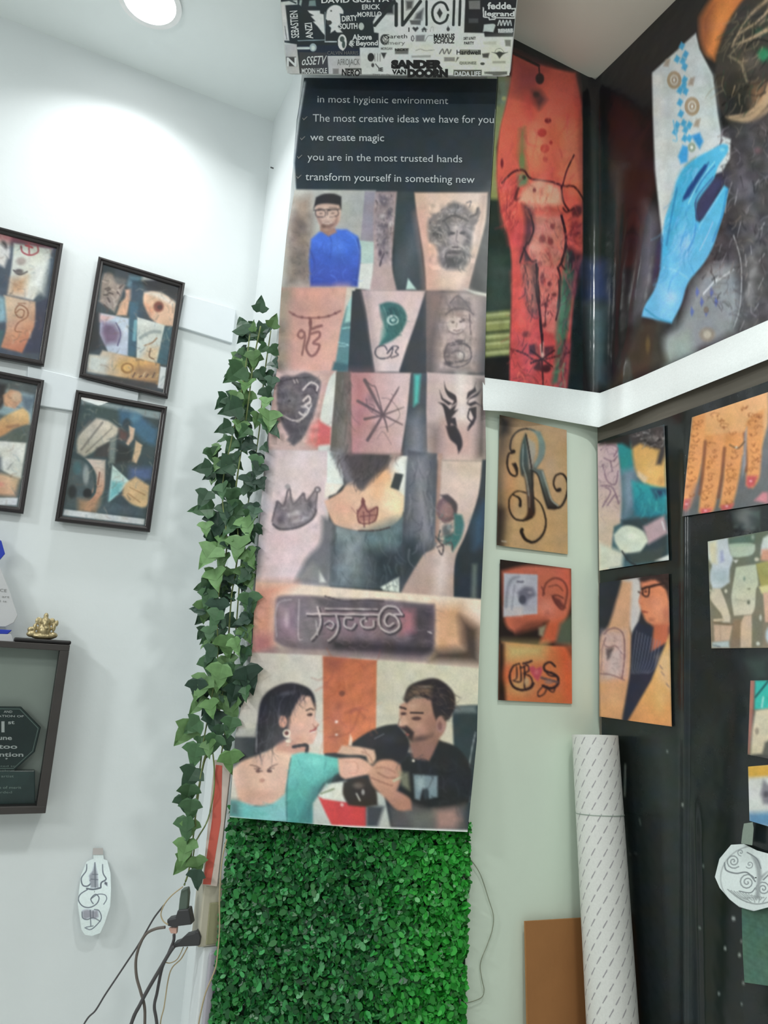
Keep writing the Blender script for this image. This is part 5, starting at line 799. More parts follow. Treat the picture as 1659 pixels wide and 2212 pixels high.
def paint_GS(P):
    P.v(1050, 880, 3.252)
    P.p([(80, 1050), (620, 1100), (610, 1680), (80, 1660)], (40, 32, 30)).p([(110, 1150), (300, 1110), (590, 1130), (600, 1350), (560, 1500), (500, 1640), (380, 1660), (420, 1560), (440, 1500), (300, 1510), (200, 1580), (130, 1500)], (196, 106, 84), 16, 1, (206, 114, 90), (200, 1200, 550, 1400)).e(420, 1400, 110, 110, (220, 144, 124), 1, .7).p([(200, 1480), (440, 1460), (400, 1540), (210, 1590)], (176, 92, 74), 24, .7).p([(430, 1520), (560, 1470), (500, 1640), (380, 1660)], (202, 96, 64), 24, .8).p([(520, 1520), (610, 1450), (610, 1690), (490, 1660)], (84, 98, 82), 20).p([(370, 1550), (420, 1530), (400, 1610), (370, 1600)], (150, 140, 116), 10)
    P.p([(500, 1120), (600, 1130), (604, 1300), (560, 1300)], (214, 100, 78), 40, .7)
    T = (110, 56, 50)
    P.l([(400, 1320), (420, 1240), (480, 1200), (540, 1220), (570, 1280), (560, 1360), (540, 1420), (500, 1390), (470, 1330), (500, 1320), (540, 1340)], 13, T, .85, 8).l([(440, 1260), (500, 1250), (540, 1290)], 9, T, .7).p([(460, 1320), (520, 1350), (560, 1410), (520, 1410), (480, 1370)], (90, 44, 42), 10, .8).l([(390, 1260), (410, 1310)], 10, T, .7).e(430, 1440, 26, 30, (190, 110, 90), .7, .6)
    P.p([(125, 1165), (362, 1175), (360, 1450), (122, 1470)], (186, 188, 200), 4).p([(125, 1400), (260, 1400), (255, 1465), (125, 1470)], (206, 196, 192), 14, .7).p([(290, 1190), (355, 1190), (350, 1440), (270, 1440)], (170, 170, 184), 20, .6)
    B_ = (104, 106, 122)
    P.l([(140, 1400), (150, 1280), (180, 1210), (230, 1190)], 22, (140, 142, 156), .8, 14).p([(220, 1300), (270, 1260), (330, 1270), (350, 1320), (300, 1350), (280, 1390), (250, 1380)], B_, 14, .9).e(255, 1350, 34, 40, (76, 78, 92), .5).l([(220, 1225), (260, 1225)], 14, (110, 110, 126)).e(310, 1300, 24, 14, (150, 150, 164), .5).l([(200, 1250), (190, 1330), (180, 1420)], 14, (150, 152, 166), .7)
    P.p([(105, 1645), (600, 1690), (612, 2090), (90, 2070)], (214, 130, 84), 4, 1, (206, 116, 74), (300, 1800, 560, 2000)).p([(120, 1650), (420, 1660), (400, 1760), (150, 1780)], (206, 186, 126), 50, .9).e(240, 1960, 160, 110, (206, 170, 120), 1, .8).p([(500, 1680), (606, 1680), (612, 2060), (560, 2060), (520, 1800)], (220, 98, 62), 40, .8).p([(90, 1640), (125, 1660), (130, 1900), (140, 2070), (80, 2070)], (52, 36, 30), 16).e(150, 1880, 60, 120, (224, 110, 74), 1, .7).p([(560, 1680), (608, 1690), (610, 1780)], (110, 64, 48), 16, .8)
    K = (52, 36, 38)
    P.l([(235, 1800), (190, 1820), (165, 1890), (190, 1960), (250, 1985), (310, 1970), (330, 1940)], (10, 22), K).l([(260, 1800), (300, 1790), (320, 1780)], 14, K).l([(215, 1820), (215, 1900), (190, 1920)], 8, K).l([(240, 1815), (245, 1920), (200, 1925)], 9, K).l([(270, 1820), (270, 1970)], 9, K).l([(250, 1830), (290, 1810), (300, 1850), (265, 1870), (310, 1890), (330, 1940)], 10, K).e(285, 1925, 24, 40, (206, 170, 130), .6)
    P.p([(300, 1830), (330, 1815), (350, 1835), (385, 1820), (395, 1850), (365, 1925), (330, 1890)], (196, 84, 96), 6, 1).e(355, 1860, 22, 26, (210, 110, 116), .7)
    P.l([(485, 1820), (450, 1790), (410, 1810), (415, 1850), (470, 1870), (505, 1900), (500, 1950), (450, 1975), (400, 1955)], (14, 20), K).l([(405, 1830), (440, 1880), (495, 1890)], 9, K).l([(390, 1900), (500, 1930)], 18, (110, 84, 80)).l([(400, 1960), (365, 2000), (370, 2030), (410, 2010), (430, 1960)], 9, K).l([(430, 1975), (470, 2000), (490, 1960)], 9, K).e(440, 1930, 40, 20, (150, 120, 112), .5, .7)
photo('photo_print', zz([(98, 1068), (598, 1133), (604, 2082), (85, 2056)], 1050, 880, 3.252), lambda x, y: hit('B', x, y, 0.004), paint_GS, (190, 110, 80), 'two-part photo print with lion head tattoo above and GS letters below, on the cream wall', 'photo prints on the cream wall')

# photographs on the black banner
RW = 'photographs pinned on the black banner'
def paint_artist(P):
    P.v(1259, 820, 2.835)
    P.p([(80, 250), (540, 250), (540, 1180), (80, 1180)], (70, 100, 110)).p([(80, 380), (215, 380), (240, 700), (230, 880), (190, 900), (160, 1170), (90, 1180)], (192, 166, 172), 8, 1, (206, 184, 164), (150, 600, 140, 950)).p([(210, 390), (300, 380), (310, 560), (240, 580)], (42, 134, 138), 10).p([(240, 560), (320, 540), (320, 760), (250, 860)], (120, 140, 160), 30).p([(100, 330), (300, 290), (290, 420), (240, 390), (100, 400)], (36, 32, 32), 14)
    for q in ([(110, 430), (160, 400), (215, 420), (190, 470)], [(120, 520), (150, 620), (200, 640), (215, 560)], [(130, 480), (180, 500), (210, 470)], [(110, 650), (180, 660), (220, 760)], [(120, 780), (170, 690), (140, 660)], [(180, 560), (170, 500)], [(200, 700), (150, 770)]): P.l(q, 8, (120, 92, 112), .8)
    P.p([(300, 400), (345, 380), (420, 380), (505, 420), (508, 660), (440, 670), (380, 630), (330, 570), (310, 500)], (206, 160, 96), 14, 1, (224, 178, 112), (330, 450, 480, 600)).p([(280, 330), (400, 290), (500, 280), (505, 440), (480, 520), (450, 520), (470, 430), (400, 410), (350, 390), (300, 420)], (60, 54, 54), 12).e(430, 360, 60, 30, (140, 132, 130), .9, .7).l([(370, 360), (420, 400), (480, 360)], 12, (30, 26, 28)).p([(340, 560), (400, 600), (380, 640), (335, 590)], (214, 190, 160), 10)
    P.p([(300, 620), (380, 640), (510, 670), (515, 820), (420, 860), (320, 830)], (44, 148, 156), 14, 1, (38, 116, 136), (400, 650, 400, 840)).p([(420, 670), (510, 670), (510, 700), (450, 730)], (38, 52, 84), 16, .9).p([(240, 860), (520, 830), (520, 1110), (260, 1110)], (46, 62, 70), 14).p([(370, 900), (500, 830), (520, 940), (400, 1010)], (176, 152, 160), 12).l([(485, 870), (500, 920)], 10, (206, 200, 206)).p([(190, 950), (240, 900), (300, 895), (370, 930), (400, 990), (350, 1060), (250, 1060), (200, 1000)], (206, 214, 200), 8).e(300, 960, 60, 40, (226, 230, 218), .8, .8).p([(100, 1000), (250, 1060), (240, 1150), (100, 1170)], (206, 206, 192), 16).p([(280, 1070), (500, 1020), (480, 1110), (300, 1130)], (60, 72, 74), 12).p([(440, 1110), (530, 1070), (530, 1110)], (214, 216, 214), 5).l([(240, 1050), (280, 1110), (330, 1140)], 8, (40, 44, 48))
    P.scr([(110, 400), (210, 400), (230, 850), (110, 850)], 60, 40, 6, [(120, 94, 114), (150, 124, 140), (210, 190, 196), (100, 76, 92)], 73, .6).scr([(330, 300), (500, 280), (500, 420), (360, 400)], 50, 40, 9, [(36, 32, 34), (150, 142, 140), (96, 90, 92), (200, 196, 194)], 74, .6).scr([(310, 640), (510, 680), (510, 840), (330, 830)], 30, 70, 14, [(36, 120, 134), (70, 176, 180), (30, 96, 110)], 75, .4, 80, .8).e(410, 560, 50, 70, (224, 180, 120), 1, .6).e(480, 620, 40, 50, (170, 124, 78), 1, .6)
photo('photo_print', zz([(90, 392), (500, 275), (527, 1105), (100, 1170)], 1259, 820, 2.835), bb_surf(0.006), paint_artist, (80, 100, 110), 'photo of a tattooist bending over a forearm, uppermost beside the corner on the black sheet', RW)
def paint_glasses(P):
    P.v(1259, 820, 2.835)
    P.p([(80, 1180), (560, 1180), (560, 2140), (80, 2140)], (40, 42, 50)).p([(100, 1250), (240, 1220), (160, 1500), (100, 1560)], (38, 42, 50), 8).p([(240, 1225), (350, 1210), (360, 1400), (340, 1480), (300, 1560), (280, 1500)], (196, 192, 190), 8).p([(240, 1230), (300, 1240), (290, 1500), (300, 1600), (290, 1800), (240, 2090), (100, 2070), (100, 1620), (160, 1500)], (206, 160, 128), 12, 1, (222, 164, 118), (150, 1550, 170, 2050)).p([(120, 1540), (260, 1540), (270, 1820), (110, 1840)], (200, 172, 172), 30, .85)
    P.p([(355, 1240), (380, 1210), (500, 1190), (525, 1300), (530, 1500), (500, 1520), (400, 1490), (365, 1430), (345, 1360), (360, 1300)], (206, 128, 96), 10, 1, (216, 140, 104), (380, 1300, 500, 1450)).p([(340, 1220), (400, 1190), (530, 1180), (530, 1350), (500, 1270), (440, 1225), (370, 1240)], (44, 32, 32), 10)
    P.l([(365, 1280), (420, 1265), (500, 1250)], 14, (44, 26, 26)).l([(365, 1280), (370, 1320), (400, 1325), (408, 1275)], 9, (50, 30, 30)).l([(340, 1300), (360, 1310)], 8, (60, 36, 34)).e(385, 1298, 14, 10, (90, 50, 44), .5).l([(365, 1420), (395, 1425)], 9, (140, 64, 56)).l([(360, 1290), (345, 1360), (365, 1375)], 7, (186, 104, 80), .7)
    P.p([(430, 1500), (530, 1490), (530, 1640), (420, 1680)], (190, 104, 76), 16).p([(300, 1570), (340, 1490), (430, 1520), (410, 1670), (530, 1600), (420, 1840), (270, 2090), (245, 2080), (290, 1800)], (38, 44, 62), 8)
    for k in range(9): P.l([(330+k*18, 1540+k*8), (310+k*16, 1680+k*10), (300+k*12, 1800)], 5, (120, 126, 142), .75)
    P.p([(530, 1560), (548, 2130), (270, 2100), (420, 1840)], (222, 176, 112), 8, 1, (216, 150, 96), (480, 1750, 400, 2100)).p([(460, 1700), (540, 1640), (540, 1900), (470, 1840)], (214, 180, 150), 30, .6)
    T = (128, 94, 98)
    P.l([(130, 1560), (160, 1530), (210, 1525), (250, 1570), (255, 1700), (240, 1830)], 7, T).l([(140, 1580), (130, 1620), (160, 1640), (200, 1630), (240, 1680)], 6, T).p([(140, 1650), (190, 1640), (170, 1700), (150, 1720)], (96, 80, 82), 8).p([(170, 1680), (230, 1650), (220, 1820), (150, 1830)], (206, 190, 186), 16, .6).l([(105, 1800), (180, 1810), (255, 1840)], 6, T).l([(120, 1620), (110, 1820)], 6, T, .6)
    for x_, y_ in ((480, 1760), (490, 1800), (520, 1870)): P.l([(x_-10, y_-10), (x_+8, y_+12)], 7, (150, 120, 110))
    P.scr([(120, 1540), (250, 1540), (260, 1830), (110, 1830)], 50, 36, 6, [(150, 116, 116), (224, 206, 200), (120, 92, 94)], 76, .5).e(460, 1380, 60, 90, (224, 150, 114), 1, .6).e(510, 1440, 30, 80, (170, 98, 74), 1, .6).e(420, 1470, 40, 24, (150, 84, 66), 1, .5).scr([(360, 1200), (520, 1190), (520, 1290), (440, 1230)], 40, 50, 8, [(30, 22, 22), (70, 52, 50)], 77, .6, 20, .8).e(200, 1960, 60, 120, (232, 180, 130), 1, .6).e(470, 1960, 60, 140, (230, 190, 126), 1, .5)
photo('photo_print', zz([(102, 1246), (526, 1186), (545, 2125), (100, 2063)], 1259, 820, 2.835), bb_surf(0.006), paint_glasses, (60, 56, 60), 'photo of a man in spectacles and striped shirt, on the black sheet', RW)
def paint_hand(P):
    P.v(1259, 820, 2.835)
    P.p([(600, 40), (1180, 40), (1180, 860), (600, 860)], (92, 96, 98), 4, 1, (110, 112, 116), (650, 700, 1100, 300)).p([(660, 60), (760, 170), (720, 240), (660, 260)], (120, 112, 104), 16)
    S, N_ = (204, 138, 84), (190, 86, 90)
    P.p([(690, 200), (800, 150), (960, 110), (1134, 60), (1134, 260), (1090, 420), (960, 470), (830, 520), (720, 460)], (212, 156, 104), 10, 1, (218, 166, 118), (760, 400, 1060, 150))
    for q in ([(670, 230), (750, 190), (745, 420), (700, 640), (665, 760), (640, 800), (615, 790), (612, 720), (640, 480)], [(750, 340), (870, 330), (860, 520), (830, 680), (800, 800), (740, 830), (710, 810), (725, 640)], [(870, 330), (990, 320), (975, 480), (950, 640), (915, 780), (870, 800), (835, 780), (860, 600)], [(1000, 270), (1110, 180), (1095, 440), (1080, 600), (1040, 665), (1000, 650), (1000, 540)]): P.p(q, S, 10, 1, (216, 150, 96), (q[0][0], q[0][1], q[0][0]+80, q[0][1]+40))
    for q in ([(750, 380), (735, 560), (715, 700)], [(868, 420), (850, 600), (830, 720)], [(990, 330), (1000, 480), (1000, 560)]): P.l(q, 20, (120, 74, 52), .8, 12)
    P.p([(990, 330), (1005, 290), (1000, 520), (975, 600)], (150, 150, 158), 8, .9)
    for q in ([(618, 735), (660, 730), (655, 780), (630, 805), (612, 790)], [(720, 790), (790, 790), (770, 825), (725, 832)], [(845, 770), (925, 760), (905, 795), (850, 800)], [(1005, 590), (1070, 590), (1050, 650), (1015, 665), (1000, 640)]): P.p(q, N_, 10).e(np.mean([a[0] for a in q]), np.mean([a[1] for a in q])-6, 14, 8, (232, 170, 180), .6)
    P.p([(1050, 740), (1100, 690), (1134, 690), (1134, 760)], (196, 130, 140), 10).l([(900, 400), (950, 420), (990, 380)], 9, (110, 84, 62)).e(940, 415, 10, 9, (200, 190, 170), .4).p([(720, 660), (680, 760), (640, 830), (610, 830), (690, 640)], (130, 110, 116), 16, .5)
    H = (138, 78, 42); g = np.random.default_rng(4)
    for x0, y0, x1, y1, n in ((690, 260, 650, 700, 12), (800, 400, 760, 770, 11), (920, 440, 885, 740, 9), (1060, 260, 1045, 560, 8), (800, 220, 900, 330, 6), (980, 180, 1080, 240, 6)):
        for k in range(n):
            t = k/(n-1); x_, y_ = x0+(x1-x0)*t+g.uniform(-18, 18), y0+(y1-y0)*t+g.uniform(-12, 12); r_ = g.uniform(9, 30)*g.choice([-1, 1])
            P.l([(x_-r_, y_-6), (x_-4, y_+r_*.5), (x_+r_, y_-4), (x_+r_*.5, y_-r_*.5)], 5, H, .65, 4); P.e(x_+g.uniform(-16, 16), y_+g.uniform(-10, 10), 7, 6, H, .4, .8)
photo('photo_print', zz([(668, 231), (1178, 62), (1178, 752), (608, 838)], 1259, 820, 2.835), bb_surf(0.006), paint_hand, (100, 100, 104), 'photo of a henna patterned hand with pink fingernails, on the black sheet', RW)
def paint_collage(P):
    P.v(1500, 1120, 7.138)
    P.p([(150, 150), (1400, 150), (1400, 2050), (150, 2050)], (96, 104, 90), 4, 1, (128, 118, 100), (600, 400, 500, 1800)).p([(205, 350), (515, 295), (545, 500), (590, 600), (580, 680), (540, 800), (540, 980), (400, 1080), (280, 1080), (240, 900), (270, 720), (210, 600)], (186, 194, 200), 16).p([(215, 370), (340, 340), (350, 700), (250, 690)], (206, 198, 164), 30, .8).p([(260, 800), (520, 780), (530, 980), (260, 990)], (160, 174, 180), 40, .9).p([(400, 500), (440, 490), (460, 660), (400, 680)], (140, 148, 180), 20, .8).p([(590, 640), (680, 640), (640, 690)], (206, 206, 200), 12)
    P.p([(530, 390), (750, 365), (935, 400), (930, 500), (860, 570), (640, 600), (560, 560)], (166, 180, 164), 14).p([(550, 400), (900, 380), (900, 420), (560, 440)], (150, 170, 150), 14, .8).p([(530, 320), (940, 240), (930, 370), (530, 390)], (84, 104, 92), 16).e(900, 290, 40, 60, (150, 160, 150), .8, .8)
    P.p([(640, 750), (950, 705), (985, 1000), (950, 1100), (930, 1380), (880, 1480), (610, 1500), (570, 1240), (590, 1050)], (178, 186, 164), 10, 1, (198, 190, 170), (760, 900, 760, 1450)).e(770, 930, 26, 50, (120, 140, 124), .7).e(840, 1085, 40, 18, (110, 112, 96), .6).e(835, 1290, 34, 50, (100, 104, 88), .6).l([(640, 1250), (800, 1270), (920, 1240)], 12, (150, 150, 130), .7).l([(620, 1080), (720, 1040)], 8, (150, 154, 136), .7)
    P.p([(280, 1080), (400, 1080), (470, 1250), (550, 1500), (550, 1600), (430, 1600), (420, 1480), (280, 1300), (240, 1200)], (200, 188, 168), 12).l([(310, 1570), (440, 1560)], 40, (186, 170, 146)).l([(300, 1600), (560, 1640), (640, 1600)], 18, (110, 92, 68)).p([(300, 1640), (590, 1650), (540, 1880), (310, 1900)], (196, 168, 146), 14).l([(400, 1650), (400, 1880)], 20, (176, 146, 126), .7).p([(270, 1910), (530, 1890), (540, 1990), (270, 1990)], (176, 188, 186), 14).l([(280, 1950), (400, 1980)], 14, (90, 100, 104)).e(485, 1120, 34, 40, (196, 192, 172), .5).l([(230, 1110), (300, 1120)], 26, (180, 176, 156))
    P.p([(770, 1500), (880, 1490), (890, 1700), (880, 1990), (710, 1990), (705, 1620)], (196, 172, 150), 12).p([(600, 1560), (720, 1560), (700, 1990), (560, 1990)], (134, 112, 92), 20, .8).p([(900, 1480), (1060, 1480), (1060, 1990), (890, 1990)], (112, 110, 92), 20, .8).p([(950, 700), (1180, 640), (1180, 1050), (1030, 1060), (990, 900)], (154, 148, 92), 14).p([(1030, 420), (1060, 300), (1180, 230), (1180, 500), (1020, 560)], (190, 196, 192), 16).p([(1040, 480), (1180, 470), (1180, 660), (1020, 640)], (196, 146, 124), 24).p([(990, 1050), (1180, 1020), (1180, 1150), (1040, 1160)], (196, 188, 140), 14).p([(1060, 1150), (1180, 1130), (1180, 1600), (1090, 1600)], (200, 164, 142), 14).e(1160, 1800, 90, 170, (176, 190, 200), .6).e(980, 1930, 40, 40, (190, 192, 180), .5).e(960, 630, 50, 40, (190, 184, 166), .5).e(1020, 1530, 30, 70, (176, 176, 164), .6)
photo('photo_print', zz([(205, 355), (1240, 170), (1240, 1993), (262, 2003)], 1500, 1120, 7.138), bb_surf(0.006), paint_collage, (120, 120, 104), 'pale grey-green collage photo of figures, below the hand photo on the black sheet', RW)
def paint_teal(P):
    P.v(1300, 1440, 2.866).p([(880, 60), (1100, 60), (1100, 560), (880, 560)], (60, 62, 60)).p([(915, 80), (950, 85), (940, 260), (915, 540), (900, 540)], (168, 112, 100), 10).p([(950, 85), (1100, 85), (1100, 250), (1000, 265), (945, 265)], (56, 178, 168), 8).l([(1030, 90), (950, 190)], 12, (30, 90, 92)).l([(1000, 190), (990, 250)], 12, (140, 206, 200)).p([(950, 270), (1100, 250), (1100, 330), (1000, 540), (920, 545), (930, 400)], (204, 192, 166), 10).e(960, 400, 18, 30, (150, 140, 122), .6).p([(1010, 470), (1100, 420), (1100, 560), (990, 550)], (90, 92, 86), 10)
photo('photo_print', [(1621, 1470), (1676, 1469), (1676, 1642), (1615, 1630)], bb_surf(0.006), paint_teal, (80, 80, 80), 'photo of a turquoise sleeve above a bare forearm, cut by the right edge of view', RW)
def paint_cat(P):
    P.v(1300, 1440, 2.866).p([(880, 600), (1100, 600), (1100, 1000), (880, 1000)], (190, 190, 190)).p([(880, 600), (1100, 600), (1100, 680), (905, 700)], (206, 160, 70), 20).p([(905, 690), (1100, 680), (1100, 910), (912, 905)], (200, 202, 200), 16).p([(905, 905), (1100, 900), (1100, 1000), (905, 980)], (96, 140, 178), 20).p([(980, 790), (1000, 700), (1030, 730), (1100, 700), (1100, 860), (1000, 850)], (128, 126, 134), 12).e(1020, 790, 30, 30, (84, 82, 90), .7).e(1060, 830, 40, 16, (70, 70, 78), .7)
photo('photo_print', [(1616, 1656), (1676, 1651), (1676, 1790), (1619, 1773)], bb_surf(0.006), paint_cat, (190, 190, 190), 'photo of a grey tattoo between yellow and blue bands, under the turquoise sleeve photo', RW)

# paper drawing of a tree, tape and green patch
def paint_tree(P):
    P.v(1300, 1440, 2.866); P.p([(600, 1000), (1200, 1000), (1200, 1600), (600, 1600)], (206, 214, 214))
    K = (120, 126, 130); P.e(960, 1310, 232, 210, (150, 156, 158), .04).e(960, 1310, 226, 204, (208, 216, 216), .04)
    def spiral(cx, cy, r, a0, d=1, n=2.2, w_=7):
        pts = [(cx+r*(1-t)*math.cos(a0+d*t*n*6.28), cy+r*(1-t)*math.sin(a0+d*t*n*6.28)) for t in np.linspace(0, .92, 26)]; P.l(pts, w_, K, .9, 4, False)
    spiral(815, 1205, 46, .8); spiral(900, 1335, 52, -.5, -1); spiral(1000, 1375, 46, 3.0); spiral(915, 1225, 26, 2.5, -1, 1.4, 5); spiral(860, 1150, 22, 1.5, 1, 1.4, 5)
    P.p([(945, 1440), (960, 1340), (955, 1250), (925, 1170), (975, 1200), (990, 1290), (1040, 1260), (985, 1330), (980, 1440)], (150, 156, 158), 8).l([(760, 1215), (770, 1260), (830, 1280), (900, 1275), (950, 1330)], 9, K).l([(900, 1150), (960, 1190), (985, 1250)], 7, K).l([(850, 1390), (920, 1400), (950, 1370)], 7, K).l([(1040, 1280), (1000, 1320)], 8, K)
    for k in range(13): P.l([(800+k*18, 1385+k*4), (850+k*14, 1430), (900+k*8, 1460-(k % 3)*14)], 5, (130, 136, 138), .8)
    P.l([(780, 1380), (860, 1440), (960, 1470), (1060, 1450)], 8, (130, 136, 138), .8)
TO = zz([(700, 1302), (728, 1190), (800, 1103), (880, 1098), (960, 1138), (1040, 1160), (1130, 1160), (1200, 1230), (1210, 1330), (1170, 1420), (1100, 1475), (1029, 1490), (940, 1514), (850, 1488), (790, 1440), (730, 1370)], 1300, 1440, 2.866)
def cutout(name, outline, surf, paint, base, mat, step=1.6, gain=1.2):
    """paper cut to an outline: radial grid from the middle to the outline"""
    q = np.array(outline); c = q.mean(0); L = np.concatenate([q, q[:1]]); s = np.concatenate([[0], np.cumsum(np.linalg.norm(np.diff(L, axis=0), axis=1))])
    n = int(s[-1]/step); u = np.linspace(0, s[-1], n, endpoint=False); ring_ = np.stack([np.interp(u, s, L[:, k]) for k in (0, 1)], 1)
    m = int(np.linalg.norm(q-c, axis=1).max()/step); t = np.linspace(0.02, 1, m)[:, None, None]
    G = c+t*(ring_-c)[None]; X, Y = G[..., 0], G[..., 1]; P = Paint(X, Y, base); paint(P)
    i = np.arange(m*n).reshape(m, n); j = np.roll(i, -1, 1)
    Fc = np.stack([i[:-1], i[1:], j[1:], j[:-1]], -1).reshape(-1, 4)
    return mesh(name, surf(X, Y).reshape(-1, 3), Fc, mat, None, P.out(gain), True)
setp(cutout('tree_drawing', TO, lambda x, y: hit('R', x, y, 0.020+0.01*sstep(1850, 1950, y)), paint_tree, (206, 214, 214), PAPER), 'white paper cut-out with a pencil drawing of a curly tree, taped on the black sheet', 'drawing')
o = sheet('tape_strip', [[(1607, 1779), (1626, 1776)], [(1604, 1795), (1628, 1790)], [(1601, 1822), (1625, 1826)]], bb_surf(0.022), None, (126, 138, 128), PAPER, None, 4)
setp(o, 'strip of pale masking tape holding the tree drawing on the black sheet', 'tape')
o = sheet('green_plastic_patch', [[(1602, 1962), (1676, 1950)], [(1604, 2050), (1676, 2050)], [(1608, 2122), (1676, 2132)]], bb_surf(0.004), lambda P: P.mott([(1590, 1940), (1690, 1940), (1690, 2140), (1590, 2140)], .14, 6, 77), (72, 104, 90), VINYL, None, 2.4)
setp(o, 'speckled green patch on the black sheet below the tree drawing', 'patch')
# ------------------------------------------------------------------ picture frames on the left wall
FRM = noise_mat('black lacquered moulding', (38, 32, 33), 0.35, 0.1, 30, 0.5)
GLASS = glass_mat('picture glass')
def bil(q, u, v):
    a, b, c, d = q; return (a*(1-u)+b*u)*(1-v)+(d*(1-u)+c*u)*v
def framed(quad, paint, label, dep=0.030, bw=0.017, base=(90, 100, 104)):
    q3 = [hit1('L', p, dep) for p in quad]
    e = np.linalg.norm(q3[1]-q3[0]); h = np.linalg.norm(q3[3]-q3[0])
    t = thing('picture_frame', tuple((q3[2]+q3[3])/2-nL*dep), label, 'picture frame', 'black picture frames on the left wall')
    def loop(b, off): return [bil(q3, u, v)+nL*off for u, v in ((b/e, b/h), (1-b/e, b/h), (1-b/e, 1-b/h), (b/e, 1-b/h))]
    prof = [loop(0, -dep+0.0135), loop(0, -0.004), loop(0.003, 0), loop(bw*.45, 0.0005), loop(bw*.6, -0.005), loop(bw*.9, -0.006), loop(bw, -0.010), loop(bw, -dep+0.0135)]
    V = [p for L in prof for p in L]; Fc = []
    for i in range(len(prof)-1):
        for k in range(4): Fc.append((i*4+k, i*4+(k+1) % 4, (i+1)*4+(k+1) % 4, (i+1)*4+k))
    mesh('moulding', V, Fc, FRM, t)
    r = loop(bw-0.002, -dep+0.0155)
    n = 3; U = np.linspace(0, 1, int(e/0.0022)); W_ = np.linspace(0, 1, int(h/0.0022)); uu, vv = np.meshgrid(U, W_)
    G = bil([x[None, None] for x in r], uu[..., None], vv[..., None]); X, Y = proj(G)
    P = Paint(X, Y, base); paint(P); P.scr(zz(list(zip(*proj(np.array(r)))), 0, 0, 1) if False else [tuple(((np.array(proj(c))-np.array(P.o[:2]))*P.o[2])) for c in r], 110, 50, 12, [(40, 46, 52), (150, 140, 130), (206, 190, 170), (90, 110, 122), (120, 90, 76)], len(label), .28).blur(X.shape).grain(.05); mesh('print', G.reshape(-1, 3), grid_faces(*X.shape), PAPER, t, P.out(1.2), True)
    mesh('glass', loop(bw-0.001, -0.012), [(0, 1, 2, 3)], GLASS, t)
    return t
def fr1(P):
    P.v(0, 460, 3.071).p([(-700, 100), (420, 100), (420, 1000), (-700, 1000)], (66, 76, 90)).p([(-300, 90), (80, 120), (60, 300), (-300, 200)], (206, 200, 200), 14).p([(-100, 100), (350, 190), (350, 250), (-100, 170)], (150, 60, 70), 24, .6).e(20, 230, 40, 60, (60, 56, 60), .6).p([(0, 200), (60, 260), (30, 360), (-100, 300)], (206, 204, 202), 14)
    P.p([(90, 200), (350, 240), (330, 330), (300, 480), (220, 580), (50, 540), (80, 330)], (190, 194, 186), 8, 1, (206, 204, 196), (100, 250, 280, 450)).l([(140, 220), (150, 260), (200, 280), (250, 260), (250, 220)], 10, (150, 66, 76)).l([(190, 200), (195, 280)], 9, (150, 66, 76)).l([(170, 215), (215, 230)], 12, (160, 60, 70)).e(140, 320, 46, 40, (150, 140, 134), .7).e(125, 390, 40, 26, (90, 84, 84), .6).l([(90, 380), (130, 410), (180, 390)], 10, (84, 80, 82)).p([(70, 440), (180, 420), (160, 540), (60, 540)], (186, 140, 104), 30, .8).p([(330, 300), (350, 250), (300, 560), (230, 580)], (70, 84, 96), 16, .8).p([(240, 330), (320, 330), (290, 540), (230, 520)], (206, 210, 206), 24, .8)
    P.p([(25, 545), (235, 590), (240, 720), (190, 840), (150, 930), (0, 890), (40, 760)], (196, 170, 146), 8, 1, (176, 110, 84), (60, 640, 180, 880)).p([(-100, 520), (30, 560), (40, 720), (-100, 740)], (126, 156, 168), 14).l([(110, 660), (130, 640), (160, 650), (150, 690), (120, 690), (100, 650), (130, 610), (180, 640), (180, 690), (120, 730), (100, 780), (140, 790)], 7, (130, 84, 62)).l([(120, 600), (170, 600)], 6, (140, 90, 66)).p([(240, 600), (330, 560), (290, 930), (150, 930), (230, 760)], (54, 56, 76), 10).p([(-300, 740), (30, 780), (0, 900), (-300, 880)], (64, 96, 104), 10)
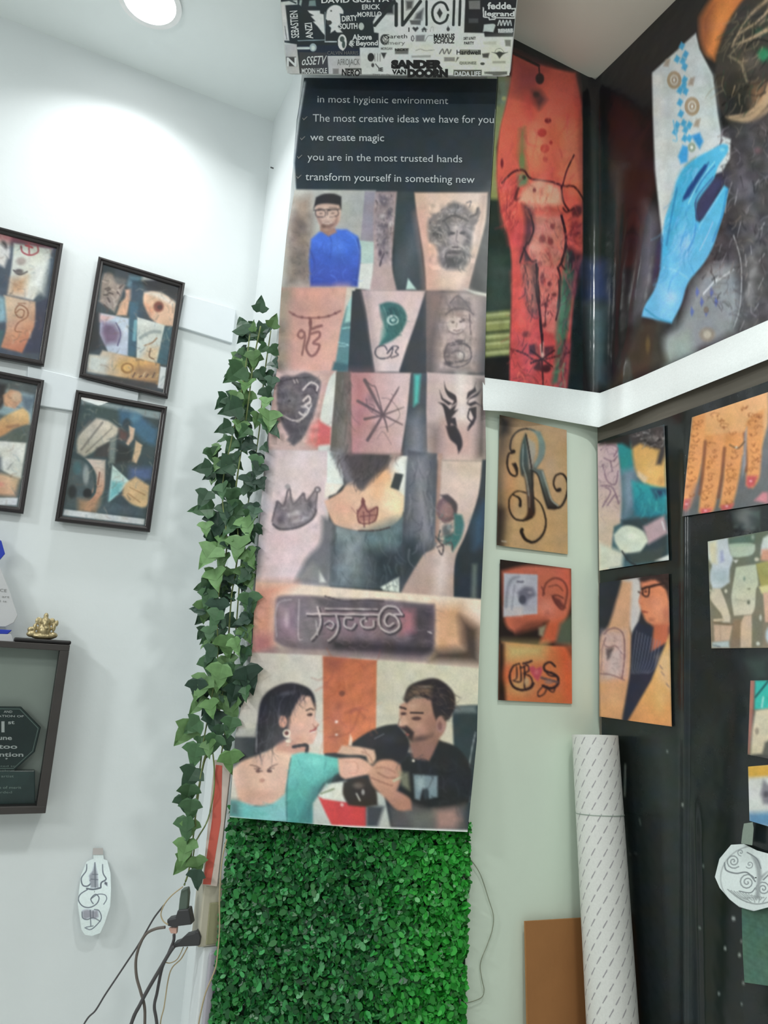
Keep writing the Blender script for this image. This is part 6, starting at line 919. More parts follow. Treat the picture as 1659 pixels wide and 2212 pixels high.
def fr2(P):
    P.v(0, 460, 3.071).p([(560, 330), (1240, 400), (1150, 1200), (520, 1120)], (56, 66, 72)).p([(690, 400), (740, 400), (830, 480), (800, 560), (760, 660), (660, 590), (670, 480)], (146, 132, 124), 10)
    for k in range(22):
        g = np.random.default_rng(k+7); x_, y_ = 700+g.uniform(-20, 100), 460+g.uniform(0, 180); P.l([(x_, y_), (x_+g.uniform(-30, 30), y_+g.uniform(-30, 30))], 12, (76, 64, 62) if k % 2 else (176, 160, 150), .8, 6)
    P.e(800, 430, 60, 60, (96, 96, 98), .5).p([(770, 350), (860, 370), (860, 440), (760, 420)], (70, 78, 90), 14).p([(860, 420), (940, 430), (900, 520), (850, 480)], (120, 160, 176), 20).p([(830, 510), (880, 500), (890, 550), (860, 600), (840, 680), (770, 680), (800, 600), (830, 560)], (206, 164, 140), 8).p([(870, 440), (950, 450), (950, 700), (900, 700), (860, 660)], (50, 70, 84), 14).p([(950, 380), (1040, 400), (1050, 470), (940, 450)], (196, 200, 200), 12)
    P.p([(940, 450), (1080, 440), (1190, 500), (1170, 590), (1090, 530), (980, 520)], (44, 46, 54), 10).p([(955, 530), (1020, 520), (1110, 550), (1165, 600), (1150, 750), (1050, 740), (990, 680), (950, 590)], (206, 170, 144), 8).p([(960, 525), (1060, 525), (1160, 590), (1150, 620), (1040, 560)], (216, 206, 196), 14).e(1052, 622, 44, 46, (112, 60, 52), .5).e(1060, 625, 22, 20, (70, 40, 40), .5).p([(960, 600), (1020, 640), (1000, 690)], (210, 140, 110), 20, .8)
    P.p([(670, 665), (860, 700), (850, 950), (720, 930), (660, 800)], (180, 190, 206), 6).p([(660, 670), (760, 690), (700, 720), (660, 720)], (206, 170, 170), 14).p([(680, 720), (760, 740), (800, 800), (780, 860), (700, 870), (670, 800)], (108, 84, 112), 24, .9).l([(770, 730), (800, 800), (780, 880)], 8, (90, 84, 120)).p([(860, 590), (920, 590), (900, 950), (850, 950)], (56, 90, 108), 8).l([(900, 720), (890, 840)], 24, (120, 170, 180), .8, 10)
    P.p([(910, 690), (1095, 745), (1040, 1000), (905, 965)], (200, 204, 198), 5).l([(930, 830), (1000, 790), (1060, 790)], 22, (140, 150, 150), .8, 12).l([(960, 880), (1010, 860), (1040, 830)], 10, (150, 120, 96)).p([(980, 880), (1060, 890), (1040, 990), (930, 970)], (206, 176, 142), 20, .8).l([(1000, 900), (990, 950), (1020, 970)], 9, (130, 100, 80)).p([(1095, 755), (1140, 760), (1110, 1010), (1040, 1000)], (52, 86, 100), 8)
    P.p([(590, 940), (660, 945), (680, 910), (1060, 1000), (1050, 1140), (580, 1050)], (200, 184, 164), 8, 1, (196, 150, 100), (700, 1000, 900, 1050)).p([(590, 945), (720, 960), (700, 1070), (580, 1050)], (196, 198, 192), 20).p([(800, 970), (960, 990), (900, 1060), (770, 1020)], (206, 164, 98), 30, .8).e(845, 1030, 48, 40, (150, 110, 66), .2).e(845, 1028, 34, 28, (210, 168, 106), .3).p([(900, 1020), (1050, 1020), (1050, 1110), (880, 1080)], (140, 112, 84), 20, .8)
    for k in range(8): P.l([(880+k*22, 1090), (895+k*22, 1060+(k % 3)*10)], 8, (176, 150, 110) if k % 2 else (90, 70, 60))
    P.p([(1065, 1018), (1105, 1025), (1090, 1170), (1045, 1160)], (206, 208, 210), 4).p([(640, 1080), (1040, 1120), (1030, 1170), (700, 1110)], (60, 54, 54), 14, .8).p([(590, 660), (650, 660), (660, 900), (600, 920)], (40, 42, 48), 10)
def fr3(P):
    P.v(0, 460, 3.071).p([(480, 1180), (1120, 1280), (1000, 2120), (340, 2050)], (58, 72, 76)).p([(540, 1230), (1070, 1320), (1060, 1370), (540, 1270)], (150, 164, 168), 8, .9).p([(560, 1260), (800, 1310), (780, 1400), (540, 1360)], (60, 76, 76), 14)
    P.p([(520, 1480), (640, 1360), (720, 1380), (790, 1430), (750, 1500), (560, 1620), (510, 1590)], (176, 168, 154), 10, 1, (196, 186, 172), (540, 1500, 760, 1420)).l([(540, 1570), (680, 1390)], 14, (110, 104, 98), .7, 8).l([(570, 1590), (740, 1430)], 10, (120, 112, 106), .7, 8).l([(520, 1470), (600, 1380)], 14, (96, 96, 92), .8, 8).p([(640, 1560), (760, 1500), (740, 1620), (620, 1620)], (64, 62, 60), 10)
    P.p([(790, 1310), (900, 1330), (1050, 1440), (1030, 1540), (960, 1520), (880, 1440), (800, 1400)], (64, 100, 126), 20).e(900, 1360, 60, 50, (90, 130, 156), .8).e(840, 1400, 40, 50, (50, 62, 70), .6).p([(790, 1430), (850, 1460), (840, 1510), (790, 1500)], (96, 70, 66), 14).p([(855, 1410), (895, 1430), (885, 1500), (850, 1545), (835, 1530), (860, 1480)], (206, 176, 154), 6).p([(900, 1510), (945, 1540), (930, 1600), (905, 1660), (870, 1650), (890, 1580)], (206, 176, 146), 6).p([(780, 1520), (860, 1560), (880, 1650), (760, 1660)], (40, 44, 46), 16).p([(860, 1690), (1010, 1690), (1005, 1770), (860, 1760)], (84, 100, 136), 24).p([(730, 1500), (770, 1490), (760, 1660), (720, 1660)], (120, 130, 126), 10)
    P.p([(470, 1620), (700, 1640), (680, 1960), (420, 1960)], (76, 88, 90), 8).p([(570, 1630), (700, 1640), (690, 1830), (650, 1900), (600, 1980), (560, 1970), (610, 1850), (640, 1740)], (196, 180, 168), 8, 1, (190, 130, 104), (630, 1680, 620, 1930)).l([(480, 1620), (560, 1640), (620, 1720), (630, 1840), (590, 1900)], 18, (58, 74, 76)).e(510, 1690, 40, 60, (70, 100, 104), .6).e(580, 1860, 36, 40, (30, 32, 32), .4).e(570, 1740, 30, 90, (160, 164, 162), .6, .8).e(480, 1850, 40, 60, (34, 40, 42), .6).l([(660, 1720), (650, 1800)], 9, (120, 84, 72)).p([(520, 1900), (660, 1900), (640, 1990), (520, 1980)], (176, 136, 104), 24, .9)
    P.p([(745, 1670), (860, 1780), (800, 1850), (720, 1920)], (186, 206, 202), 5).p([(740, 1780), (820, 1790), (790, 1860), (720, 1910)], (110, 170, 172), 14).p([(830, 1800), (900, 1750), (990, 1810), (980, 1930), (940, 1960), (870, 1930), (810, 1870)], (206, 174, 132), 10).l([(860, 1820), (960, 1870)], 8, (160, 120, 84), .7).l([(850, 1860), (930, 1920)], 8, (160, 120, 84), .7).p([(700, 1920), (950, 1960), (960, 2020), (640, 1990)], (74, 88, 96), 14).p([(425, 1965), (960, 2030), (955, 2070), (415, 2005)], (204, 206, 208), 4)
def fr4(P):
    P.v(0, 460, 3.071).p([(-700, 1040), (290, 1100), (160, 2000), (-700, 1960)], (84, 92, 92)).p([(-100, 1130), (30, 1170), (160, 1190), (230, 1210), (210, 1400), (-100, 1300)], (140, 160, 168), 14).p([(-60, 1120), (40, 1140), (30, 1260), (0, 1300), (-80, 1260)], (44, 40, 42), 14).p([(20, 1210), (70, 1170), (130, 1190), (150, 1240), (100, 1300), (30, 1280), (25, 1250)], (196, 152, 124), 8).e(110, 1220, 50, 50, (206, 176, 150), .7).p([(150, 1220), (230, 1230), (200, 1320), (160, 1310)], (96, 112, 124), 16)
    P.p([(-60, 1430), (30, 1350), (150, 1290), (190, 1330), (195, 1400), (100, 1430), (20, 1480), (-100, 1520)], (206, 172, 122), 10, 1, (176, 130, 92), (100, 1320, 80, 1460)).l([(50, 1420), (120, 1410)], 20, (140, 100, 74), .7, 14).p([(60, 1460), (195, 1410), (180, 1520), (-20, 1520)], (84, 92, 84), 20).p([(-200, 1500), (175, 1525), (140, 1760), (110, 1760), (0, 1700), (-200, 1700)], (204, 204, 198), 6).p([(-200, 1700), (20, 1730), (130, 1760), (100, 1880), (-50, 1870), (-200, 1860)], (206, 176, 146), 16, 1, (200, 150, 124), (80, 1760, -20, 1860)).p([(-60, 1560), (10, 1620), (10, 1710), (-60, 1700)], (96, 100, 104), 14).e(-10, 1800, 60, 30, (200, 130, 120), .9, .8).p([(-700, 1880), (120, 1890), (110, 1940), (-700, 1920)], (204, 204, 208), 4)
framed(zz([(-262, 20), (420, 198), (292, 1010), (-370, 890)], 0, 460, 3.071), fr1, 'black framed photo collage, upper left one of four and cut by the photo edge')
framed(zz([(655, 284), (1230, 460), (1115, 1226), (525, 1080)], 0, 460, 3.071), fr2, 'black framed photo collage above its neighbour, nearest the short white wall trunking')
framed(zz([(506, 1170), (1112, 1282), (997, 2115), (365, 2040)], 0, 460, 3.071), fr3, 'black framed photo collage hung lower right, with blue-gowned artist and white strip along bottom')
framed(zz([(-362, 975), (294, 1106), (155, 1992), (-507, 1910)], 0, 460, 3.071), fr4, 'black framed photo collage, lower left one of four and cut by the photo edge')

# white trunking pieces on the left wall
TRK = noise_mat('white plastic trunking', (222, 228, 232), 0.4, 0.02)
for quad, lab in (([(398, 636), (510, 668), (502, 741), (385, 705)], 'short white plastic trunking end beside the upper right picture frame'), ([(60, 790), (300, 848), (292, 908), (60, 872)], 'length of white plastic trunking running behind the four picture frames')):
    q = [hit1('L', p, 0.012) for p in quad]
    V, Fc = prism(q, -nL*0.012); setp(bevel(mesh('cable_trunking', V, Fc, TRK), 0.002), lab, 'trunking', 'white trunking pieces on the left wall')

# ------------------------------------------------------------------ shadow box with its award
SBD = 0.085
SQ = [hit1('L', p, SBD) for p in ((-300, 1366), (151.5, 1393.5), (97.5, 1757), (-330, 1757))]
for k in (0, 3): SQ[k] = SQ[k]
SBF = noise_mat('dark grey painted wood', (62, 58, 56), 0.5, 0.08, 20)
ex = SQ[1]-SQ[0]; W_ = np.linalg.norm(ex); ex = dL; 
tr, brn = SQ[1], SQ[2]; Hh = tr[2]-brn[2]; W_ = 0.40
o_tl = tr-dL*W_
sb = thing('shadow_box', tuple(brn-dL*W_/2-nL*SBD), 'deep dark-framed glazed display box on the left wall, holding an octagonal award', 'display box')
tw = 0.024
def bx3(o, x, y, z): return boxv(o, dL*x, nL*y, UZ*z)
bot = np.array([*(o_tl-nL*SBD)[:2], brn[2]])
rails = [bx3(bot+UZ*(Hh-tw*.7), W_, SBD, tw*.7), bx3(bot, W_, SBD, tw*.75), bx3(bot+UZ*tw*.7, tw, SBD, Hh-tw*1.4), bx3(bot+dL*(W_-tw)+UZ*tw*.7, tw, SBD, Hh-tw*1.4)]
bevel(mesh('frame', *join(rails), SBF, sb), 0.0015)
mesh('back_board', *bx3(bot+UZ*.012+nL*0.002, W_, 0.006, Hh-.024), noise_mat('pale green card', (196, 210, 200), 0.6, 0.05, 6), sb)
V = [bot+dL*tw+UZ*tw*.7+nL*(SBD-0.012), bot+dL*(W_-tw)+UZ*tw*.7+nL*(SBD-0.012), bot+dL*(W_-tw)+UZ*(Hh-tw*.7)+nL*(SBD-0.012), bot+dL*tw+UZ*(Hh-tw*.7)+nL*(SBD-0.012)]
mesh('glass', V, [(0, 1, 2, 3)], GLASS, sb)
# the octagonal award inside
AO = 0.045
aw_px = zz([(-200, 1480), (-60, 1320), (148, 1322), (287, 1468), (245, 1640), (100, 1772), (-60, 1772), (-190, 1640)], 0, 1120, 3.253)
aq = [hit1('L', p, AO) for p in aw_px]
AWM = noise_mat('dark green glass award', (34, 62, 58), 0.15, 0.25, 9, 0.5)
aw = thing('glass_award', tuple(hit1('L', (0, 1735), AO)), 'dark green octagonal glass award lettered 1st, standing inside the shadow box', 'award')
bevel(mesh('plaque', *prism(aq, -nL*0.014), AWM, aw), 0.002)
iq = [p+(np.mean(aq, 0)-p)*0.075 for p in aq]
rim = []
for k in range(8): rim.append(tube([iq[k]+nL*.001, iq[(k+1) % 8]+nL*.001], 0.0012, 5))
mesh('etched_rim', *join(rim), noise_mat('frosted etching', (140, 168, 160), 0.6), aw)
bq = [hit1('L', p, AO) for p in zz([(-160, 1772), (245, 1772), (250, 1985), (-170, 1985)], 0, 1120, 3.253)]
zb = bot[2]+tw*.75
bq[2][2] = zb; bq[3][2] = zb
bevel(mesh('base', *prism(bq, -nL*0.03), noise_mat('green glass award base', (62, 92, 88), 0.2, 0.3, 12, 0.5), aw), 0.002)
AS = lambda x, y: hit('L', x, y, AO+0.0015)
letters('lettering', [('1', (22, 752), (72, 752), 176, .0), ('st', (128, 620), (232, 618), 56, .02), ('Pune', (-110, 868), (190, 872), 66, .02), ('Tattoo', (-300, 1010), (275, 1012), 70, .02), ('Convention', (-520, 1135), (372, 1138), 66, .02), ('AND', (60, 440), (195, 442), 36, .01), ('CELEBRATION OF', (-330, 505), (380, 512), 32, .01), ('*', (85, 1200), (125, 1200), 40, .02)], AS, noise_mat('white etched letters', (236, 246, 244), 0.5), aw, (0, 1480, 7.375))
letters('base_lettering', [('presented to', (-250, 1300), (250, 1302), 24), ('best colour', (-200, 1372), (230, 1374), 26), ('tattoo artist', (-260, 1470), (220, 1470), 40), ('certificate of merit', (-340, 1650), (340, 1652), 44), ('awarded', (-160, 1722), (190, 1724), 36)], AS, noise_mat('grey etched letters', (170, 196, 188), 0.5), aw, (0, 1480, 7.375))

# things standing on the shadow box
topz = tr[2]
TB = lambda px, off=0.05: (lambda p: np.array([p[0], p[1], topz]))(hit1('L', (px, 1380), off))
fg = thing('brass_figurine', tuple(TB(88)), 'small brass seated elephant-headed figurine on the corner of the shadow box', 'figurine')
BRS = noise_mat('dull brass', (176, 160, 122), 0.35, 0.2, 60, 0.5, 0.3, 200, metal=0.6)
BLK = noise_mat('black plinth', (34, 32, 32), 0.4, 0.1)
c0 = TB(82); V, Fc = prism([c0+dL*sx*0.085+nL*sy*0.025+UZ*0.012 for sx, sy in ((-.7, -1), (1, -1), (1, 1), (-.7, 1))], (0, 0, -0.0118)); bevel(mesh('plinth', V, Fc, BLK, fg), 0.004)
def blob(bm, c, r, sc_=(1, 1, 1)):
    m = Matrix.Translation(Vector(c)) @ Matrix(((dL[0], nL[0], 0, 0), (dL[1], nL[1], 0, 0), (0, 0, 1, 0), (0, 0, 0, 1))) @ Matrix.Diagonal((*[r*s for s in sc_], 1))
    bmesh.ops.create_uvsphere(bm, u_segments=16, v_segments=10, radius=1, matrix=m)
def bm_obj(name, bm, mat, parent, remesh=0):
    me = bpy.data.meshes.new(name); base = wloc(parent) if parent else np.zeros(3)
    bmesh.ops.translate(bm, verts=bm.verts, vec=tuple(-base)); bm.to_mesh(me); bm.free(); me.materials.append(mat)
    me.polygons.foreach_set('use_smooth', np.ones(len(me.polygons), bool))
    o = bpy.data.objects.new(name, me); col.objects.link(o); o.parent = parent
    if remesh:
        md = o.modifiers.new('fuse', 'REMESH'); md.mode = 'VOXEL'; md.voxel_size = remesh; md.use_smooth_shade = True
    return o
f0 = TB(92)+UZ*0.012
bm = bmesh.new()
for (x, y, z, r, s) in ((0, 0, .008, .022, (1.5, 1, .45)), (-.030, .004, .012, .011, (1.2, 1, .8)), (.024, .004, .012, .011, (1.2, 1, .8)), (0, .002, .026, .018, (1, .9, 1.1)), (0, .012, .022, .012, (1.1, .8, 1)), (0, .004, .048, .013, (1, 1, 1)), (0, .016, .040, .005, (1, 1, 1.6)), (.005, .020, .030, .0045, (1.3, 1, 1)), (-.017, .002, .049, .009, (1, .35, 1.2)), (.017, .002, .049, .009, (1, .35, 1.2)), (0, .002, .064, .008, (.8, .8, 1.1)), (-.024, .006, .030, .007, (.8, .8, 1.7)), (.024, .006, .034, .007, (.8, .8, 1.7)), (-.034, .004, .024, .008, (1, 1, 1)), (.03, .0, .046, .006, (.8, .8, 1.5))):
    blob(bm, f0+dL*x+nL*y+UZ*z, r, s)
bm_obj('figure', bm, BRS, fg, 0.0016)
# clear trophy with blue parts, cut by the frame edge
tp = thing('acrylic_trophy', tuple(TB(-30)), 'white acrylic trophy with blue tip and foot standing on the shadow box', 'trophy')
def slab(name, pts, off, th, mat, zmin=None):
    q = [hit1('L', p, off) for p in pts]
    if zmin is not None:
        for a in q: a[2] = max(a[2], zmin)
    return bevel(mesh(name, *prism(q, -nL*th), mat, tp), 0.0015)
ACR = noise_mat('white acrylic', (198, 198, 200), 0.2, 0.03, 5, 0.5)
BLU = noise_mat('blue acrylic', (48, 66, 176), 0.2, 0.06, 5, 0.5)
slab('body', [(-70, 1205), (-20, 1190), (2, 1230), (22, 1280), (38, 1330), (30, 1345), (12, 1354), (-90, 1352)], 0.055, 0.01, ACR)
slab('tip', [(-45, 1165), (-20, 1148), (3, 1168), (11, 1196), (-1, 1210), (-30, 1232), (-52, 1200)], 0.058, 0.012, BLU)
slab('foot', [(-95, 1354), (26, 1361), (16, 1370), (-95, 1367)], 0.06, 0.03, BLU)
q = [hit1('L', p, 0.06) for p in [(-95, 1367), (24, 1370), (30, 1388), (-95, 1384)]]
q[2][2] = topz; q[3][2] = topz
bevel(mesh('stand', *prism(q, -nL*0.035), ACR, tp), 0.001)
letters('lettering', [('EXCELLENCE', (-60, 1272), (14, 1279), 6), ('in creative art', (-60, 1286), (20, 1292), 5), ('this award is', (-60, 1297), (14, 1301), 4)], lambda x, y: hit('L', x, y, 0.0565), LETG, tp)

# ------------------------------------------------------------------ trident drawing taped to the left wall
def paint_tri(P):
    P.v(100, 1780, 3.95).p([(200, 200), (640, 200), (640, 1000), (200, 1000)], (196, 206, 212)); K = (92, 98, 106)
    P.l([(345, 345), (340, 400), (300, 460), (310, 520), (350, 530), (385, 500), (375, 480)], (8, 14), K).l([(480, 345), (485, 420), (510, 470), (470, 500), (465, 540)], (8, 14), K).p([(415, 330), (435, 420), (445, 540), (380, 545), (365, 440), (395, 400)], (134, 138, 146), 8).l([(415, 330), (418, 540)], 8, K).l([(395, 430), (440, 430)], 6, K).l([(380, 470), (440, 475)], 7, K).l([(345, 550), (400, 558), (460, 545)], 14, K).p([(500, 490), (520, 500), (520, 530), (495, 510)], (84, 88, 96), 5)
    P.l([(350, 560), (290, 600), (275, 650), (310, 700), (370, 712), (430, 680), (450, 630), (420, 600), (380, 640), (400, 680)], 9, K).l([(380, 640), (440, 600), (500, 605), (515, 640), (490, 685)], 7, K).p([(310, 740), (350, 730), (400, 740), (440, 735), (445, 790), (410, 810), (370, 800), (330, 815), (310, 790)], (140, 140, 150), 10).l([(305, 750), (310, 800), (350, 815), (400, 800), (460, 830)], 8, K).l([(375, 735), (380, 870)], 8, K).l([(330, 885), (380, 900), (440, 850), (470, 800), (450, 740), (410, 730)], 8, K).l([(340, 880), (400, 870)], 7, K).l([(400, 740), (400, 800)], 6, K)
TRI = zz([(400, 215), (480, 215), (490, 300), (520, 310), (548, 420), (552, 560), (545, 700), (500, 840), (460, 930), (390, 955), (330, 945), (300, 900), (285, 800), (268, 680), (280, 560), (295, 440), (345, 320), (405, 295)], 100, 1780, 3.95)
ts = lambda x, y: hit('L', x, y, 0.004+0.030*sstep(1830, 1980, y)+0.012*((x-200)/40.0)*sstep(1850, 1950, y)*0.4)
setp(cutout('trident_drawing', TRI, ts, paint_tri, (196, 206, 212), PAPER, 1.3, 1.5), 'white paper cut-out with a pencil drawn trident, taped to the lower left wall', 'drawing')
TAPE = noise_mat('yellowed clear tape', (196, 190, 188), 0.3, 0.03)
q = np.array(zz([(398, 205), (484, 205), (486, 262), (396, 262)], 100, 1780, 3.95))
setp(mesh('tape_strip', hit('L', q[:, 0], q[:, 1], 0.0065), [(0, 1, 2, 3)], TAPE), 'strip of clear tape holding the trident drawing on the left wall', 'tape')

# ------------------------------------------------------------------ carton, socket, plugs, cables on the pillar's narrow side
CARD = noise_mat('pale pink carton', (206, 190, 180), 0.6, 0.04, 15)
cr = thing('narrow_carton', tuple(hit1('D', (450, 1905), 0.03)), 'tall narrow white carton with a red stripe, standing on the socket box', 'carton')
cq = [hit1('D', p, 0.022) for p in ((463, 1642), (499, 1650), (469, 1915), (436, 1912))]
bevel(mesh('carton_body', *prism(cq, -nD*0.012), CARD, cr), 0.001)
RED = noise_mat('red print', (198, 92, 78), 0.6, 0.05, 30)
q = [hit1('D', p, 0.0228) for p in ((466, 1652), (480, 1654), (477, 1775), (455, 1911), (438, 1910), (458, 1770))]
mesh('red_stripe', *prism(q, -nD*0.001), RED, cr)['label'] = 'red printed stripe'
KH = noise_mat('kraft edge', (176, 160, 130), 0.7, 0.05)
SOCK = noise_mat('ivory plastic', (190, 184, 166), 0.45, 0.04)
SOCT = noise_mat('khaki plastic', (150, 148, 116), 0.45, 0.05)
sk = thing('socket_box', tuple(PE-dR*0.06+nS*0.01+UZ*0.73), 'ivory surface-mounted socket box on the narrow wall beside the green leaf panel', 'socket box')
zt, zbm = hit1('D', (455, 1914), 0.03)[2], hit1('D', (455, 2052), 0.03)[2]
so = PE-dR*0.012
V, Fc = boxv(np.array([*(so-dR*0.07)[:2], zbm])+nS*0.001, dR*0.08, nS*0.052, UZ*(zt-zbm)); bevel(mesh('housing', V, Fc, SOCK, sk), 0.004)
V, Fc = boxv(np.array([*so[:2], zbm+0.006])+dR*0.0085+nS*0.004, dR*0.006, nS*0.030, UZ*(zt-zbm)*0.66); bevel(mesh('switch_plate', V, Fc, SOCT, sk), 0.002)
CTR = setp(bevel(mesh('cable_trunking', *boxv(np.array([*(so-dR*0.075)[:2], 0.0])+nS*0.001, dR*0.080, nS*0.036, UZ*(zbm-0.002)), noise_mat('white trunking', (224, 228, 230), 0.4, 0.02)), 0.004), 'white cable trunking running down the narrow wall below the socket box', 'trunking')
CTG = setp(bevel(mesh('cable_trunking', *boxv(np.array([*so[:2], 0.0])+dR*0.008+nS*0.003, dR*0.010, nS*0.020, UZ*(zbm-0.012)), noise_mat('grey trunking', (178, 174, 184), 0.4, 0.03)), 0.004), 'slim greyish cable trunking clipped beside the white one, below the socket box', 'trunking')
# plugs
PLUG = noise_mat('black plug plastic', (58, 58, 60), 0.45, 0.1)
PLG = noise_mat('dark green plug plastic', (84, 98, 88), 0.45, 0.1)
def P3(zp, off=0.03): return [hit1('D', (x/3.95+100, y/3.95+1780), off) for x, y in zp]
SO_ = 0.03
pa = thing('power_adapter', tuple(P3([(1140, 850)])[0]), 'dark grey adapter plug with an upright greenish back, pushed into the socket box', 'plug')
bevel(mesh('adapter_body', *prism(P3([(1028, 815), (1100, 800), (1120, 735), (1215, 725), (1240, 860), (1120, 875), (1105, 890), (1030, 870)], SO_), -nD*0.03), PLUG, pa), 0.003)
bevel(mesh('upright_back', *prism(P3([(1150, 560), (1205, 545), (1212, 600), (1200, 740), (1125, 740), (1135, 640)], SO_-0.004), -nD*0.02), PLG, pa), 0.003)
bevel(mesh('red_pin_cap', *prism(P3([(1040, 890), (1115, 880), (1110, 940), (1060, 935)], SO_-0.006), -nD*0.012), noise_mat('pinkish plastic', (200, 160, 146), 0.5), pa), 0.002)
pb = thing('power_plug', tuple(P3([(1200, 1000)])[0]), 'black mains plug pushed into the socket box below the adapter', 'plug')
bevel(mesh('plug_body', *prism(P3([(1085, 1020), (1130, 1005), (1190, 950), (1265, 930), (1270, 915), (1300, 920), (1315, 970), (1305, 1040), (1280, 1042), (1130, 1050), (1085, 1060)], SO_), -nD*0.026), PLUG, pb), 0.003)
# cables
CB1 = noise_mat('brown-grey cable', (104, 96, 90), 0.5); CB2 = noise_mat('dark cable', (76, 74, 76), 0.5); CB3 = noise_mat('tan cord', (176, 160, 128), 0.6); CB4 = noise_mat('white cord', (196, 200, 196), 0.6)
def cable(name, zp, r, mat, label, view=(100, 1780, 3.95), off=0.03, pl='D'):
    zs = smooth(zp, False, 8); n = len(zs)
    f = off if callable(off) else (lambda t: off)
    P = [hit1(pl, (x/view[2]+view[0], y/view[2]+view[1]), f(k/(n-1))) for k, (x, y) in enumerate(zs)]
    return setp(mesh(name, *tube(P, r, 8), mat, None, None, True), label, 'cable')
cable('power_cable', [(1015, 880), (930, 895), (850, 940), (795, 1040), (765, 1160), (770, 1300), (805, 1430), (838, 1560), (840, 1740), (830, 2300)], .0035, CB1, 'brown-grey cable looping down from the adapter plug')
cable('power_cable', [(1090, 1045), (1050, 1100), (980, 1220), (880, 1390), (800, 1540), (720, 1720), (560, 2300)], .0046, CB2, 'thick dark cable running down to the left from the black mains plug', off=0.042)
cable('power_cable', [(1090, 940), (1085, 1000), (1040, 1110), (985, 1240), (945, 1440), (922, 1560), (945, 1720), (1000, 2300)], .0038, CB2, 'dark cable hanging almost straight down from under the adapter plug', off=0.022)
cable('power_cable', [(1005, 690), (985, 715), (920, 800), (850, 920), (780, 1040), (700, 1160), (600, 1310), (500, 1460), (420, 1590), (310, 1730), (60, 2300)], .0022, CB2, 'thin dark wire slanting furthest left down the lower left wall', off=0.012)
cable('thin_cord', [(1165, 535), (1070, 610), (1005, 690), (978, 770), (1000, 830), (1040, 858)], .0016, CB3, 'thin tan cord curling from the ivy end to the adapter plug', off=0.036)
cable('thin_cord', [(1205, 1050), (1150, 1150), (1075, 1225), (1040, 1330), (1005, 1560), (970, 1740), (940, 2300)], .0016, CB3, 'thin tan cord dropping from under the black mains plug', off=0.014)
cable('thin_cord', [(1170, 1050), (1120, 1150), (1060, 1185), (1015, 1180)], .0013, CB3, 'short thin tan cord end curling left below the black mains plug', off=0.016)
cable('thin_cord', [(1540, 130), (1510, 250), (1490, 400), (1478, 640), (1478, 900), (1460, 1120), (1440, 1240), (1360, 1440), (1320, 1600), (1290, 1760)], .0018, CB3, 'thin tan cord hanging along the left edge of the green leaf panel', off=0.058)
cable('thin_cord', [(95, 1020), (120, 1042), (190, 1150), (250, 1330), (282, 1440), (275, 1540), (238, 1650), (190, 1780), (200, 1890), (216, 1970), (195, 2025), (100, 2060), (40, 2062)], .0011, noise_mat('grey thread', (140, 146, 126), 0.6), 'thin grey wire bowing out from the right edge of the green leaf panel', (980, 1540, 3.291), 0.003, 'B')

# ------------------------------------------------------------------ cardboard sheet and paper tube in the corner
KR = noise_mat('brown cardboard', (168, 118, 74), 0.75, 0.05, 9, 0.2, 0.1, 90)
q = [hit1('B', p, 0.018) for p in ((1135, 1991), (1259.5, 1984), (1300, 2212), (1140, 2212))]
wv = q[1]-q[0]; wv[2] = 0; lean = nL*0.05
a, b = q[0], q[0]+dL*0.26+UZ*(q[1][2]-q[0][2])*1.25
loop = [a, b, np.array([b[0], b[1], 0])+lean, np.array([a[0], a[1], 0])+lean]
setp(mesh('cardboard_sheet', *prism(loop, -nL*0.006), KR), 'plain brown cardboard sheet leaning on the cream wall beside the paper tube', 'cardboard')
RT = 0.0612
tc0 = rays(np.array(1285.0), np.array(1588.0)); topc = CAM+tc0*((np.array([0, 0, 0])+2.06)/tc0[1])
tb0 = rays(np.array(1323.0), np.array(2212.0)); bt = CAM+tb0*(1.995/tb0[1])
axd = (bt-topc)/np.linalg.norm(bt-topc); Lt = topc[2]/-axd[2]; botc = topc+axd*Lt
a1 = np.cross(axd, [0, 1, 0]); a1 /= np.linalg.norm(a1); a2 = np.cross(axd, a1)
nu, nv = 200, int(Lt/0.0026)
u = np.linspace(0, 2*math.pi, nu, endpoint=False); v = np.linspace(0, 1, nv+1)
UU, VVv = np.meshgrid(u, v); rr = RT*(1+0.04*VVv)
G = topc+axd*(VVv*Lt)[..., None]+a1*(np.cos(UU)*rr)[..., None]+a2*(np.sin(UU)*rr)[..., None]
SXp, SYp = UU*RT*1000, VVv*Lt*1000       # millimetres on the wrapper
Pt = Paint(SXp, SYp, (206, 206, 202))
for k in range(0, 40):                      # slanting dashed print, line after line
    x0_ = k*30.2-RT*2*math.pi*0-700; n_ = int(Lt*1000/27)+2
    for m_ in range(n_):
        sy_ = Lt*1000-m_*27.0; sx_ = x0_+m_*17.0
        if -12 < sx_ < RT*6.2832*1000: sx_ = RT*6.2832*1000-sx_; Pt.l([(sx_, sy_), (sx_-10.5, sy_-16.5)], 1.9, (112, 106, 114), .95, 1.2, False)
i = np.arange((nv+1)*nu).reshape(nv+1, nu); j = np.roll(i, -1, 1)
Fc = np.stack([i[:-1], i[1:], j[1:], j[:-1]], -1).reshape(-1, 4)
tbx = thing('paper_tube', tuple(botc), 'tall white cardboard tube wrapped in paper with slanting grey print, standing in the corner', 'tube')
mesh('wrapper', G.reshape(-1, 3), Fc, PAPER, tbx, Pt.out(1.15), True)
sy = float(np.interp(1772, [1588, 2212], [0, np.linalg.norm(bt-topc)]))
ringp = [topc+axd*sy+RT*1.012*(math.cos(t)*a1+math.sin(t)*a2) for t in np.linspace(0, 2*math.pi, 41)]
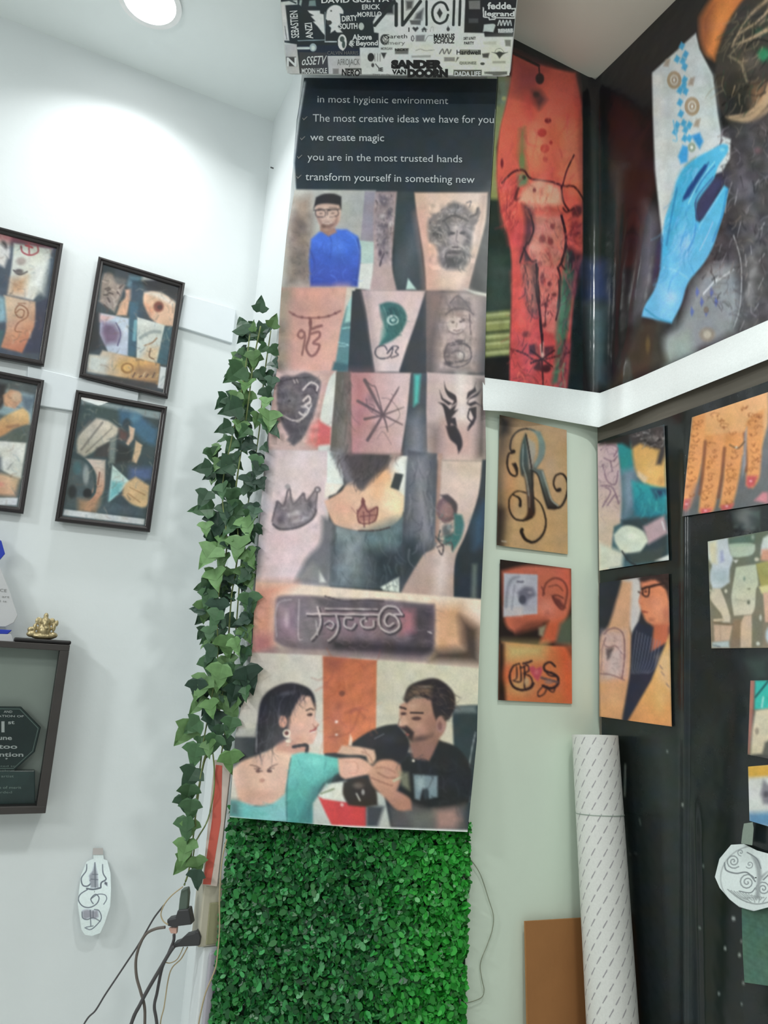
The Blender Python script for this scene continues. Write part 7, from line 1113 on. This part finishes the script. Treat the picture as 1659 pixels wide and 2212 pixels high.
mesh('seam', *tube(ringp, 0.0014, 5), noise_mat('grey tape seam', (150, 162, 152), 0.5), tbx)
V = np.concatenate([[topc+RT*(math.cos(t)*a1+math.sin(t)*a2) for t in u], [topc+RT*.86*(math.cos(t)*a1+math.sin(t)*a2) for t in u], [topc+axd*.2+RT*.86*(math.cos(t)*a1+math.sin(t)*a2) for t in u]])
Fc = [(k, (k+1) % nu, (k+1) % nu+nu, k+nu) for k in range(nu)]+[(k+nu, (k+1) % nu+nu, (k+1) % nu+2*nu, k+2*nu) for k in range(nu)]+[tuple(range(2*nu, 3*nu))]
mesh('core', V, Fc, noise_mat('grey board core', (170, 160, 140), 0.7), tbx)

# nails and hooks on the narrow wall
NM = noise_mat('dull nail steel', (96, 98, 98), 0.4, metal=0.5)
for px, py in ((589, 363), (579, 333)):
    p = hit1('S', (px, py), 0.0); setp(mesh('wall_nail', *tube([p-nS*0.004, p+nS*0.008], 0.0025, 8), NM), 'small nail stub in the narrow white wall near the ceiling', 'nail', 'nail stubs in the narrow wall')
# ------------------------------------------------------------------ leaf materials
def leaf_mat(name, rough=0.4):
    m, N, Lk, b = nmat(name)
    a = N.new('ShaderNodeVertexColor'); a.layer_name = 'Col'
    tc = N.new('ShaderNodeTexCoord'); nz = N.new('ShaderNodeTexNoise'); nz.inputs['Scale'].default_value = 70
    mp = N.new('ShaderNodeMapRange'); mp.inputs['To Min'].default_value = 0.75; mp.inputs['To Max'].default_value = 1.25
    mx = N.new('ShaderNodeVectorMath'); mx.operation = 'SCALE'
    Lk.new(tc.outputs['Object'], nz.inputs['Vector']); Lk.new(nz.outputs['Fac'], mp.inputs['Value']); Lk.new(a.outputs['Color'], mx.inputs[0]); Lk.new(mp.outputs['Result'], mx.inputs['Scale']); Lk.new(mx.outputs['Vector'], b.inputs['Base Color'])
    b.inputs['Roughness'].default_value = rough; b.inputs['Specular IOR Level'].default_value = 0.4
    return m
IVY = leaf_mat('ivy cloth leaf', 0.5); GRS = leaf_mat('shiny plastic leaf', 0.32)
# ------------------------------------------------------------------ ivy garland
rnd = random.Random(5)
OUT = [(0, 0), (.20, -.07), (.42, .04), (.58, .26), (.34, .38), (.27, .60), (.12, .85), (0, 1.06), (-.14, .84), (-.30, .62), (-.40, .48), (-.50, .30), (-.42, .10), (-.22, -.05)]
def ivy_leaf(VV, FF, CC, p, s, ang, tilt, yaw, c, fold=0.22):
    """p: 3D attachment; s: length in metres; ang: tip direction in the hanging plane (0 = down, + = to the right)"""
    ca, sa = math.cos(ang), math.sin(ang)
    t = -UZ*ca+dD*sa; b = np.cross(t, nD); b /= np.linalg.norm(b)
    R1 = np.array(Matrix.Rotation(tilt, 3, Vector(b))); R2 = np.array(Matrix.Rotation(yaw, 3, Vector(t)))
    R = R2 @ R1; t2, b2, n2 = R @ t, R @ b, R @ nD
    n0 = len(VV); mids = [0, .3, .55, .8, 1.06]
    for m in mids: VV.append(p+t2*m*s+n2*(-.10*s*m*m)); CC.append(c*0.9)
    L = OUT[1:7]; 
    for side in (1, -1):
        for x, y in L: VV.append(p+t2*y*s+b2*x*s*side*.95+n2*s*(fold*abs(x)-.10*y*y+0.05*math.sin(9*y))); CC.append(c*(1+.08*side))
    r, l = n0+5, n0+11
    for o, fl in ((r, 0), (l, 1)):
        for tri in ((n0, o, o+1), (n0, o+1, n0+1), (o+1, o+2, n0+1), (n0+1, o+2, n0+2), (o+2, o+3, n0+2), (o+3, o+4, n0+2), (n0+2, o+4, n0+3), (o+4, o+5, n0+3), (n0+3, o+5, n0+4)):
            FF.append(tri if fl else tri[::-1])
iv = thing('ivy_garland', tuple(hit1('D', (425, 1900), 0.04)), 'artificial green ivy garland hanging down the narrow white wall beside the long banner', 'garland')
VV, FF, CC = [], [], []
def icol(k=None):
    c = [(44, 70, 50), (58, 88, 58), (80, 112, 66), (36, 58, 46), (92, 124, 78), (66, 92, 74)][rnd.randrange(6) if k is None else k]
    return lin(c)*rnd.uniform(.9, 1.3)*1.3
def addleaf(px, py, size, ang, off=None, k=None, tilt=None, yaw=None):
    if off is None: off = rnd.uniform(-0.02, 0.055)
    if px > 650-0.0965*(py-180)-14: off = max(off, 0.06 if py > 1500 else 0.036)
    elif px > 650-0.0965*(py-180)-38: off = max(off, 0.012)
    p = hit1('D', (px, py), off)
    d = np.linalg.norm(p-CAM); s = size/F*d*1.0
    ivy_leaf(VV, FF, CC, p, s, ang, rnd.uniform(-.5, .7) if tilt is None else tilt, rnd.uniform(-.7, .7) if yaw is None else yaw, icol(k))
EX11 = [(645, 120, 130, 180, 0), (600, 270, 90, 170, 2), (735, 240, 120, 165, 2), (540, 290, 180, 205, 0), (545, 400, 150, 10, 1), (600, 420, 150, 0, 2), (520, 540, 210, -45, 1), (640, 560, 150, 20, 0), (740, 500, 110, 40, 3), (560, 640, 150, 0, 2), (480, 740, 130, -20, 4), (560, 730, 160, -10, 4), (420, 780, 170, 20, 0), (510, 850, 200, -70, 0), (690, 700, 150, 10, 0), (720, 880, 200, 0, 4), (640, 900, 140, -10, 4), (700, 950, 150, 5, 1), (430, 1000, 150, -60, 0), (500, 960, 140, 0, 4), (560, 1010, 130, -40, 1), (460, 1100, 150, -30, 1), (600, 1130, 150, -50, 3), (265, 1165, 150, 25, 1), (340, 1260, 120, -20, 4), (270, 1320, 150, -80, 0), (440, 1290, 200, -60, 0), (370, 1330, 180, -10, 3), (640, 1230, 150, -20, 1), (540, 1370, 170, 30, 3), (660, 1290, 150, -20, 3), (360, 1440, 160, 20, 1), (520, 1450, 190, 80, 0), (430, 1480, 180, 10, 1), (250, 1500, 170, -20, 0), (230, 1570, 110, -40, 4), (290, 1640, 200, -75, 1), (230, 1740, 130, 10, 4), (330, 1660, 240, 5, 3), (400, 1600, 200, 10, 0), (520, 1600, 200, -30, 1), (540, 1700, 200, 20, 4), (470, 1720, 180, -30, 1), (400, 1850, 180, -10, 2), (310, 1930, 230, -25, 4), (380, 1980, 170, 0, 2), (500, 1850, 220, 0, 4), (540, 1950, 180, 30, 2), (300, 2100, 200, 20, 4), (420, 2100, 200, -10, 4), (540, 2080, 190, 10, 2)]
for x, y, s, a, k in EX11: addleaf(380+x/3.567, 640+y/3.567, s*0.92/3.567, math.radians(a), rnd.uniform(.0, .05), k, rnd.uniform(-.3, .5), rnd.uniform(-.5, .5))
EX12 = [(330, 40, 130, -40, 2), (290, 140, 120, -70, 1), (300, 170, 150, -10, 1), (540, 70, 130, 20, 4), (560, 190, 170, 10, 1), (270, 250, 160, -10, 2), (360, 230, 170, 0, 3), (360, 310, 150, -20, 1), (520, 330, 140, 60, 4), (300, 420, 120, 10, 1), (270, 430, 110, -30, 0), (400, 480, 170, 10, 2), (520, 420, 130, 30, 2), (460, 500, 130, 20, 4), (330, 560, 150, -30, 0), (290, 620, 180, 10, 1), (400, 620, 150, 20, 4), (540, 560, 130, -10, 0), (470, 680, 180, -10, 1), (540, 690, 200, 20, 3), (380, 680, 190, -10, 4), (280, 760, 180, -20, 4), (210, 780, 150, 5, 3), (330, 780, 170, 10, 2), (470, 820, 150, -10, 3), (540, 830, 110, 20, 1), (260, 900, 150, -35, 4), (290, 920, 130, 20, 2), (430, 900, 200, 15, 4), (320, 1010, 170, 10, 3), (450, 1040, 140, -10, 1), (230, 1060, 150, -50, 1), (180, 1080, 190, -35, 4), (370, 1090, 100, 0, 0), (340, 1160, 150, -20, 1), (290, 1200, 120, 20, 2), (210, 1220, 170, -10, 1), (430, 1270, 170, 15, 2), (200, 1385, 170, -25, 0), (160, 1500, 150, -5, 1), (110, 1570, 130, 10, 0), (170, 1600, 150, 0, 1), (140, 1720, 170, 5, 1), (170, 1740, 130, -10, 4), (150, 1870, 160, -5, 2), (150, 1980, 140, -35, 2), (200, 1990, 130, 15, 4), (210, 2080, 130, 0, 3)]
for x, y, s, a, k in EX12: addleaf(360+x/3.158, 1220+y/3.158, s*0.95/3.158, math.radians(a), rnd.uniform(.03, .06) if y > 1250 else rnd.uniform(.0, .05), k, rnd.uniform(-.3, .5), rnd.uniform(-.5, .5))
ENV = [(700, 530, 580), (760, 515, 592), (840, 490, 592), (920, 485, 585), (1000, 460, 565), (1100, 445, 555), (1200, 455, 550), (1300, 445, 545), (1400, 445, 540), (1500, 440, 525), (1580, 420, 490), (1620, 425, 480)]
ey = [e[0] for e in ENV]
for k in range(190):
    y = rnd.uniform(705, 1600); x0, x1 = np.interp(y, ey, [e[1] for e in ENV]), np.interp(y, ey, [e[2] for e in ENV])
    x = rnd.uniform(x0, x1); gap = rnd.random()
    if abs(x-(x0*.35+x1*.65)) < 16 and gap < .75: continue
    addleaf(x, y, rnd.uniform(24, 42), rnd.gauss(0, .8), rnd.uniform(-.03, .02), rnd.choice([0, 1, 3, 3, 5, 4]))
mesh('foliage', VV, FF, IVY, iv, np.array(CC))
STM = noise_mat('ivy stem plastic', (122, 136, 84), 0.5, 0.1)
st = []
def stem(zp, r, off, view=(0, 0, 1)):
    zs = smooth([(x/view[2]+view[0], y/view[2]+view[1]) for x, y in zp], False, 6)
    st.append(tube([hit1('D', p, off+0.006*math.sin(i*.7)) for i, p in enumerate(zs)], r, 6))
stem([(563, 705), (548, 780), (535, 880), (520, 980), (508, 1080), (515, 1180), (500, 1290), (492, 1400), (480, 1500), (460, 1600), (440, 1650), (425, 1740), (415, 1830), (408, 1880), (398, 1912)], .0024, .01)
stem([(585, 715), (570, 820), (560, 930), (540, 1060), (525, 1170), (515, 1290), (505, 1420), (492, 1540), (478, 1630)], .002, .0)
stem([(540, 720), (525, 830), (500, 950), (480, 1060), (490, 1180), (470, 1300), (470, 1420), (455, 1520), (440, 1600), (432, 1660)], .002, .02)
stem([(290, 1230), (255, 1330), (225, 1480), (195, 1660), (200, 1800)], .002, .035, (360, 1220, 3.158))
stem([(310, 1240), (325, 1400), (320, 1560), (280, 1740), (220, 1850), (195, 1900), (180, 2000)], .002, .034, (360, 1220, 3.158))
mesh('stem', *join(st), STM, iv, None, True)

# ------------------------------------------------------------------ green leaf panel below the banner
gp = thing('leaf_panel', tuple(np.array([*hit1('D', (745, 2000), 0)[:2], 0.3])), 'square-leaved artificial green hedge panel on the pillar, under the long banner', 'hedge panel')
g = np.random.default_rng(11)
xl = PE+dD*0.002; zT, zB = hit1('D', (750, 1758), 0.01)[2], 0.30
Wp = np.linalg.norm(hit1('D', (1008, 1900), .02)-hit1('D', (486, 1900), .02))
V, Fc = boxv(np.array([*xl[:2], zB])+nD*0.001, dD*(Wp+0.004), nD*0.006, UZ*(zT-zB))
mesh('backing', V, Fc, noise_mat('dark green mesh backing', (16, 40, 24), 0.7, 0.2, 60), gp)
N_ = 17000
ux_, uz_ = g.uniform(0.0, Wp+0.006, N_), g.uniform(zB, zT, N_)
cl = np.sin(ux_*140+np.sin(uz_*90)*1.5)*np.sin(uz_*150+np.sin(ux_*110)*1.7)
dpt = 0.0135+g.uniform(0, 1, N_)**1.3*(0.018+0.008*cl)
dpt *= 1-0.2*sstep(0.02, 0.0, ux_)
s_ = g.uniform(0.0055, 0.0125, N_)
ctr = xl*[1, 1, 0]+ux_[:, None]*dD+uz_[:, None]*UZ+dpt[:, None]*nD
nrm_ = g.normal(size=(N_, 3))*0.62+nD+UZ*0.35; nrm_ /= np.linalg.norm(nrm_, axis=1)[:, None]
ref = g.normal(size=(N_, 3)); t1 = np.cross(nrm_, ref); t1 /= np.linalg.norm(t1, axis=1)[:, None]; t2 = np.cross(nrm_, t1)
shape = [(-1, 0), (-.55, .62), (.25, .7), (.95, .25), (.95, -.25), (.25, -.7), (-.55, -.62)]
VV = np.stack([ctr+(a*s_)[:, None]*t1+(b*s_*.85)[:, None]*t2+(0.18*s_*(a*a+b*b))[:, None]*nrm_ for a, b in shape], 1)
CC = lin(np.array([(30, 96, 46), (44, 124, 58), (24, 78, 40), (66, 150, 84), (36, 110, 44)]))[g.integers(0, 5, N_)]*g.uniform(.7, 1.25, (N_, 1))
fr = sstep(.58, .9, ux_/Wp+g.normal(0, .07, N_))[:, None]; CC = CC*(1-fr)+lin(np.array([(40, 150, 48), (58, 168, 62), (34, 124, 40)]))[g.integers(0, 3, N_)]*fr
mesh('foliage', VV.reshape(-1, 3), np.arange(N_*7).reshape(N_, 7), GRS, gp, np.repeat(CC, 7, 0))
# stray blades at the right edge
